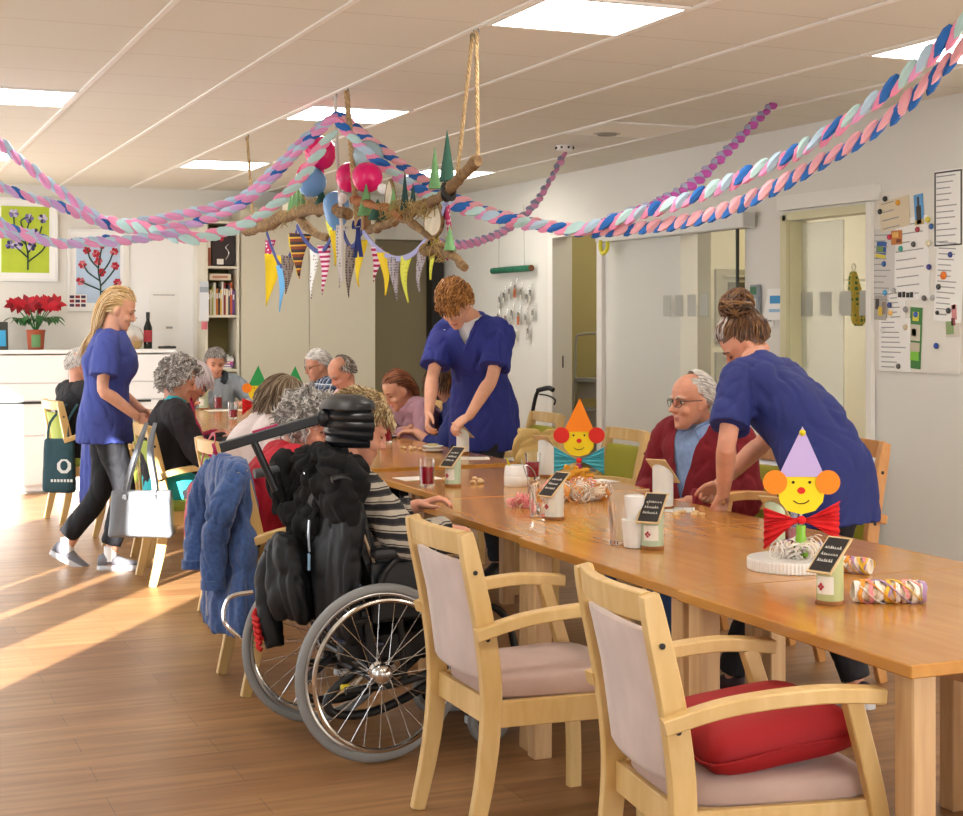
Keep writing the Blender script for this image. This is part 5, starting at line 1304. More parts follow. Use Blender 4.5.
# clowns
P_yel = mat('yellow paper', 'f0d41f', .8); P_or = mat('orange paper', 'f1861c', .8); P_red = mat('red paper', 'd32a22', .8); P_lil = mat('lilac paper', 'bba9dd', .8); P_tur = mat('turquoise crepe', '58bccb', .9); P_rcr = mat('red crepe', 'd82226', .9); P_grn = mat('green paper', '2f9e55', .8)
M_ink = mat('black ink', '22201f', .7); M_mag2 = mat('magenta glass', 'b3126a', .25); M_lgr = mat('lime glass', '83bd2c', .25); M_pom = mat('yellow pompon', 'd8c52a', .9); M_ppl = mat('clear stem', 'd8dcd8', .3)
def clown(label, x, y, rotz, s, hat, ear, bow, vase, zb=0., pom=False):
    t = thing('paper_clown', label, 'paper clown', (x, y, TZ+zb), R(rotz), 'paper clowns on the table')
    MB().lathe([(.026*s, 0), (.032*s, .004), (.024*s, .04*s), (.016*s, .09*s), (.018*s, .11*s), (.016*s, .115*s)], 22).build('vase', vase, t, smooth=50)
    MB().tube([(0, 0, .02), (0, 0, .26*s)], .004, 8).build('stick', M_ppl, t)
    F = TR((0, 0, 0), (PI/2, 0, 0))                     # paper stands upright facing -y
    def disc(nm, poly, m_, d, par=t, th=.0016): return MB().prism([(p[0]*s, p[1]*s) for p in poly], th, M=TR((0, d, 0)) @ F, mi=0).build(nm, m_, par, smooth=0)
    hd = disc('head', [(-.083, .31), (-.086, .245), (-.078, .20), (-.05, .168), (0, .155), (.05, .168), (.078, .20), (.086, .245), (.083, .31)], P_yel, -.006)
    disc('hat', [(-.085, .275 if False else .292), (.085, .292), (.004, .475)], hat, -.0085)
    circ = lambda cx, cy, r, n=26: [(cx+r*math.cos(2*PI*i/n), cy+r*math.sin(2*PI*i/n)) for i in range(n)]
    for sx in (-1, 1): disc('ear', circ(sx*.096, .272, .044), ear, -.011)
    for sx in (-1, 1):
        e_ = MB().ell((sx*.03*s, -.0095, .272*s), (.0055*s, .003, .0055*s), n=10, k=6).build('eye', M_ink, hd)
    MB().prism([((.014*math.cos(2*PI*i/18))*s, (.242+.012*math.sin(2*PI*i/18))*s) for i in range(18)], .003, M=TR((0, -.009, 0)) @ F).build('nose', P_red, hd, smooth=0)
    MB().tube(catmull([(-.028*s, -.0085, .205*s), (-.012*s, -.009, .195*s), (.012*s, -.009, .196*s), (.028*s, -.0085, .207*s)], 4), .0018*s, 5).build('mouth', M_ink, hd)
    for sx in (-1, 1):                                   # pleated crepe bow
        m = MB(); N = 14; top = []; 
        for u in (0, .35, .7, 1):
            for i in range(N+1):
                v_ = -1+2*i/N; zig = .012*(1 if i % 2 else -1)*u
                top.append((sx*(.012+.125*u)*s, (-.012+zig)*s, (.135+v_*(.008+.066*u)-(.022*u*(1.4 if sx < 0 else .3) if bow is P_rcr else 0)+.006*math.sin(5*v_+2*u))*s))
        n1 = N+1; fs = [(r_*n1+i, r_*n1+i+1, (r_+1)*n1+i+1, (r_+1)*n1+i) for r_ in range(3) for i in range(N)]
        o = m.add(top, fs).build('bow', bow, t, smooth=20); so_ = o.modifiers.new('s', 'SOLIDIFY'); so_.thickness = .002
    MB().ell((0, -.014*s, .135*s), (.016*s, .012*s, .016*s), n=12, k=8).build('knot', bow if bow is P_rcr else P_red, t)
    if pom: MB().ell((.003*s, -.012, .452*s), .012*s, n=10, k=7).build('pompon', M_pom, t)
    return t
clown('paper clown with lilac pointed hat, orange ears and red crepe bow', 2.66, 3.86, -23, .83, P_lil, P_or, P_rcr, M_lgr, .035, True)
clown('paper clown with orange pointed hat, red ears and turquoise bow', 2.95, 5.95, -23, .80, P_or, P_red, P_tur, M_mag2, .03)
clown('far paper clown with a green hat and orange ears', 2.90, 11.35, -14, .85, P_grn, P_or, P_rcr, M_mag2)
clown('far paper clown with a green hat and red ears', 3.12, 11.1, -14, .85, P_grn, P_red, P_rcr, M_mag2)
# round white ridged stand under the lilac-hatted clown
t = thing('cake_stand', 'round white ridged stand under the lilac-hatted clown', 'stand', (2.63, 3.87, TZ))
m = MB(); rs = []
N = 144
for z, k in ((0, .985), (.003, 1), (.030, 1), (.034, .985)):
    rs.append([((.128+(.0022 if j % 2 else 0))*k*math.cos(2*PI*j/N), (.128+(.0022 if j % 2 else 0))*k*math.sin(2*PI*j/N), z) for j in range(N)])
m.rings(rs); m.build('drum', M_china, t, smooth=20)
# curled paper streamers
def coil(mb, c, R_, L, turns, w, ax, mi=0, ph=0, n=14):
    ax = V(ax).normalized(); u = ax.orthogonal().normalized(); v_ = ax.cross(u); pts = []
    for i in range(int(turns*n)+1):
        a = 2*PI*i/n+ph; t_ = i/(turns*n); pts.append(V(c)+ax*(t_-.5)*L+u*math.cos(a)*R_+v_*math.sin(a)*R_)
    mb.bar(pts, .0012, w, mi=mi, up=ax)
SC_ = [mat('cream streamer', 'ead9bd', .85), mat('pink streamer', 'e58f92', .85), mat('orange streamer', 'e49a3a', .85), mat('white streamer', 'efe9e2', .85), mat('violet streamer', 'b493b8', .85), mat('yellow streamer', 'e3b83c', .85)]
def streamer_heap(label, x, y, n, sx, sy, h, cols, seed, z=0., Rr=(.018, .034)):
    rg = random.Random(seed); m = MB()
    for i in range(n):
        a = rg.uniform(0, 6.3); r_ = math.sqrt(rg.uniform(0, 1)); px_, py_ = sx*r_*math.cos(a), sy*r_*math.sin(a); hh = h*(1-r_*.75)
        R_ = rg.uniform(*Rr); coil(m, (px_, py_, R_*.8+rg.uniform(0, hh)), R_, rg.uniform(.03, .08), rg.uniform(2, 4), .006, (rg.uniform(-1, 1), rg.uniform(-1, 1), rg.uniform(-.3, .5)), rg.choice(cols), rg.uniform(0, 6))
    o = m.build('paper_streamers', SC_, smooth=30, loc=(x, y, TZ+z)); return tag(o, label, 'streamers', kind='stuff')
streamer_heap('heap of curled cream and pink paper streamers round the magenta vase', 2.80, 5.72, 70, .15, .15, .06, (0, 0, 1, 2, 3, 3), 4)
streamer_heap('loose pink paper streamers to the side of the faceted glass', 2.50, 5.55, 14, .06, .06, .03, (1, 1, 1, 0), 9, 0, (.012, .022))
streamer_heap('curled white streamers on the round white stand', 2.66, 3.86, 18, .09, .07, .02, (3, 3, 0, 4), 11, .036, (.016, .026))
M_snack = mat('orange snack', 'd99a26', .7)
t = thing('snack_pile', 'pile of golden paper rolls lying on the streamers by the magenta vase', 'paper rolls', (2.86, 5.82, TZ+.06))
rg = random.Random(3)
for i in range(9): MB().tube([(rg.uniform(-.06, .06), rg.uniform(-.05, .05), .01+.006*i), (rg.uniform(-.09, .09), rg.uniform(-.06, .06), .012+.006*i)], .011, 8).build('roll', M_snack, t)
def streamer_roll(label, x, y, rotz, L, r):
    t = thing('streamer_roll', label, 'streamer', (x, y, TZ), R(rotz), 'coiled paper streamer rolls')
    m = MB(); nr = max(8, int(L/.0115)); rg = random.Random(int(L*1000))
    for k in range(nr):
        xx = -L*.46+L*.92*k/(nr-1); tl = .5*(1 if k % 2 else -1)+rg.uniform(-.2, .2); rr = r*rg.uniform(.92, 1.06); pts = []
        for i in range(19):
            a = 2*PI*i/18; pts.append((xx+tl*rr*.55*math.cos(a)+.004*math.sin(3*a+k), rr*math.cos(a), r+rr*math.sin(a)*.98))
        m.bar(pts, .0020, .0105, mi=(3, 0, 4, 2, 3, 5, 1, 0)[(k*3) % 8], up=(1, 0, 0))
    for k in range(5):
        pts = []
        for i in range(25):
            q = i/24; a = 2*PI*(k/5)+q*5; pts.append((L*.9*(q-.5), r*1.03*math.cos(a), r+r*1.03*math.sin(a)))
        m.bar(pts, .009, .0018, mi=(4, 2, 3, 1, 5)[k], up=(0, 0, 1))
    m.build('ribbon_net', SC_, t, smooth=30)
    m = MB().lathe([(r*.80, -L*.48), (r*.82, 0), (r*.80, L*.48)], 24, M=TR((0, 0, r), (0, PI/2, 0))); m.build('core', SC_[0], t)
    for s in (-1, 1):
        rg_ = MB(); rg_.bar([(s*L*.5, r*.9*math.cos(2*PI*i/24), r+r*.9*math.sin(2*PI*i/24)) for i in range(25)], .002, .012, up=(1, 0, 0)); rg_.build('end_ring', SC_[3], t)
    return t
streamer_roll('long coiled streamer roll with violet and orange rings near the table corner', 2.55, 3.30, -25, .175, .030)
streamer_roll('short coiled streamer roll behind the flower tin', 2.76, 3.72, -60, .075, .024)
# bingo cards, plate, papers and small pieces
M_paper = mat('white paper', 'ecebe6', .7); M_piece = mat('wooden counter', 'd8b98a', .6); M_print = mat('grey print', '9a9a98', .7)
def sheet(label, x, y, z, w_, h_, rotz, name='sheet_of_paper', lines=0):
    t = thing(name, label, 'paper', (x, y, z), R(rotz)); MB().box((0, 0, .0008), (w_, h_, .0016)).build('sheet', M_paper, t, smooth=0)
    if lines:
        m = MB()
        for i in range(lines): m.box((0, h_*(-.4+.8*i/max(1, lines-1)), .0018), (w_*.8, .004, .0006))
        m.build('printed_lines', M_print, t, smooth=0)
    return t
t = thing('bingo_card', 'pale game card with a printed grid in front of the man in burgundy', 'game card', (3.0, 5.25, TZ), R(-30))
MB().box((0, 0, .001), (.2, .15, .002)).build('card', M_paper, t, smooth=0)
m = MB()
for i in range(6): m.box((-.09+.036*i, 0, .0024), (.0025, .14, .0006)); m.box((0, -.065+.026*i, .0024), (.185, .0025, .0006))
m.build('grid_print', M_print, t, smooth=0)
rg = random.Random(5)
cnt = None
for i in range(11):
    a = (2.93+rg.uniform(-.10, .13), 5.12+rg.uniform(-.07, .05))
    if cnt is None: cnt = thing('game_counter', 'small round wooden counter among those by the game card', 'counter', (*a, TZ), 0, 'round wooden counters by the game card'); MB().lathe([(.012, 0), (.013, .002), (.013, .006), (.012, .008)], 16).build('disc', M_piece, cnt)
    else: dup(cnt, (*a, TZ), 0)
pc = None
for i in range(13):
    a = (2.55+rg.uniform(-.02, .17), 6.50+rg.uniform(-.10, .10)) if i < 6 else (3.02+rg.uniform(-.03, .12), 8.25+rg.uniform(-.1, .12))
    lb = 'small pale biscuit piece beside the juice glass and green tin' if i < 6 else 'small pale biscuit piece by the stacked saucers'
    gp = 'biscuit pieces by the juice glass' if i < 6 else 'biscuit pieces by the saucers'
    if pc is None: pc = thing('biscuit', lb, 'biscuit', (*a, TZ), 0, gp); MB().ell((0, 0, .009), (.016, .012, .009), n=10, k=6).build('piece', M_piece, pc)
    else: dup(pc, (*a, TZ), rg.uniform(0, 3), lb, gp)
M_food = mat('pale food', 'c9bd84', .7)
t = thing('saucer_stack', 'two white saucers with a biscuit under the hand of the young man', 'saucers', (3.08, 8.08, TZ))
for k, z in enumerate((0, .022)): MB().lathe([(.035, z), (.045, z+.002), (.062, z+.012), (.06, z+.013), (.044, z+.005), (.001, z+.004)], 26).build('saucer', M_china, t)
MB().ell((0, 0, .04), (.036, .036, .008), n=14, k=6).build('biscuit_topping', M_food, t)
t = thing('plate', 'white plate with food in front of the woman in the mauve sweater', 'plate', (3.14, 9.15, TZ))
MB().lathe([(.05, 0), (.06, .002), (.095, .016), (.092, .018), (.058, .006), (.001, .005)], 30).build('rim', M_china, t); MB().ell((0, 0, .014), (.06, .055, .012), n=14, k=6).build('food', M_food, t)
sheet('sheet of paper at the end of the back table by the young man', 3.12, 7.62, TZ, .21, .15, -20, lines=6)
sheet('sheet of paper on the table corner behind the orange-hatted clown', 3.2, 6.3, TZ, .2, .14, 10, lines=0)
sheet('paper sheet in front of the woman in the wheelchair', 2.5, 6.75, TZ, .2, .15, 5)
sheet('paper sheet in front of the man in the grey hooded top', 2.9, 12.45, TZ, .3, .2, 0)
# ---------------------------------------------------------------- hanging branch decoration
M_bark = wood('bark', '5e4630', '9a7c52', .9, stretch=(6, 6, 6), scale=6); M_bark2 = wood('reddish bark', '7a4a26', 'a86c3a', .85, stretch=(6, 6, 6), scale=6); M_straw = mat('straw', 'a8905a', .9); M_rope = mat('twisted rope', 'b59a72', .9, var=(60, .3)); M_cord = mat('white cord', 'd8d4cc', .8); M_hook = mat('steel hook', '8a8a88', .4, metal=.8)
def branch(label, pts, r0, r1, m_, seed, twigs=(), straw=()):
    t = thing('branch', label, 'branch', (0, 0, 0), 0, 'bark branches hung in a row under the ceiling')
    P = catmull([(x, y, z) for x, y, z in pts], 6); rg = random.Random(seed); k = len(P)
    for i in range(1, k-1): P[i] = P[i]+V((rg.uniform(-.008, .008), 0, rg.uniform(-.008, .008)))
    mb = MB(); mb.tube(P, [.8*(r0+(r1-r0)*i/(k-1))*rg.uniform(.85, 1.15) for i in range(k)], 10); mb.build('limb', m_, t, smooth=60)
    for tp, a, b_ in twigs:
        q = catmull(tp, 5); mb = MB(); mb.tube(q, [(a+(b_-a)*i/(len(q)-1))*rg.uniform(.85, 1.15) for i in range(len(q))], 9); mb.build('twig', m_, t, smooth=60)
    if straw:
        mb = MB()
        for (cx, cy, cz, n, sz) in straw:
            for i in range(n):
                c = V((cx, cy, cz))+V((rg.uniform(-1, 1)*.03, rg.uniform(-1, 1)*sz, rg.uniform(-1, 1)*.03)); d = V((rg.uniform(-1, 1), rg.uniform(-1, 1), rg.uniform(-1, 1)))*.034
                mb.tube(catmull([c-d, c+V((0, 0, rg.uniform(-.01, .015))), c+d], 2), .0022, 4)
        mb.build('straw_wrap', M_straw, t)
    return t
branch('long bark branch at the far end of the hanging decoration', [(2.40, 9.66, 2.085), (2.38, 9.1, 2.09), (2.41, 8.43, 2.125), (2.4, 7.94, 2.11), (2.41, 7.56, 2.05)], .05, .04, M_bark, 1, [([(2.41, 8.5, 2.09), (2.44, 8.27, 1.99), (2.45, 8.03, 1.95)], .028, .02)], [(2.4, 8.9, 2.1, 60, .3), (2.4, 8.3, 2.14, 60, .25)])
branch('reddish bark branch in the middle of the hanging decoration', [(2.4, 7.44, 2.115), (2.39, 7.09, 2.065), (2.4, 6.67, 1.99)], .028, .024, M_bark2, 2, [], [(2.4, 6.8, 2.02, 90, .16)])
branch('forked bark branch rising to the near rope', [(2.42, 7.24, 1.95), (2.41, 6.94, 1.965), (2.41, 6.67, 1.99), (2.4, 6.39, 2.02), (2.4, 6.12, 2.055), (2.4, 5.95, 2.115), (2.4, 5.77, 2.155)], .028, .03, M_bark, 3, [([(2.41, 6.7, 1.98), (2.42, 6.5, 1.91), (2.42, 6.35, 1.86)], .022, .014)], [(2.4, 6.5, 2.0, 90, .2)])
branch('short bark stub hanging lowest at the near end', [(2.42, 6.46, 1.82), (2.42, 6.2, 1.80), (2.41, 5.94, 1.72)], .03, .022, M_bark, 4, [], [(2.42, 6.3, 1.81, 60, .12)])
# ropes
def rope(label, a, b_, r, m_, braid=True, hook=True):
    t = thing('rope', label, 'rope', (0, 0, 0), 0, 'ropes carrying the hanging branches'); a, b_ = V(a), V(b_)
    mb = MB()
    if braid:
        for k in range(3):
            mb.tube([a.lerp(b_, i/60)+V((math.cos(i*.9+k*2.1), math.sin(i*.9+k*2.1), 0))*r*.8 for i in range(61)], r*.75, 5)
    else: mb.tube(catmull([a, a.lerp(b_, .3)+V((.0, .006, 0)), a.lerp(b_, .7)+V((0, -.02, 0)), b_], 6), r, 8)
    mb.build('strand', m_, t)
    MB().tube(catmull([a+V((0, 0, .02)), a+V((.01, 0, 0)), a+V((0, .01, -.03)), a+V((-.01, 0, -.01))], 4), .004, 6).build('hook', M_hook, t)
rope('braided rope at the far end of the hanging branches', (2.4, 9.67, 2.69), (2.4, 9.5, 2.09), .0065, M_rope)
rope('smooth white cord beside the balloons', (2.4, 7.75, 2.69), (2.4, 7.62, 1.70), .010, M_cord, False)
rope('twisted rope in front of the pink balloons', (2.4, 7.55, 2.69), (2.41, 7.40, 1.98), .011, M_rope)
rope('first strand of the braided rope pair at the near end of the branches', (2.4, 5.83, 2.69), (2.38, 5.95, 2.12), .0065, M_rope)
rope('second strand of the braided rope pair at the near end of the branches', (2.4, 5.79, 2.69), (2.41, 5.80, 2.15), .0065, M_rope)
# felt cones
M_felt = [mat('green felt', '6d9a68', .95, bump=(60, .5, .006)), mat('dark green felt', '33594b', .95, bump=(60, .5, .006)), mat('deep green felt', '1f3d3a', .95, bump=(60, .5, .006))]
M_birch = mat('birch slice', 'cfc4ac', .85, var=(20, .1)); M_blk = wood('wood block', '7a5636', '9c7650', .7)
def cone(label, y, zb, zt, r, mi, x=2.4, block=0.):
    t = thing('felt_cone', label, 'cone', (x, y, zb), 0, 'green felt cones standing on the branches'); h = zt-zb
    m = MB(); n = 12; k = 14; rs = [[(r*(1-.96*i/k)*(1+.05*(i % 2))*math.cos(2*PI*j/n), r*(1-.96*i/k)*(1+.05*(i % 2))*math.sin(2*PI*j/n), h*i/k) for j in range(n)] for i in range(k+1)]
    m.rings(rs); m.build('cone', M_felt[mi], t)
    if block: MB().box((0, 0, -block/2), (.04, .04, block), bev=.003).build('block', M_blk, t, smooth=0)
for a in (('light green felt cone next to the tallest cone', 6.27, 2.08, 2.265, .028, 0), ('tallest dark green felt cone at the near end of the branches', 6.12, 2.10, 2.32, .034, 1), ('slim deep green felt cone over the straw bundle', 6.66, 2.01, 2.19, .022, 2), ('shorter slim deep green cone next to the straw bundle', 6.55, 2.02, 2.13, .018, 2),
          ('small light green cone just before the straw bundle', 6.82, 2.02, 2.135, .022, 0), ('broad light green cone on a wooden block near the twisted rope', 7.23, 2.02, 2.18, .045, 0, 2.4, .07), ('dark green squat cone beside the wooden block', 7.05, 1.99, 2.09, .05, 1), ('light green cone on the lowest bark stub', 6.09, 1.80, 1.91, .026, 0), ('faint green cone at the far tip of the long branch', 9.31, 2.12, 2.21, .035, 0), ('dark green cone by the light blue balloon', 8.0, 2.13, 2.22, .04, 1)): cone(*a)
for i, (y, zt) in enumerate(((8.62, 2.29), (8.53, 2.31), (8.45, 2.30), (8.37, 2.27))):
    cone('green felt stick in the upright row under the pink balloons', y, 2.13, zt, .022, 0)
def birch(label, y, z, w_, h, rx=0.):
    t = thing('birch_slice', label, 'wood slice', (2.43, y, z), 0, 'pale birch slices on the branches')
    poly = [(w_*math.cos(a)*(1-.35*math.sin(a)), h*math.sin(a)) for a in [2*PI*i/22 for i in range(22)]]
    M = Matrix.Rotation(PI/2, 4, 'Z') @ Matrix.Rotation(PI/2, 4, 'X') @ Matrix.Rotation(rx, 4, 'Z')
    MB().prism(poly, .014, M=M).build('disc', M_birch, t, smooth=30)
    MB().tube([(M @ V((p[0]*1.02, p[1]*1.02, 0)))[:] for p in poly], .009, 6, closed=True).build('bark_rim', M_bark, t)
birch('pale pointed birch slice on the far part of the long branch', 8.80, 2.19, .09, .10)
birch('pale birch slice under the light blue balloon', 8.15, 2.15, .06, .07)
birch('pale birch slice behind the twisted rope', 7.32, 2.08, .05, .10)
birch('pale birch slice between the wooden block and the straw bundle', 6.95, 2.09, .06, .085)
birch('pale birch slice below the tall cones, tied with a dark ribbon', 6.36, 1.96, .10, .085)
# balloons
M_bp = mat('pink balloon', 'e0186e', .18, spec=.5, sss=.1); M_bb = mat('blue balloon', '6f9fd2', .18, sss=.1); M_bg = mat('grey blue balloon', 'a3bcc6', .18, sss=.1); M_bw = mat('white balloon', 'e6e6e6', .2)
def balloon(label, y, z, r, m_, dx=0., dirn=(0, 0, -1), st=1.):
    t = thing('balloon', label, 'balloon', (2.4+dx, y, z), 0, 'balloons in the hanging decoration')
    M = frame_to((0, 0, 0), V(dirn)); prof = [(r*math.sin(PI*i/16)*(1-.0*i), -r*math.cos(PI*i/16)*(1 if i < 8 else st)) for i in range(16)]+[(.012, r*1.04*st), (.005, r*1.08*st)]
    prof[0] = (.001, -r); m = MB(); m.lathe(prof, 26, M=M); m.build('skin', m_, t, smooth=80)
    MB().lathe([(.004, r*1.07*st), (.012, r*1.12*st), (.011, r*1.13*st)], 10, M=M).build('knot', m_, t)
balloon('topmost magenta balloon of the cluster', 8.02, 2.42, .088, M_bp, 0, (0, -.3, -1), 1.15)
balloon('magenta balloon lowest at the far side of the cluster', 8.32, 2.315, .080, M_bp, .03, (0, -.9, .5), 1.2)
balloon('magenta balloon in front of the twisted rope', 7.60, 2.245, .080, M_bp, .04, (0, .7, .4), 1.1)
balloon('magenta balloon behind the twisted rope, partly hidden', 7.30, 2.22, .078, M_bp, .03, (0, .8, .3), 1.1)
balloon('round sky blue balloon in the middle of the cluster', 8.02, 2.25, .080, M_bb, -.05, (0, -.6, .6), 1.1)
balloon('greyish blue balloon at the back of the cluster', 7.48, 2.345, .085, M_bg, .09, (0, .3, -1), 1.1)
balloon('long light blue balloon hanging down from the cluster', 7.80, 2.12, .070, M_bb, .02, (0, -.15, -1), 2.0)
balloon('tiny white balloon by the twisted rope', 7.52, 2.13, .026, M_bw, -.03, (0, 0, -1), 1.1)
balloon('tiny white balloon beyond the twisted rope', 7.12, 2.15, .026, M_bw, .05, (0, 0, -1), 1.1)
# bunting
def dots(nm, c0, c1, sc=60, thr=.32):
    if nm in MATS: return MATS[nm]
    m = mat(nm, c0, .85); nt = m.node_tree; b = nt.nodes['Principled BSDF']; tc = nt.nodes.new('ShaderNodeTexCoord'); vo = nt.nodes.new('ShaderNodeTexVoronoi'); vo.inputs['Scale'].default_value = sc; vo.inputs['Randomness'].default_value = .25
    lt = nt.nodes.new('ShaderNodeMath'); lt.operation = 'LESS_THAN'; lt.inputs[1].default_value = thr; mx = nt.nodes.new('ShaderNodeMix'); mx.data_type = 'RGBA'; mx.inputs['A'].default_value = (*srgb(c0), 1); mx.inputs['B'].default_value = (*srgb(c1), 1)
    nt.links.new(tc.outputs['Object'], vo.inputs['Vector']); nt.links.new(vo.outputs['Distance'], lt.inputs[0]); nt.links.new(lt.outputs[0], mx.inputs['Factor']); nt.links.new(mx.outputs['Result'], b.inputs['Base Color']); return m
PM = dict(reddot=dots('red dotted cloth', 'b0205a', 'f0e8ea', 45), yel=mat('yellow cloth', 'e2c31c', .85), blue=mat('light blue cloth', '6aaede', .85), pat=dots('brown patterned cloth', '8d8078', '4a4038', 70, .4), wdot=dots('white dotted cloth', 'e4e2dd', '4a4a4a', 50, .25), pstr=bands('pink striped cloth', [(0, 'b3205e'), (.5, 'e9d9de')], 'Z', 38.), lime=dots('lime dotted cloth', 'd3d54a', 'b9a23a', 50, .2), rust=bands('rust striped cloth', [(0, '7c3a20'), (.4, 'd9a23a'), (.6, '3a3030')], 'Z', 22.), whp=dots('pale patterned cloth', 'd6d2cf', '8a8894', 60, .3), silver=dots('silver patterned cloth', 'a79fa2', '6c6064', 80, .4))
M_rib = mat('dark blue ribbon', '2b3a80', .7); M_rib2 = mat('lilac ribbon', '9a9cc8', .7)
def bunting(label, pts, rib, flags):
    t = thing('bunting', label, 'bunting', (0, 0, 0), 0, 'bunting strung under the branches'); P = catmull([(2.43, y, z) for y, z in pts], 8)
    MB().bar([p[:] for p in P], .006, .026, up=(0, 0, 1)).build('ribbon', rib, t)
    for (y, z, w_, h, key, rot) in flags:
        M = TR((2.43, y, z), (0, 0, R(rot))) @ Matrix.Rotation(R(rot*.15), 4, 'X'); n = 8; vs = []
        for i in range(n+1):
            q = i/n; ww = w_/2*(1-q)+.001
            for s in (-1, 0, 1): vs.append((.012*math.sin(q*4+y*7)+(.008 if s == 0 else 0), s*ww, -h*q))
        fs = [(i*3+j, i*3+j+1, (i+1)*3+j+1, (i+1)*3+j) for i in range(n) for j in (0, 1)]
        o = MB().add(vs, fs, 0, M).build('pennant', PM[key], t, smooth=60); s_ = o.modifiers.new('s', 'SOLIDIFY'); s_.thickness = .002
bunting('bunting at the far end with yellow, light blue and dotted pennants', [(9.29, 2.05), (9.14, 1.93), (8.95, 1.826), (8.75, 1.885), (8.60, 2.02)], M_rib, [(9.23, 2.0, .11, .20, 'reddot', 20), (9.10, 1.90, .13, .32, 'yel', 60), (8.95, 1.83, .11, .28, 'blue', 15), (8.76, 1.88, .10, .23, 'pat', 50), (8.62, 2.0, .16, .24, 'yel', 10)])
bunting('bunting under the long branch with white dotted and pink striped pennants', [(8.60, 2.05), (8.43, 1.958), (8.19, 1.885), (7.99, 1.909), (7.81, 2.04)], M_rib, [(8.52, 2.0, .18, .26, 'rust', 30), (8.26, 1.90, .13, .28, 'wdot', 10), (8.05, 1.91, .12, .27, 'pstr', 20), (7.88, 2.04, .20, .24, 'lime', 0), (7.84, 1.98, .06, .19, 'yel', 30)])
bunting('short dark blue bunting by the white cord', [(7.72, 1.98), (7.62, 1.90), (7.53, 1.883), (7.39, 1.95)], M_rib, [(7.70, 2.0, .08, .33, 'whp', 40), (7.54, 1.885, .09, .27, 'pat', 40), (7.42, 1.91, .13, .24, 'yel', 10)])
bunting('lilac bunting nearest the camera with lime, silver and dotted pennants', [(7.376, 1.958), (7.17, 1.862), (6.9, 1.797), (6.66, 1.802), (6.46, 1.862), (6.3, 1.935), (6.14, 2.08)], M_rib2, [(7.15, 1.86, .07, .17, 'pstr', 40), (7.03, 1.83, .12, .21, 'yel', 10), (6.87, 1.80, .10, .21, 'silver', 20), (6.72, 1.80, .12, .22, 'lime', 5), (6.53, 1.83, .10, .20, 'silver', 10), (6.38, 1.91, .13, .23, 'lime', 0), (6.2, 2.0, .15, .24, 'reddot', -10)])
# dark ribbon bows
t = thing('ribbon_bow', 'dark blue ribbon bow beside the twisted rope', 'bow', (2.41, 7.39, 1.96))
for a in (-1, 1): MB().bar(catmull([(0, 0, .02), (0, a*.05, .05), (0, a*.07, .01), (0, 0, .0), (0, a*.05, -.14)], 5), .004, .022, up=(1, 0, 0)).build('loop', M_rib, t)
t = thing('ribbon_bow', 'black ribbon wrapped round the near branch under the tall cones', 'bow', (2.4, 6.1, 2.06))
for a in (-1, 1): MB().bar(catmull([(.0, a*.04, .03), (-.035, 0, .0), (.0, -a*.03, -.04), (.03, 0, 0), (0, a*.08, .03)], 5), .004, .022, up=(0, 0, 1)).build('loop', M_ink, t)

# ---------------------------------------------------------------- crepe paper chains
CP = dict(pink=mat('pink crepe', 'e39cc9', .9), rose=mat('rose crepe', 'eb92b4', .9), lblue=mat('pale blue crepe', 'b4cfe2', .9), blue=mat('blue crepe', '2c6cba', .9), mint=mat('mint crepe', 'b4d6d4', .9), mag=mat('magenta crepe', 'b653a8', .9), grey=mat('grey lilac crepe', '9a9cb8', .9), salm=mat('salmon crepe', 'eeb2ba', .9), lil=mat('lilac crepe', 'c8a6dc', .9))
def chain(label, pts, cols, w_=.062, seed=0):
    P = catmull(pts, 10)
    L = [0]
    for i in range(1, len(P)): L.append(L[-1]+(P[i]-P[i-1]).length)
    rg = random.Random(seed); w_ *= 1.22; step = w_*.66; n = int(L[-1]/step); mb = MB(); order = list(dict.fromkeys(cols))
    k = 0
    for i in range(n):
        s = (i+.5)*step
        while k < len(L)-2 and L[k+1] < s: k += 1
        f = (s-L[k])/max(1e-6, L[k+1]-L[k]); c = P[k].lerp(P[k+1], f); d = (P[k+1]-P[k]).normalized()
        up = V((0, 0, 1)); side = d.cross(up).normalized(); up = side.cross(d)
        sg = 1 if i % 2 else -1; tw = rg.uniform(-.25, .25)
        a = (d*.92+up*.36+side*tw*.6).normalized(); b_ = a.cross(d).normalized(); e = b_.cross(a)
        l = w_*.80*rg.uniform(.9, 1.1); h = w_*.31*rg.uniform(.85, 1.15); th = w_*.2
        c = c+up*sg*w_*.05+side*sg*w_*.05
        vs = []
        for u, hh in ((-1, .22), (-.62, .80), (0, 1), (.62, .80), (1, .22)):
            for q in range(6):
                g = 2*PI*q/6+.5; vs.append((c+a*l*u+e*(h*hh*math.cos(g))+b_*(th*hh*math.sin(g)+.25*th*u*math.cos(g)))[:])
        fs = [(r_*6+q, r_*6+(q+1) % 6, (r_+1)*6+(q+1) % 6, (r_+1)*6+q) for r_ in range(4) for q in range(6)]+[tuple(range(5, -1, -1)), tuple(range(24, 30))]
        mb.add(vs, fs, order.index(cols[i % len(cols)]))
    o = mb.build('paper_chain', [CP[c] for c in order], smooth=35)
    return tag(o, label, 'paper chain', 'crepe paper chains hung across the room')
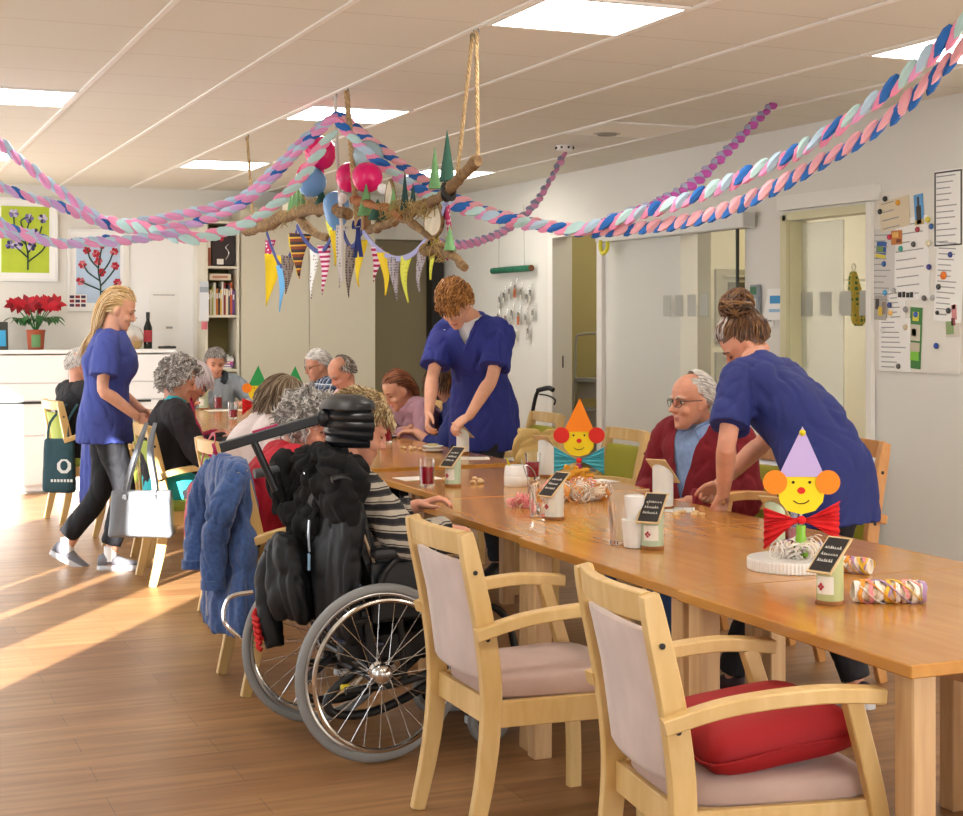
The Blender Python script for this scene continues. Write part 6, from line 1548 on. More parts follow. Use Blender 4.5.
CH = [
 ('pink and pale blue paper chain climbing from the balloons over the pictures', [(2.38, 7.68, 2.58), (2.23, 7.74, 2.45), (2.07, 7.86, 2.27), (1.92, 7.98, 2.14), (1.64, 8.09, 2.06), (1.31, 8.23, 2.02), (1.04, 8.24, 2.18), (.74, 8.25, 2.42), (.47, 8.27, 2.65)], ('pink', 'lblue'), .058),
 ('pink and blue paper chain sagging over the sideboard wall', [(2.34, 7.59, 2.55), (2.19, 7.7, 2.39), (2.04, 7.82, 2.21), (1.88, 7.94, 2.08), (1.64, 8.09, 2.0), (1.35, 8.22, 1.99), (1.03, 8.13, 2.09), (.72, 8.04, 2.18), (.34, 7.99, 2.39), (.02, 7.91, 2.66)], ('pink', 'lblue', 'pink', 'blue', 'lil', 'lblue'), .053),
 ('mint and pink paper chain dipping in front of the bookshelf', [(2.26, 7.4, 2.44), (2.12, 7.46, 2.21), (1.96, 7.58, 2.04), (1.78, 7.71, 1.95), (1.61, 7.78, 1.92), (1.46, 7.95, 1.97), (1.3, 8.13, 2.01)], ('mint', 'rose'), .064),
 ('pink and blue paper chain hanging lowest over the green picture', [(1.62, 7.78, 1.96), (1.42, 7.75, 1.92), (1.22, 7.73, 1.89), (.98, 7.72, 1.88), (.83, 7.67, 1.9), (.69, 7.63, 1.92), (.32, 7.46, 2.03), (-.06, 7.4, 2.35), (-.28, 7.35, 2.64)], ('pink', 'lblue', 'lil', 'lblue'), .050),
 ('pink and strong blue paper chain crossing the stems of the green picture', [(1.29, 7.86, 1.92), (1.1, 7.78, 1.89), (.98, 7.77, 1.88), (.82, 7.79, 1.93), (.69, 7.73, 1.98), (.33, 7.67, 2.21), (-.02, 7.6, 2.55), (-.14, 7.58, 2.68)], ('pink', 'blue', 'lil', 'lblue'), .050),
 ('rose and strong blue paper chain climbing towards the notices', [(2.39, 7.67, 2.59), (2.52, 7.51, 2.43), (2.67, 7.34, 2.27), (2.79, 7.07, 2.12), (2.94, 6.79, 2.01), (3.06, 6.53, 1.95), (3.15, 6.27, 1.91), (3.27, 5.89, 1.91), (3.32, 5.55, 1.93), (3.34, 5.27, 1.97), (3.40, 4.87, 2.08), (3.45, 4.52, 2.20), (3.50, 4.17, 2.40), (3.53, 3.94, 2.55)], ('blue', 'salm'), .060),
 ('pink and pale mint paper chain above the rose and blue one', [(2.35, 7.58, 2.55), (2.44, 7.43, 2.39), (2.58, 7.27, 2.23), (2.71, 7.00, 2.09), (2.85, 6.72, 2.00), (2.99, 6.44, 1.94), (3.12, 6.23, 1.92), (3.23, 5.91, 1.97), (3.28, 5.57, 2.01), (3.33, 5.22, 2.08), (3.35, 4.94, 2.13), (3.34, 4.67, 2.19), (3.38, 4.33, 2.32), (3.39, 4.05, 2.45), (3.43, 3.88, 2.56)], ('rose', 'blue', 'rose', 'mint', 'pink', 'lblue'), .062),
 ('magenta and grey paper chain ending at the ceiling by itself', [(4.79, 7.21, 2.71), (4.58, 7.08, 2.58), (4.38, 6.95, 2.45), (3.98, 6.68, 2.21), (3.69, 6.48, 2.09), (3.46, 6.30, 2.02), (3.15, 6.27, 1.92)], ('mag', 'grey'), .060),
 ('pink and grey paper chain tied to the smoke detector', [(4.6, 9.5, 2.66), (4.4, 9.32, 2.44), (4.15, 9.1, 2.22), (3.88, 8.89, 2.07), (3.62, 8.68, 1.99), (3.37, 8.46, 1.95), (3.18, 8.31, 1.96)], ('pink', 'grey'), .058)]
for i, (lb, pts, cols, w_) in enumerate(CH): chain(lb, pts, cols, w_, i)
M_plw = mat('white plastic', 'e8e6e0', .4)
t = thing('smoke_detector', 'white smoke detector on the ceiling with a paper chain tied to it', 'smoke detector', (4.6, 9.5, HC))
MB().lathe([(.055, -.035), (.06, -.03), (.062, 0)], 26).build('housing', M_plw, t)
m = MB()
for i in range(8): m.box((.062*math.cos(i*.785), .062*math.sin(i*.785), -.018), (.012, .012, .014), (0, 0, i*.785))
m.build('vent_slots', M_ink, t)
t = thing('ceiling_vent', 'round grey air vent in the ceiling beside the unlit panel', 'vent', (4.53, 8.73, HC))
MB().lathe([(.085, -.012), (.095, -.006), (.098, 0)], 30).build('rim', mat('vent grey', 'b5afa4', .5), t); MB().lathe([(.06, -.02), (.065, -.012)], 26).build('disc', mat('vent grey dark', '8e887c', .5), t)
# ---------------------------------------------------------------- glass doors, kitchen, store room
M_gp = mat('faintly frosted pane', 'e9ece4', .15, alpha=.16, spec=.6); M_fr = mat('frosted pane', 'e4e8de', .3, alpha=.42); M_rub = mat('dark seal', '33352e', .5); M_stk = mat('grey square marker', 'b9bab0', .6, alpha=.75); M_track = mat('aluminium track cover', 'd3d3cd', .45)
d = MB().box((XR-.06, 9.52, 1.05), (.012, 1.86, 2.10)).build('door_4', M_gp, smooth=0); struct(d)
MB().box((XR-.06, 8.585, 1.05), (.02, .012, 2.10)).build('door_edge', M_rub, d, smooth=0)
m = MB()
for i in range(4): m.box((XR-.068, 9.50-.17*i, 1.60), (.002, .11, .15))
m.build('marker_pattern', M_stk, d, smooth=0)
t = MB().box((XR-.06, 9.5, 2.155), (.10, 2.1, .11), bev=.006).build('trim_20', M_track, smooth=0); struct(t)
MB().box((XR-.06, 8.446, 2.155), (.09, .01, .09)).build('end_cap', mat('track end', 'b6b6b0', .5), t, smooth=0)
# second sliding door: frosted pane half across the opening, frame round it
d = MB().box((XR+.10, 7.88, 1.05), (.012, .46, 2.12)).build('door_5', M_fr, smooth=0); struct(d)
m = MB()
for i in range(4): m.box((XR+.09, 8.02-.2*i if i < 2 else 8.02-.2*i, 1.60), (.002, .12, .15))
m.build('marker_pattern', M_stk, d, smooth=0)
M_cream = mat('cream door frame', 'cfcba4', .5)
f = MB(); f.box((XR-.004, 8.12, 1.08), (.03, .06, 2.16)); f.box((XR-.004, 7.68, 2.15), (.03, .90, .05)); f.box((XR+.07, 8.09, 1.06), (.13, .02, 2.12)); struct(f.build('trim_21', M_cream, smooth=0))
f = MB(); f.box((XR-.02, 7.66, 2.235), (.04, 1.0, .09)); f.box((XR-.02, 7.23, 1.08), (.03, .05, 2.2)); struct(f.build('trim_22', M_trim, smooth=0))
# tall oven unit in the kitchen
M_kcab = mat('cream kitchen front', 'dcd6b8', .45); M_dglass = mat('dark oven glass', '4d4836', .12); M_steel = mat('brushed steel', 'a9a690', .35, metal=.6)
t = thing('oven_cabinet', 'tall cream kitchen unit with built-in ovens behind the glass door', 'oven', (6.28, 9.97, 0))
MB().box((0, .02, 1.2), (.66, .40, 2.4)).build('body', M_kcab, t, smooth=0)
for z, h, nm in ((1.60, .56, 'oven_door'), (1.06, .40, 'oven_door')):
    o = MB().box((0, -.19, z), (.60, .03, h), bev=.004).build(nm, M_steel, t, smooth=0); MB().box((.03, -.208, z-.02), (.46, .01, h*.72)).build('window_pane', M_dglass, o, smooth=0); MB().tube([(-.25, -.235, z+h*.40), (.25, -.235, z+h*.40)], .01, 8).build('handle', M_steel, o)
MB().lathe([(.05, 0), (.055, .01), (.04, .02)], 22, M=TR((.02, -.215, 1.13), (PI/2, 0, 0))).build('dial', M_plw, t)
for z in (.62, .42): MB().box((0, -.195, z), (.62, .02, .19), bev=.003).build('drawer', M_kcab, t, smooth=0)
M_wcab = mat('white kitchen front', 'f0efe6', .3)
t = thing('kitchen_cabinet', 'tall white kitchen cabinet with bar handle seen through the open sliding door', 'cabinet', (7.1, 9.98, 0))
MB().box((0, .02, 1.22), (.62, .40, 2.44)).build('body', M_wcab, t, smooth=0)
for z, h in ((2.12, .62), (1.10, 1.38)):
    o = MB().box((0, -.19, z), (.61, .02, h-.01), bev=.002).build('door', M_wcab, t, smooth=0); MB().tube([(.25, -.225, z-.12), (.25, -.225, z+.14)], .008, 8).build('handle', M_steel, o)
t = thing('kitchen_cabinet', 'cream kitchen counter unit next to the tall white cabinet', 'cabinet', (7.62, 9.98, 0))
MB().box((0, .02, .46), (.40, .42, .92)).build('body', M_kcab, t, smooth=0); MB().box((0, 0, .94), (.41, .46, .03)).build('worktop', M_steel, t, smooth=0); MB().box((0, -.195, .5), (.38, .02, .8), bev=.003).build('door', M_kcab, t, smooth=0); MB().box((0, .21, 1.3), (.40, .02, .35)).build('splashback', mat('olive splashback', '8d8766', .4), t, smooth=0)
M_glove = dots('patterned oven cloth', 'c8b65a', '4f7a4a', 30, .4)
t = thing('oven_cloth', 'patterned green and yellow cloth hanging beside the frosted sliding pane', 'cloth', (5.75, 7.78, 1.66))
m = drape([(.14, 0, 0, .015, .012), (.10, 0, 0, .03, .018), (-.05, .02, 0, .055, .02), (-.16, .04, 0, .05, .018), (-.19, .04, 0, .03, .012)], 4, fold=.006); m.build('cloth', M_glove, t); MB().tube(catmull([(0, 0, .13), (.015, 0, .17), (0, 0, .19), (-.015, 0, .17), (0, 0, .13)], 4), .004, 6).build('loop', M_cord, t)
# serving counter in front of the wall with jug and bottles
t = thing('serving_counter', 'low white serving counter along the kitchen wall', 'counter', (5.20, 8.0, 0))
MB().box((0, 0, .35), (.46, 1.7, .66)).build('body', M_gloss, t, smooth=0); MB().box((0, 0, .70), (.50, 1.76, .03), bev=.004).build('worktop', M_gloss, t, smooth=0); MB().box((.02, 0, .02), (.40, 1.6, .04)).build('plinth', M_white, t, smooth=0)
for y in (-.57, 0, .57): MB().box((-.235, y, .36), (.02, .55, .60), bev=.003).build('door', M_gloss, t, smooth=0)
M_navyp = mat('navy plastic', '232a6e', .35)
def jug(label, x, y, s=1.):
    t = thing('thermos_jug', label, 'jug', (x, y, .716), 0, 'white thermos jugs on the counter')
    MB().lathe([(.055*s, 0), (.060*s, .01), (.062*s, .12*s), (.05*s, .19*s), (.036*s, .235*s), (.038*s, .25*s)], 26).build('body', M_china, t, smooth=50)
    MB().lathe([(.038*s, .25*s), (.04*s, .27*s), (.03*s, .29*s), (.01*s, .295*s)], 22).build('lid', M_navyp, t, smooth=50)
    MB().tube(catmull([(.035*s, -.035*s, .23*s), (.075*s, -.06*s, .22*s), (.08*s, -.06*s, .12*s), (.05*s, -.04*s, .06*s)], 5), .009*s, 8).build('handle', M_china, t)
    return t
jug('white thermos jug with navy lid between the seated man and the bending nurse', 5.12, 8.08, 1.2)
for i, (x, y, lb) in enumerate(((5.1, 8.26, 'white cup standing in front of the thermos jug'), (5.04, 8.40, 'white cup farther from the thermos jug'), (5.0, 8.2, 'white cup nearest the counter edge'))):
    t = thing('cup', lb, 'cup', (x, y, .716), i, 'white cups on the counter'); MB().lathe([(.025, 0), (.03, .004), (.042, .075), (.039, .075), (.028, .008), (.001, .006)], 22).build('bowl', M_china, t, smooth=50); MB().tube(catmull([(.038, 0, .06), (.062, 0, .055), (.06, 0, .025), (.034, 0, .02)], 4), .004, 6).build('handle', M_china, t)
M_clearb = mat('clear bottle plastic', 'e9eeea', .08, trans=.85, ior=1.3); M_capb = mat('dark cap', '2a2c2e', .5)
for i, (x, y, h, lb) in enumerate(((5.1, 7.30, .27, 'clear water bottle with dark cap in front of the notices'), (5.14, 7.42, .24, 'shorter clear bottle behind the nurse on the counter'), (5.05, 7.22, .25, 'clear bottle nearest the end of the counter'))):
    t = thing('bottle', lb, 'bottle', (x, y, .716), 0, 'clear bottles on the counter'); MB().lathe([(.032, 0), (.036, .006), (.036, h*.68), (.014, h*.88), (.014, h*.95)], 22).build('body', M_clearb, t, smooth=50); MB().lathe([(.016, h*.93), (.016, h), (.012, h+.003)], 16).build('cap', M_capb, t)
# stepladder and bits in the store room
t = thing('stepladder', 'aluminium stepladder with grey treads standing in the store room', 'ladder', (5.95, 11.62, 0), R(-35))
for s in (-1, 1):
    MB().bar([(s*.22, -.30, 0), (s*.20, .0, 1.15)], .02, .05, up=(0, 1, 0)).build('rail', M_alu, t)
    MB().bar([(s*.22, .35, 0), (s*.20, .04, 1.0)], .018, .035, up=(0, 1, 0)).build('rear_rail', M_alu, t)
for i in range(4): MB().box((0, -.27+.075*i, .24+.25*i), (.38, .14 if i < 3 else .22, .03), bev=.004).build('tread', mat('grey tread', '8f9292', .6), t, smooth=0); 
for i in range(4): MB().box((0, -.21+.075*i, .16+.25*i), (.37, .008, .17)).build('riser_plate', mat('pale plate', 'b9b7ae', .5), t, smooth=0)
MB().tube(catmull([(-.20, .02, 1.1), (-.2, .03, 1.33), (-.14, .04, 1.38), (.14, .04, 1.38), (.2, .03, 1.33), (.20, .02, 1.1)], 5), .012, 8).build('hoop', M_alu, t)
t = thing('box', 'small red box on the store room floor behind the stepladder', 'box', (6.6, 11.0, 0), R(12)); MB().box((0, 0, .35), (.3, .3, .7), bev=.01).build('carton', mat('brown carton', '7c5a33', .8), t, smooth=0); MB().box((0, -.0, .76), (.2, .2, .12), bev=.01).build('lid', M_redk, t, smooth=0)
t = thing('hinge', 'dark hinge on the store room door frame', 'hinge', (5.55, 11.50, 1.15)); MB().tube([(0, 0, -.05), (0, 0, .05)], .008, 8).build('pin', M_rub, t); MB().box((-.015, .006, 0), (.03, .004, .09)).build('leaf', M_rub, t, smooth=0)

# ---------------------------------------------------------------- far wall: pictures and things on the sideboard
def pic(name, label, x, z, w_, h_, bgcol, y=YB-.02, mat_=.055):
    t = thing(name, label, 'picture', (x, y, z)); f = MB()
    for s in (-1, 1): f.box((s*(w_/2-.012), 0, 0), (.024, .03, h_)); f.box((0, 0, s*(h_/2-.012)), (w_-.048, .03, .024))
    f.build('frame', mat('white picture frame', 'e9e9e6', .4), t, smooth=0)
    MB().box((0, .006, 0), (w_-.048, .01, h_-.048)).build('mount', mat('picture mount', 'efefed', .8), t, smooth=0)
    return t, MB().box((0, 0, 0), (w_-2*mat_-.04, .006, h_-2*mat_-.04)).build('painting', mat('painting '+bgcol, bgcol, .8, var=(9, .06)), t, smooth=0)
def stems(par, pts, m_, r=.006, y=-.006):
    m = MB()
    for p in pts: m.tube(catmull([(a, y, b_) for a, b_ in p], 4), r, 5)
    m.build('painted_stems', m_, par)
def blossoms(par, pts, cols, r, y=-.008, seed=1):
    m = MB(); rg = random.Random(seed)
    for a, b_ in pts:
        for k in range(6):
            g = k*1.05+rg.uniform(-.3, .3); m.ell((a+r*.6*math.cos(g), y, b_+r*.6*math.sin(g)), (r*.5, .003, r*.42), (0, -g, 0), n=8, k=4, mi=rg.randrange(len(cols)))
    m.build('painted_blossom', cols, par)
M_stem = mat('dark green paint', '26463e', .8); M_v1 = mat('violet paint', '7a72a8', .8); M_v2 = mat('pale violet paint', 'c3bcd8', .8); M_v3 = mat('deep violet paint', '3d3868', .8); M_r1 = mat('red paint', 'b02c3c', .8); M_r2 = mat('rose paint', 'd0707c', .8)
t, p = pic('framed_picture', 'framed painting of violet flowers on a lime green ground', 1.475, 2.215, .56, .74, 'b5c93f')
stems(p, [[(.02, -.27), (.02, -.12), (0, .02), (.05, .22)], [(.02, -.12), (.10, .0), (.14, .12)], [(.01, -.05), (-.08, .06), (-.10, .20)], [(.02, -.16), (-.10, -.05)], [(.02, -.2), (.14, -.10), (.18, -.03)], [(.0, .05), (-.04, .16), (.02, .2)]], M_stem, .007)
blossoms(p, [(-.10, .23), (.03, .19), (.15, .19), (-.13, -.05), (-.06, -.05), (.05, -.06), (-.05, .08), (.08, .06)], [M_v1, M_v2, M_v3], .04)
t, p = pic('framed_picture', 'framed painting of red blossoms on a pale blue ground', 2.11, 1.95, .54, .74, 'b9cfe6')
stems(p, [[(.02, -.28), (.02, -.14), (0, .02), (.03, .2)], [(.02, -.14), (.10, -.05), (.15, .02)], [(.01, -.05), (.09, .06), (.13, .16)], [(.02, -.1), (-.09, -.02), (-.13, .05)], [(.0, .02), (-.07, .1), (-.1, .2)], [(.02, -.18), (-.12, -.12), (-.16, -.10)], [(.02, -.2), (.13, -.14), (.17, -.11)]], M_stem, .007)
blossoms(p, [(.03, .23), (-.10, .18), (.14, .17), (0, .08), (-.14, .05), (.15, .04), (.03, -.02), (-.16, -.10), (.17, -.11), (-.02, .15)], [M_r1, M_r2, M_r1], .036, seed=3)
t = thing('card', 'small card of dark stamps stuck at the corner of the blossom picture', 'card', (1.925, YB-.045, 1.67)); MB().box((0, 0, 0), (.16, .004, .12)).build('sheet', M_paper, t, smooth=0)
m = MB()
for i in range(3):
    for j in range(3): m.box((-.05+.05*i, -.003, -.038+.038*j), (.04, .003, .026), mi=(i+j) % 2)
m.build('stamp_pattern', [mat('stamp dark', '4a4058', .8), mat('stamp red', '8d3a48', .8)], t, smooth=0)
SZ = 1.2435
# poinsettia
M_terr = mat('terracotta pot', '9c4a30', .6); M_gpan = mat('green label panel', '5f8a58', .6); M_leaf = mat('dark green leaf', '2f6a34', .5); M_bract = mat('red bract', 'b51228', .6); M_bract2 = mat('deep red bract', '8d0c22', .6)
t = thing('poinsettia', 'red poinsettia in a terracotta pot on the white sideboard', 'plant', (1.53, 13.72, SZ))
MB().lathe([(.062, 0), (.068, .004), (.078, .15), (.082, .155), (.082, .172), (.072, .172), (.07, .15)], 26).build('pot', M_terr, t, smooth=40)
m = MB(); N = 8; vs = [((.0715+.007*z/.14)*math.cos(a)*1.02, (.0715+.007*z/.14)*math.sin(a)*1.02, .02+z) for z in (0, .11) for a in [R(-125+60*i/N) for i in range(N+1)]]; m.add(vs, [(i, i+1, N+2+i, N+1+i) for i in range(N)]); m.build('pot_label', M_gpan, t)
rg = random.Random(8); st_ = MB(); lf = MB()
def leaf(mb, c, d, up, L, w_, mi, droop=.3):
    d = V(d).normalized(); s_ = d.cross(V(up)).normalized(); u_ = s_.cross(d); vs = []
    for q, k in ((0, .05), (.25, .7), (.5, 1), (.75, .6), (1, .03)):
        c_ = V(c)+d*L*q-V((0, 0, 1))*droop*L*q*q
        vs += [(c_-s_*w_*k/2+u_*.006*k)[:], (c_)[:], (c_+s_*w_*k/2+u_*.006*k)[:]]
    mb.add(vs, [(i*3+j, i*3+j+1, (i+1)*3+j+1, (i+1)*3+j) for i in range(4) for j in (0, 1)], mi)
for i in range(11):
    a = i*2.4; r_ = .17*math.sqrt((i+.3)/11); top = V((r_*math.cos(a)*1.25, r_*math.sin(a), .40-.5*r_*r_*2+rg.uniform(-.03, .03)))
    st_.tube(catmull([(0, 0, .15), (top.x*.4, top.y*.4, .26), top[:]], 4), .005, 6)
    for k in range(7): b_ = k*.9+rg.uniform(-.2, .2); leaf(lf, top, (math.cos(b_), .5*math.sin(b_)-.3, .9*math.sin(b_)+.1), (rg.uniform(-.3, .3), -1, .5), rg.uniform(.075, .11), .055, rg.choice((0, 0, 1)), .1)
    for k in range(2 if i % 2 else 3): b_ = k*2.2+a; leaf(lf, top-V((0, 0, .11)), (math.cos(b_), math.sin(b_), -.1), (0, 0, 1), rg.uniform(.09, .13), .055, 2, .5)
st_.build('stem', M_leaf, t); lf.build('leaves', [M_bract, M_bract2, M_leaf], t, smooth=60)
# wine bottle, fruit basket, small dark things
M_wine = mat('dark green glass', '16201a', .08); M_wlab = mat('red wine label', 'a8323c', .6); M_cel = mat('clear wrap', 'e6e2da', .1, alpha=.35); M_orange = mat('orange fruit', 'd9832a', .6)
t = thing('wine_bottle', 'dark wine bottle with a red label standing on the sideboard', 'bottle', (2.50, 13.72, SZ)); MB().lathe([(.036, 0), (.038, .004), (.038, .19), (.016, .25), (.015, .31), (.017, .312), (.017, .325)], 24).build('body', M_wine, t, smooth=50); MB().lathe([(.0385, .06), (.0385, .165)], 24).build('label', M_wlab, t); MB().lathe([(.0165, .27), (.0175, .326), (.01, .328)], 18).build('capsule', mat('black foil', '1a1a1c', .4), t)
t = thing('fruit_basket', 'gift basket of oranges in clear wrap beside the wine bottle', 'basket', (2.33, 13.70, SZ)); MB().lathe([(.09, 0), (.10, .005), (.125, .07), (.12, .075), (.10, .02), (.001, .015)], 26).build('basket', wood('wicker', 'a98a58', 'c8aa74', .8), t)
m = MB(); rs = []
for z, r_ in ((.06, .125), (.12, .13), (.18, .10), (.22, .03), (.25, .05), (.28, .075)): rs.append([(r_*(1+.08*math.sin(7*a))*math.cos(a), r_*(1+.08*math.sin(7*a))*math.sin(a), z) for a in [2*PI*j/40 for j in range(40)]])
m.rings(rs, caps=False); m.build('wrap', M_cel, t, smooth=50)
op = None
for i in range(6):
    a = i*1.05; o = thing('orange', 'orange lying in the wrapped gift basket on the sideboard', 'fruit', (2.33+.055*math.cos(a), 13.70+.055*math.sin(a), SZ+.075), 0, 'oranges in the gift basket'); MB().ell((0, 0, 0), .036, n=16, k=10).build('peel', M_orange, o)
    MB().ell((0, 0, .035), (.004, .004, .002), n=6, k=4).build('navel', M_leaf, o)
t = thing('handset', 'black handset lying on the end of the sideboard', 'phone', (2.66, 13.66, SZ)); MB().box((0, 0, .012), (.16, .045, .022), bev=.008).build('body', M_rub, t); MB().box((0, 0, .024), (.05, .03, .003)).build('screen', M_dglass, t, smooth=0)
t = thing('tablet_stand', 'dark tablet showing a bright blue picture at the end of the sideboard', 'tablet', (1.20, 13.66, SZ), rot=(R(-12), 0, 0)); MB().box((0, 0, .12), (.19, .012, .25), bev=.004).build('case', M_rub, t, smooth=0); MB().box((0, -.007, .10), (.15, .002, .14)).build('screen', mat('blue picture', '3f9fd0', .2), t, smooth=0)
t = thing('sign_holder', 'small white card with red print on the sideboard behind the nurse', 'card', (2.0, 13.7, SZ)); MB().box((0, 0, .05), (.08, .008, .10)).build('card', M_paper, t, smooth=0); MB().box((0, -.005, .065), (.06, .002, .03)).build('red_print', M_r1, t, smooth=0)
t = thing('leaflet_holder', 'narrow white leaflet holder with papers fixed beside the bookshelf', 'leaflet holder', (2.99, 13.63, 1.52)); MB().box((0, .03, .14), (.09, .01, .34)).build('back', M_plw, t, smooth=0)
for i in range(3): MB().box((0, .015-.006*i, .10+.05*(2-i)), (.08, .003, .26)).build('leaflet', mat('leaflet %d' % i, ('c9d0d6', '9fa8b2', 'dfe2e4')[i], .6), t, smooth=0)
MB().box((0, .0, -.07), (.05, .02, .07)).build('red_tag', M_r2, t, smooth=0)
t = thing('notice', 'faint white notice sheet on the white door behind the wine bottle', 'notice', (2.70, YB-.03, 1.58)); MB().box((0, 0, 0), (.26, .003, .36)).build('sheet', M_paper, t, smooth=0)
m = MB(); m.box((0, -.003, .15), (.2, .002, .008)); m.box((.05, -.003, -.15), (.06, .002, .02)); m.build('print', M_print, t, smooth=0)
# books and boxes on the shelf
BX = [('8a6a3a', 'brown'), ('d9d2b4', 'cream'), ('a3b04a', 'moss green'), ('e3dfd2', 'off-white'), ('c9782c', 'orange'), ('2f2b2a', 'black'), ('e8c65a', 'yellow'), ('d8d4c6', 'pale grey'), ('8d3430', 'dark red'), ('e6ddc0', 'ivory'), ('3c4658', 'slate blue'), ('c05a30', 'rust'), ('6a4a8a', 'violet')]
x = 3.045; rg = random.Random(4)
for i, (c, nm) in enumerate(BX):
    w_ = rg.uniform(.012, .022); h = rg.uniform(.22, .31); t = thing('book', nm+' upright book on the middle shelf of the tall bookshelf', 'book', (x+w_/2, 13.80, 1.5465), 0, 'upright books on the middle shelf'); x += w_+.0015
    mb_ = mat('cover '+c, c, .6); MB().box((0, 0, h/2), (w_, .17, h)).build('cover', mb_, t, smooth=0); MB().box((0, -.0855, h*.72), (w_*.6, .001, h*.2)).build('title_print', M_label, t, smooth=0)
t = thing('box', 'flat cream box lying across the upright books', 'box', (3.15, 13.80, 1.862)); MB().box((0, 0, .03), (.2, .2, .06), bev=.003).build('carton', mat('cream box', 'd3c6ae', .7), t, smooth=0); MB().box((0, -.101, .03), (.14, .002, .02)).build('print', mat('box print', 'b07a60', .7), t, smooth=0)
t = thing('record_player', 'dark cased music player with a red knob on the top shelf', 'music player', (3.18, 13.78, 1.9915)); MB().box((0, .03, .16), (.22, .22, .31), bev=.006).build('case', mat('dark brown case', '2f2422', .5), t, smooth=0); MB().ell((-.02, -.085, .25), (.024, .01, .024), n=14, k=8).build('knob', M_r1, t); MB().box((-.03, -.083, .04), (.06, .004, .05)).build('label', M_label, t, smooth=0); MB().tube(catmull([(.02, -.086, .06), (.05, -.088, .12), (.02, -.088, .17), (.05, -.086, .2)], 4), .004, 6).build('decoration', M_spoon, t)
t = thing('folder', 'rust brown upright folder beside the dark music player', 'folder', (3.045, 13.79, 1.9915)); MB().box((0, 0, .15), (.035, .22, .30), bev=.002).build('cover', mat('rust folder', '8a4a2a', .6), t, smooth=0); MB().box((0, -.112, .2), (.022, .002, .07)).build('spine_label', M_label, t, smooth=0)
z = 1.0515
for i, (c, nm, w_, h, dx) in enumerate((('d9d6cc', 'pale grey', .2, .018, -.02), ('8a5aa0', 'violet', .15, .028, .05), ('d2508a', 'bright pink', .14, .022, .05), ('dcdcd6', 'white', .18, .03, .03), ('b9bcae', 'olive grey', .15, .015, .04), ('3f4a3c', 'dark green', .1, .018, .06))):
    t = thing('magazine', nm+' magazine in the flat stack on the lower shelf', 'magazine', (3.165+dx*.6, 13.79, z), 0, 'stacked magazines on the lower shelf'); z += h+.001; MB().box((0, 0, h/2), (w_, .2, h)).build('cover', mat('magazine '+c, c, .6), t, smooth=0); MB().box((0, -.1005, h/2), (w_*.6, .001, h*.4)).build('spine_print', M_label, t, smooth=0)

# ---------------------------------------------------------------- kitchen wall: notices and magnets, key board
WX = XR-.002
def onwall(name, label, cat, y, z, w_, h_, m_, rot=0., lines=0, grp=None, th=.004, deco=None):
    t = thing(name, label, cat, (WX-th/2-rnd.uniform(.0, .003), y, z), 0, grp, rot=(R(rot), 0, 0)); MB().box((0, 0, 0), (th, w_, h_)).build('sheet', m_, t, smooth=0)
    if lines:
        m = MB(); rg = random.Random(int(y*1000))
        for i in range(lines):
            zz = h_*(.42-.84*i/max(1, lines-1)); L = w_*rg.uniform(.4, .8); m.box((-th/2-.0008, w_*.42-L/2, zz), (.0012, L, min(.006, h_/lines*.35)))
        m.build('printed_lines', M_print, t, smooth=0)
    if deco: deco(t)
    return t
mb0 = MB().box((XR-.0045, 6.87, 1.72), (.008, .78, 1.02)).build('magnet_board', mat('white magnetic board', 'dfdbd0', .4), smooth=0); tag(mb0, 'white magnetic board on the kitchen wall behind the notices and magnets', 'notice board')
WX = XR-.009
def border(t):
    m = MB()
    for s in (-1, 1): m.box((-.004, s*.105, 0), (.003, .008, .40)); m.box((-.004, 0, s*.197), (.003, .21, .008))
    m.build('dark_border', M_print if False else M_rub, t, smooth=0)
onwall('notice', 'typed notice in a thin dark border, topmost of all notices', 'notice', 6.565, 2.10, .225, .42, M_paper, 0, 12, 'notices on the magnetic board', deco=border)
M_cardb = mat('beige card', 'd8cbae', .8); M_grpaper = mat('greyish paper', 'cfcdc8', .8)
onwall('notice', 'beige folded card pinned under the yellow and black magnets', 'notice', 7.02, 2.10, .26, .17, M_cardb, -6, 4, 'notices on the magnetic board')
onwall('notice', 'large white sheet with handwriting in the middle of the board', 'notice', 6.88, 1.84, .30, .46, M_paper, -3, 9, 'notices on the magnetic board')
onwall('notice', 'greyish typed sheet below the small blue and yellow picture', 'notice', 7.12, 1.80, .20, .44, M_grpaper, 2, 12, 'notices on the magnetic board')
onwall('notice', 'white list under the orange magnet', 'notice', 6.56, 1.72, .22, .46, M_paper, 4, 14, 'notices on the magnetic board')
onwall('notice', 'white table of columns lowest on the board', 'notice', 7.02, 1.36, .28, .30, M_paper, 0, 10, 'notices on the magnetic board')
onwall('notice', 'small typed strip beside the flower card', 'notice', 7.0, 1.585, .14, .16, M_paper, -2, 6, 'notices on the magnetic board')
def cpic(cols):
    def f(t):
        m = MB(); n = len(cols)
        for i, (yy, zz, w_, h_) in enumerate(c[1:] for c in cols): m.box((-.003, yy, zz), (.002, w_, h_), mi=i)
        m.build('printed_picture', [mat('print '+c[0], c[0], .6) for c in cols], t, smooth=0)
    return f
onwall('postcard', 'tall postcard of a tower against blue sky', 'postcard', 6.81, 2.11, .075, .17, mat('sky print', '5f9bd0', .6), -5, 0, 'postcards on the magnetic board', deco=cpic([('3a342e', 0, -.03, .04, .10), ('c9b27a', 0, -.07, .075, .03), ('4a4038', .0, .04, .015, .06)]))
onwall('postcard', 'small orange postcard next to the red magnet', 'postcard', 7.0, 1.965, .095, .08, mat('orange print', 'c07a3a', .6), 0, 0, 'postcards on the magnetic board', deco=cpic([('e0b060', .01, .015, .05, .03), ('7a4020', -.02, -.02, .04, .02)]))
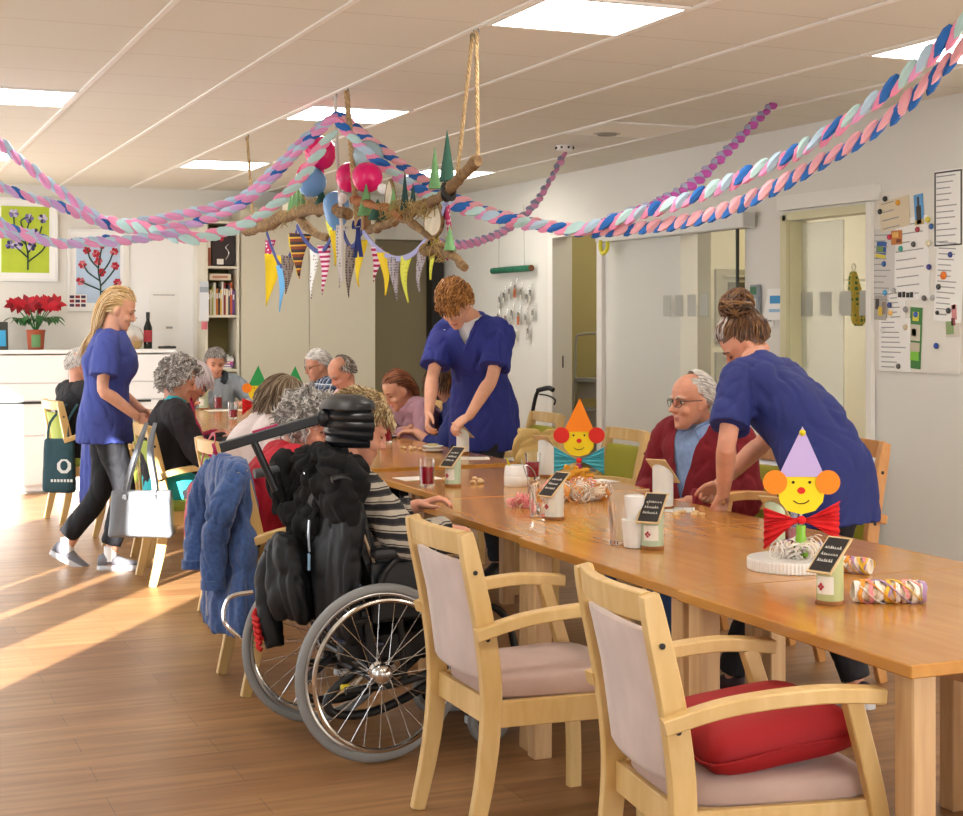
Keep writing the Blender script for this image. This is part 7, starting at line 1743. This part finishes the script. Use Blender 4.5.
onwall('postcard', 'small blue and yellow postcard above the greyish sheet', 'postcard', 7.14, 1.90, .09, .10, mat('blue print', '2f5aa0', .6), 8, 0, 'postcards on the magnetic board', deco=cpic([('d8c84a', 0, -.035, .09, .022), ('6a8a4a', .01, .005, .06, .03)]))
onwall('postcard', 'flower card with dark and yellow print, low on the board', 'postcard', 7.145, 1.57, .11, .14, mat('grey print card', 'a9a49a', .6), 3, 0, 'postcards on the magnetic board', deco=cpic([('d8b83a', .0, -.02, .04, .05), ('4a3f3a', .03, .02, .03, .06), ('8a7a6a', -.03, .0, .03, .07)]))
onwall('postcard', 'narrow green leaflet with pictures of food', 'leaflet', 6.84, 1.40, .10, .34, mat('green leaflet', '3f7a3a', .6), 3, 0, 'postcards on the magnetic board', deco=cpic([('d8d24a', 0, .12, .05, .05), ('c9c2ae', .0, .03, .08, .09), ('5a4a3a', .01, .03, .04, .04), ('c2b8a0', -.0, -.05, .08, .05), ('7cc23a', 0, -.10, .07, .05)]))
onwall('postcard', 'photograph with pink and green figures beside the green leaflet', 'photograph', 6.535, 1.50, .11, .18, mat('pale photo', 'cfc8b8', .6), -4, 0, 'postcards on the magnetic board', deco=cpic([('d08a8a', -.02, .04, .04, .08), ('8aa06a', .02, -.04, .06, .07), ('a05a5a', -.01, -.01, .03, .04), ('e8d8c8', -.02, .07, .025, .025)]))
onwall('sticker', 'narrow sticker with thick black hand lettering', 'sticker', 6.92, 1.64, .15, .05, M_paper, 2, 0, None, deco=cpic([('22201f', .05, 0, .03, .03), ('22201f', .015, .002, .025, .032), ('22201f', -.02, 0, .028, .028), ('22201f', -.052, .002, .025, .03)]))
MG = [('2a2a2a', 7.10, 2.19, 'black'), ('e0a020', 6.985, 2.16, 'amber'), ('2a2a2a', 7.145, 2.12, 'small black'), ('a01c2c', 6.815, 2.0, 'dark red'), ('d8c832', 6.73, 2.05, 'yellow'), ('2a5a9a', 6.70, 2.01, 'small blue'), ('c02040', 7.06, 1.97, 'crimson'), ('2a9a8a', 6.96, 1.90, 'teal'), ('4a4644', 6.85, 1.92, 'dark grey'), ('e0d8b0', 6.73, 1.92, 'cream'), ('1f5a9a', 7.11, 1.82, 'royal blue'), ('2a2a7a', 6.72, 1.79, 'indigo'), ('26367a', 6.545, 1.85, 'navy'), ('e87a1c', 6.60, 1.74, 'large orange'), ('4a9ac8', 7.10, 1.655, 'sky blue'), ('b0b0b0', 7.02, 1.665, 'silver'), ('55504c', 6.76, 1.62, 'charcoal'), ('a8a8a4', 6.69, 1.62, 'pale grey'), ('2a3a7a', 7.06, 1.585, 'deep blue'), ('e8b860', 7.05, 1.54, 'golden'), ('8a8a88', 6.92, 1.56, 'mid grey'), ('2f5ab0', 6.83, 1.53, 'bright blue'), ('2a2a2a', 6.56, 1.55, 'round black'), ('262626', 6.65, 1.54, 'tiny black'), ('2a4a9a', 6.66, 1.36, 'lowest blue'), ('d8d8d4', 7.12, 1.44, 'white'), ('c8b898', 6.92, 1.46, 'sand coloured'), ('5a5a58', 6.98, 1.24, 'lowest grey'), ('2a2a2a', 6.64, 1.68, 'slim black')]
for c, y, z, nm in MG:
    t = thing('magnet', nm+' round magnet on the notice board', 'magnet', (WX-.007, y, z), 0, 'round magnets on the notice board', rot=(0, -PI/2, 0)); r_ = .022 if 'large' in nm else .011 if 'tiny' in nm else .016
    MB().lathe([(r_, 0), (r_, .006), (r_*.8, .010), (.002, .011)], 16).build('cap', mat('magnet '+c, c, .35), t, smooth=40)
# papers beside the sliding door
t = onwall('notice', 'blue and white leaflet on the wall pillar above the bun', 'notice', 8.22, 1.60, .16, .2, M_paper, 0, 0, None, deco=cpic([('3a90c8', -.01, .03, .12, .05), ('9ac0dc', 0, -.04, .12, .02)]))
t = thing('wall_phone', 'grey wall-mounted unit with a green display on the wall pillar', 'wall unit', (XR-.02, 8.43, 1.61)); MB().box((0, 0, 0), (.035, .09, .24), bev=.006).build('case', mat('grey unit', '8a9298', .4), t, smooth=0); MB().box((-.019, 0, .08), (.004, .07, .05)).build('display', mat('green display', '2f6a4a', .3), t, smooth=0); MB().box((-.019, .0, -.03), (.004, .06, .12)).build('keypad', mat('pale keypad', 'c9ced2', .5), t, smooth=0)
t = thing('poster', 'white triangular sheet hanging by its corner beside the grey unit', 'notice', (XR-.008, 8.30, 1.56)); MB().prism([(0, .12), (.10, -.12), (-.06, -.10)], .003, M=Matrix.Rotation(PI/2, 4, 'Z') @ Matrix.Rotation(PI/2, 4, 'X')).build('sheet', M_paper, t, smooth=0); MB().box((-.003, 0, -.06), (.002, .08, .02)).build('print', M_print, t, smooth=0)
t = thing('sticker', 'bright yellow rounded clip hanging under the sliding door track', 'clip', (XR-.12, 10.38, 2.06)); MB().tube(catmull([(0, -.06, .04), (0, -.05, -.02), (0, .02, -.05), (0, .06, .0), (0, .05, .05)], 5), .016, 8).build('clip', M_yellowp, t)
# green hanging bar and the key chains under it
M_gbar = mat('green patterned bar', '1f6a50', .5, var=(25, .35)); M_amb = mat('amber pendant', 'c0673a', .4); M_dkm = mat('dark metal', 'aaa8a2', .35, metal=.7); M_pal = mat('pale tag', 'd8d4c8', .5)
t = thing('hanging_bar', 'dark green round bar hanging from two cords on the wall', 'bar', (XR-.06, 12.27, 1.945))
MB().tube([(0, -.42, 0), (0, .42, 0)], .028, 14).build('bar', M_gbar, t); MB().lathe([(.028, 0), (.024, .004)], 14, M=frame_to((0, -.424, 0), (0, -1, 0))).build('end_disc', mat('brown end', '7a4a2a', .6), t)
for y in (-.28, .28): MB().tube([(0, y, .02), (.0, y*.95, .55)], .003, 5).build('cord', M_spoon, t)
hooks = [(-.26, 1.77), (-.20, 1.74), (-.1, 1.78), (0, 1.82), (.10, 1.79), (.20, 1.76), (.28, 1.72), (-.30, 1.60), (-.18, 1.56), (-.06, 1.58), (.06, 1.60), (.17, 1.55), (.30, 1.57), (-.22, 1.44), (0, 1.42), (.12, 1.45)]
nmx = ['first', 'second', 'third', 'fourth', 'fifth', 'sixth', 'seventh']
for i, (y, z) in enumerate(hooks):
    row = 'upper' if z > 1.7 else 'middle' if z > 1.5 else 'lowest'; amb = i in (3, 9, 11)
    k = len([1 for j in range(i) if (hooks[j][1] > 1.7) == (z > 1.7) and (hooks[j][1] > 1.5) == (z > 1.5)])
    t = thing('key_hook', 'wall hook with %s keys, %s from the near end of the %s row' % ('amber tagged' if amb else 'pale tagged', nmx[k], row), 'key hook', (XR-.012, 12.25+y*1.25, z), 0, 'wall hooks with keys')
    MB().tube(catmull([(0, 0, .05), (-.01, 0, .0), (-.02, 0, -.03), (-.03, 0, -.01)], 4), .005, 6).build('hook', M_spoon, t)
    g = MB(); g.box((-.02, -.005, -.06), (.006, .03, .07)); g.tube([(-.02, .02, -.02), (-.02, .03, -.11)], .006, 6); g.build('key', M_dkm, t)
    MB().box((-.026, .0, -.085), (.008, .045 if amb else .03, .075 if amb else .05), bev=.004).build('key_tag', M_amb if amb else M_pal, t)
if WORK: SC.collection.objects.unlink(WORK[0]); bpy.data.objects.remove(WORK[0])
for o in COL.objects.todo: SC.collection.objects.link(o)
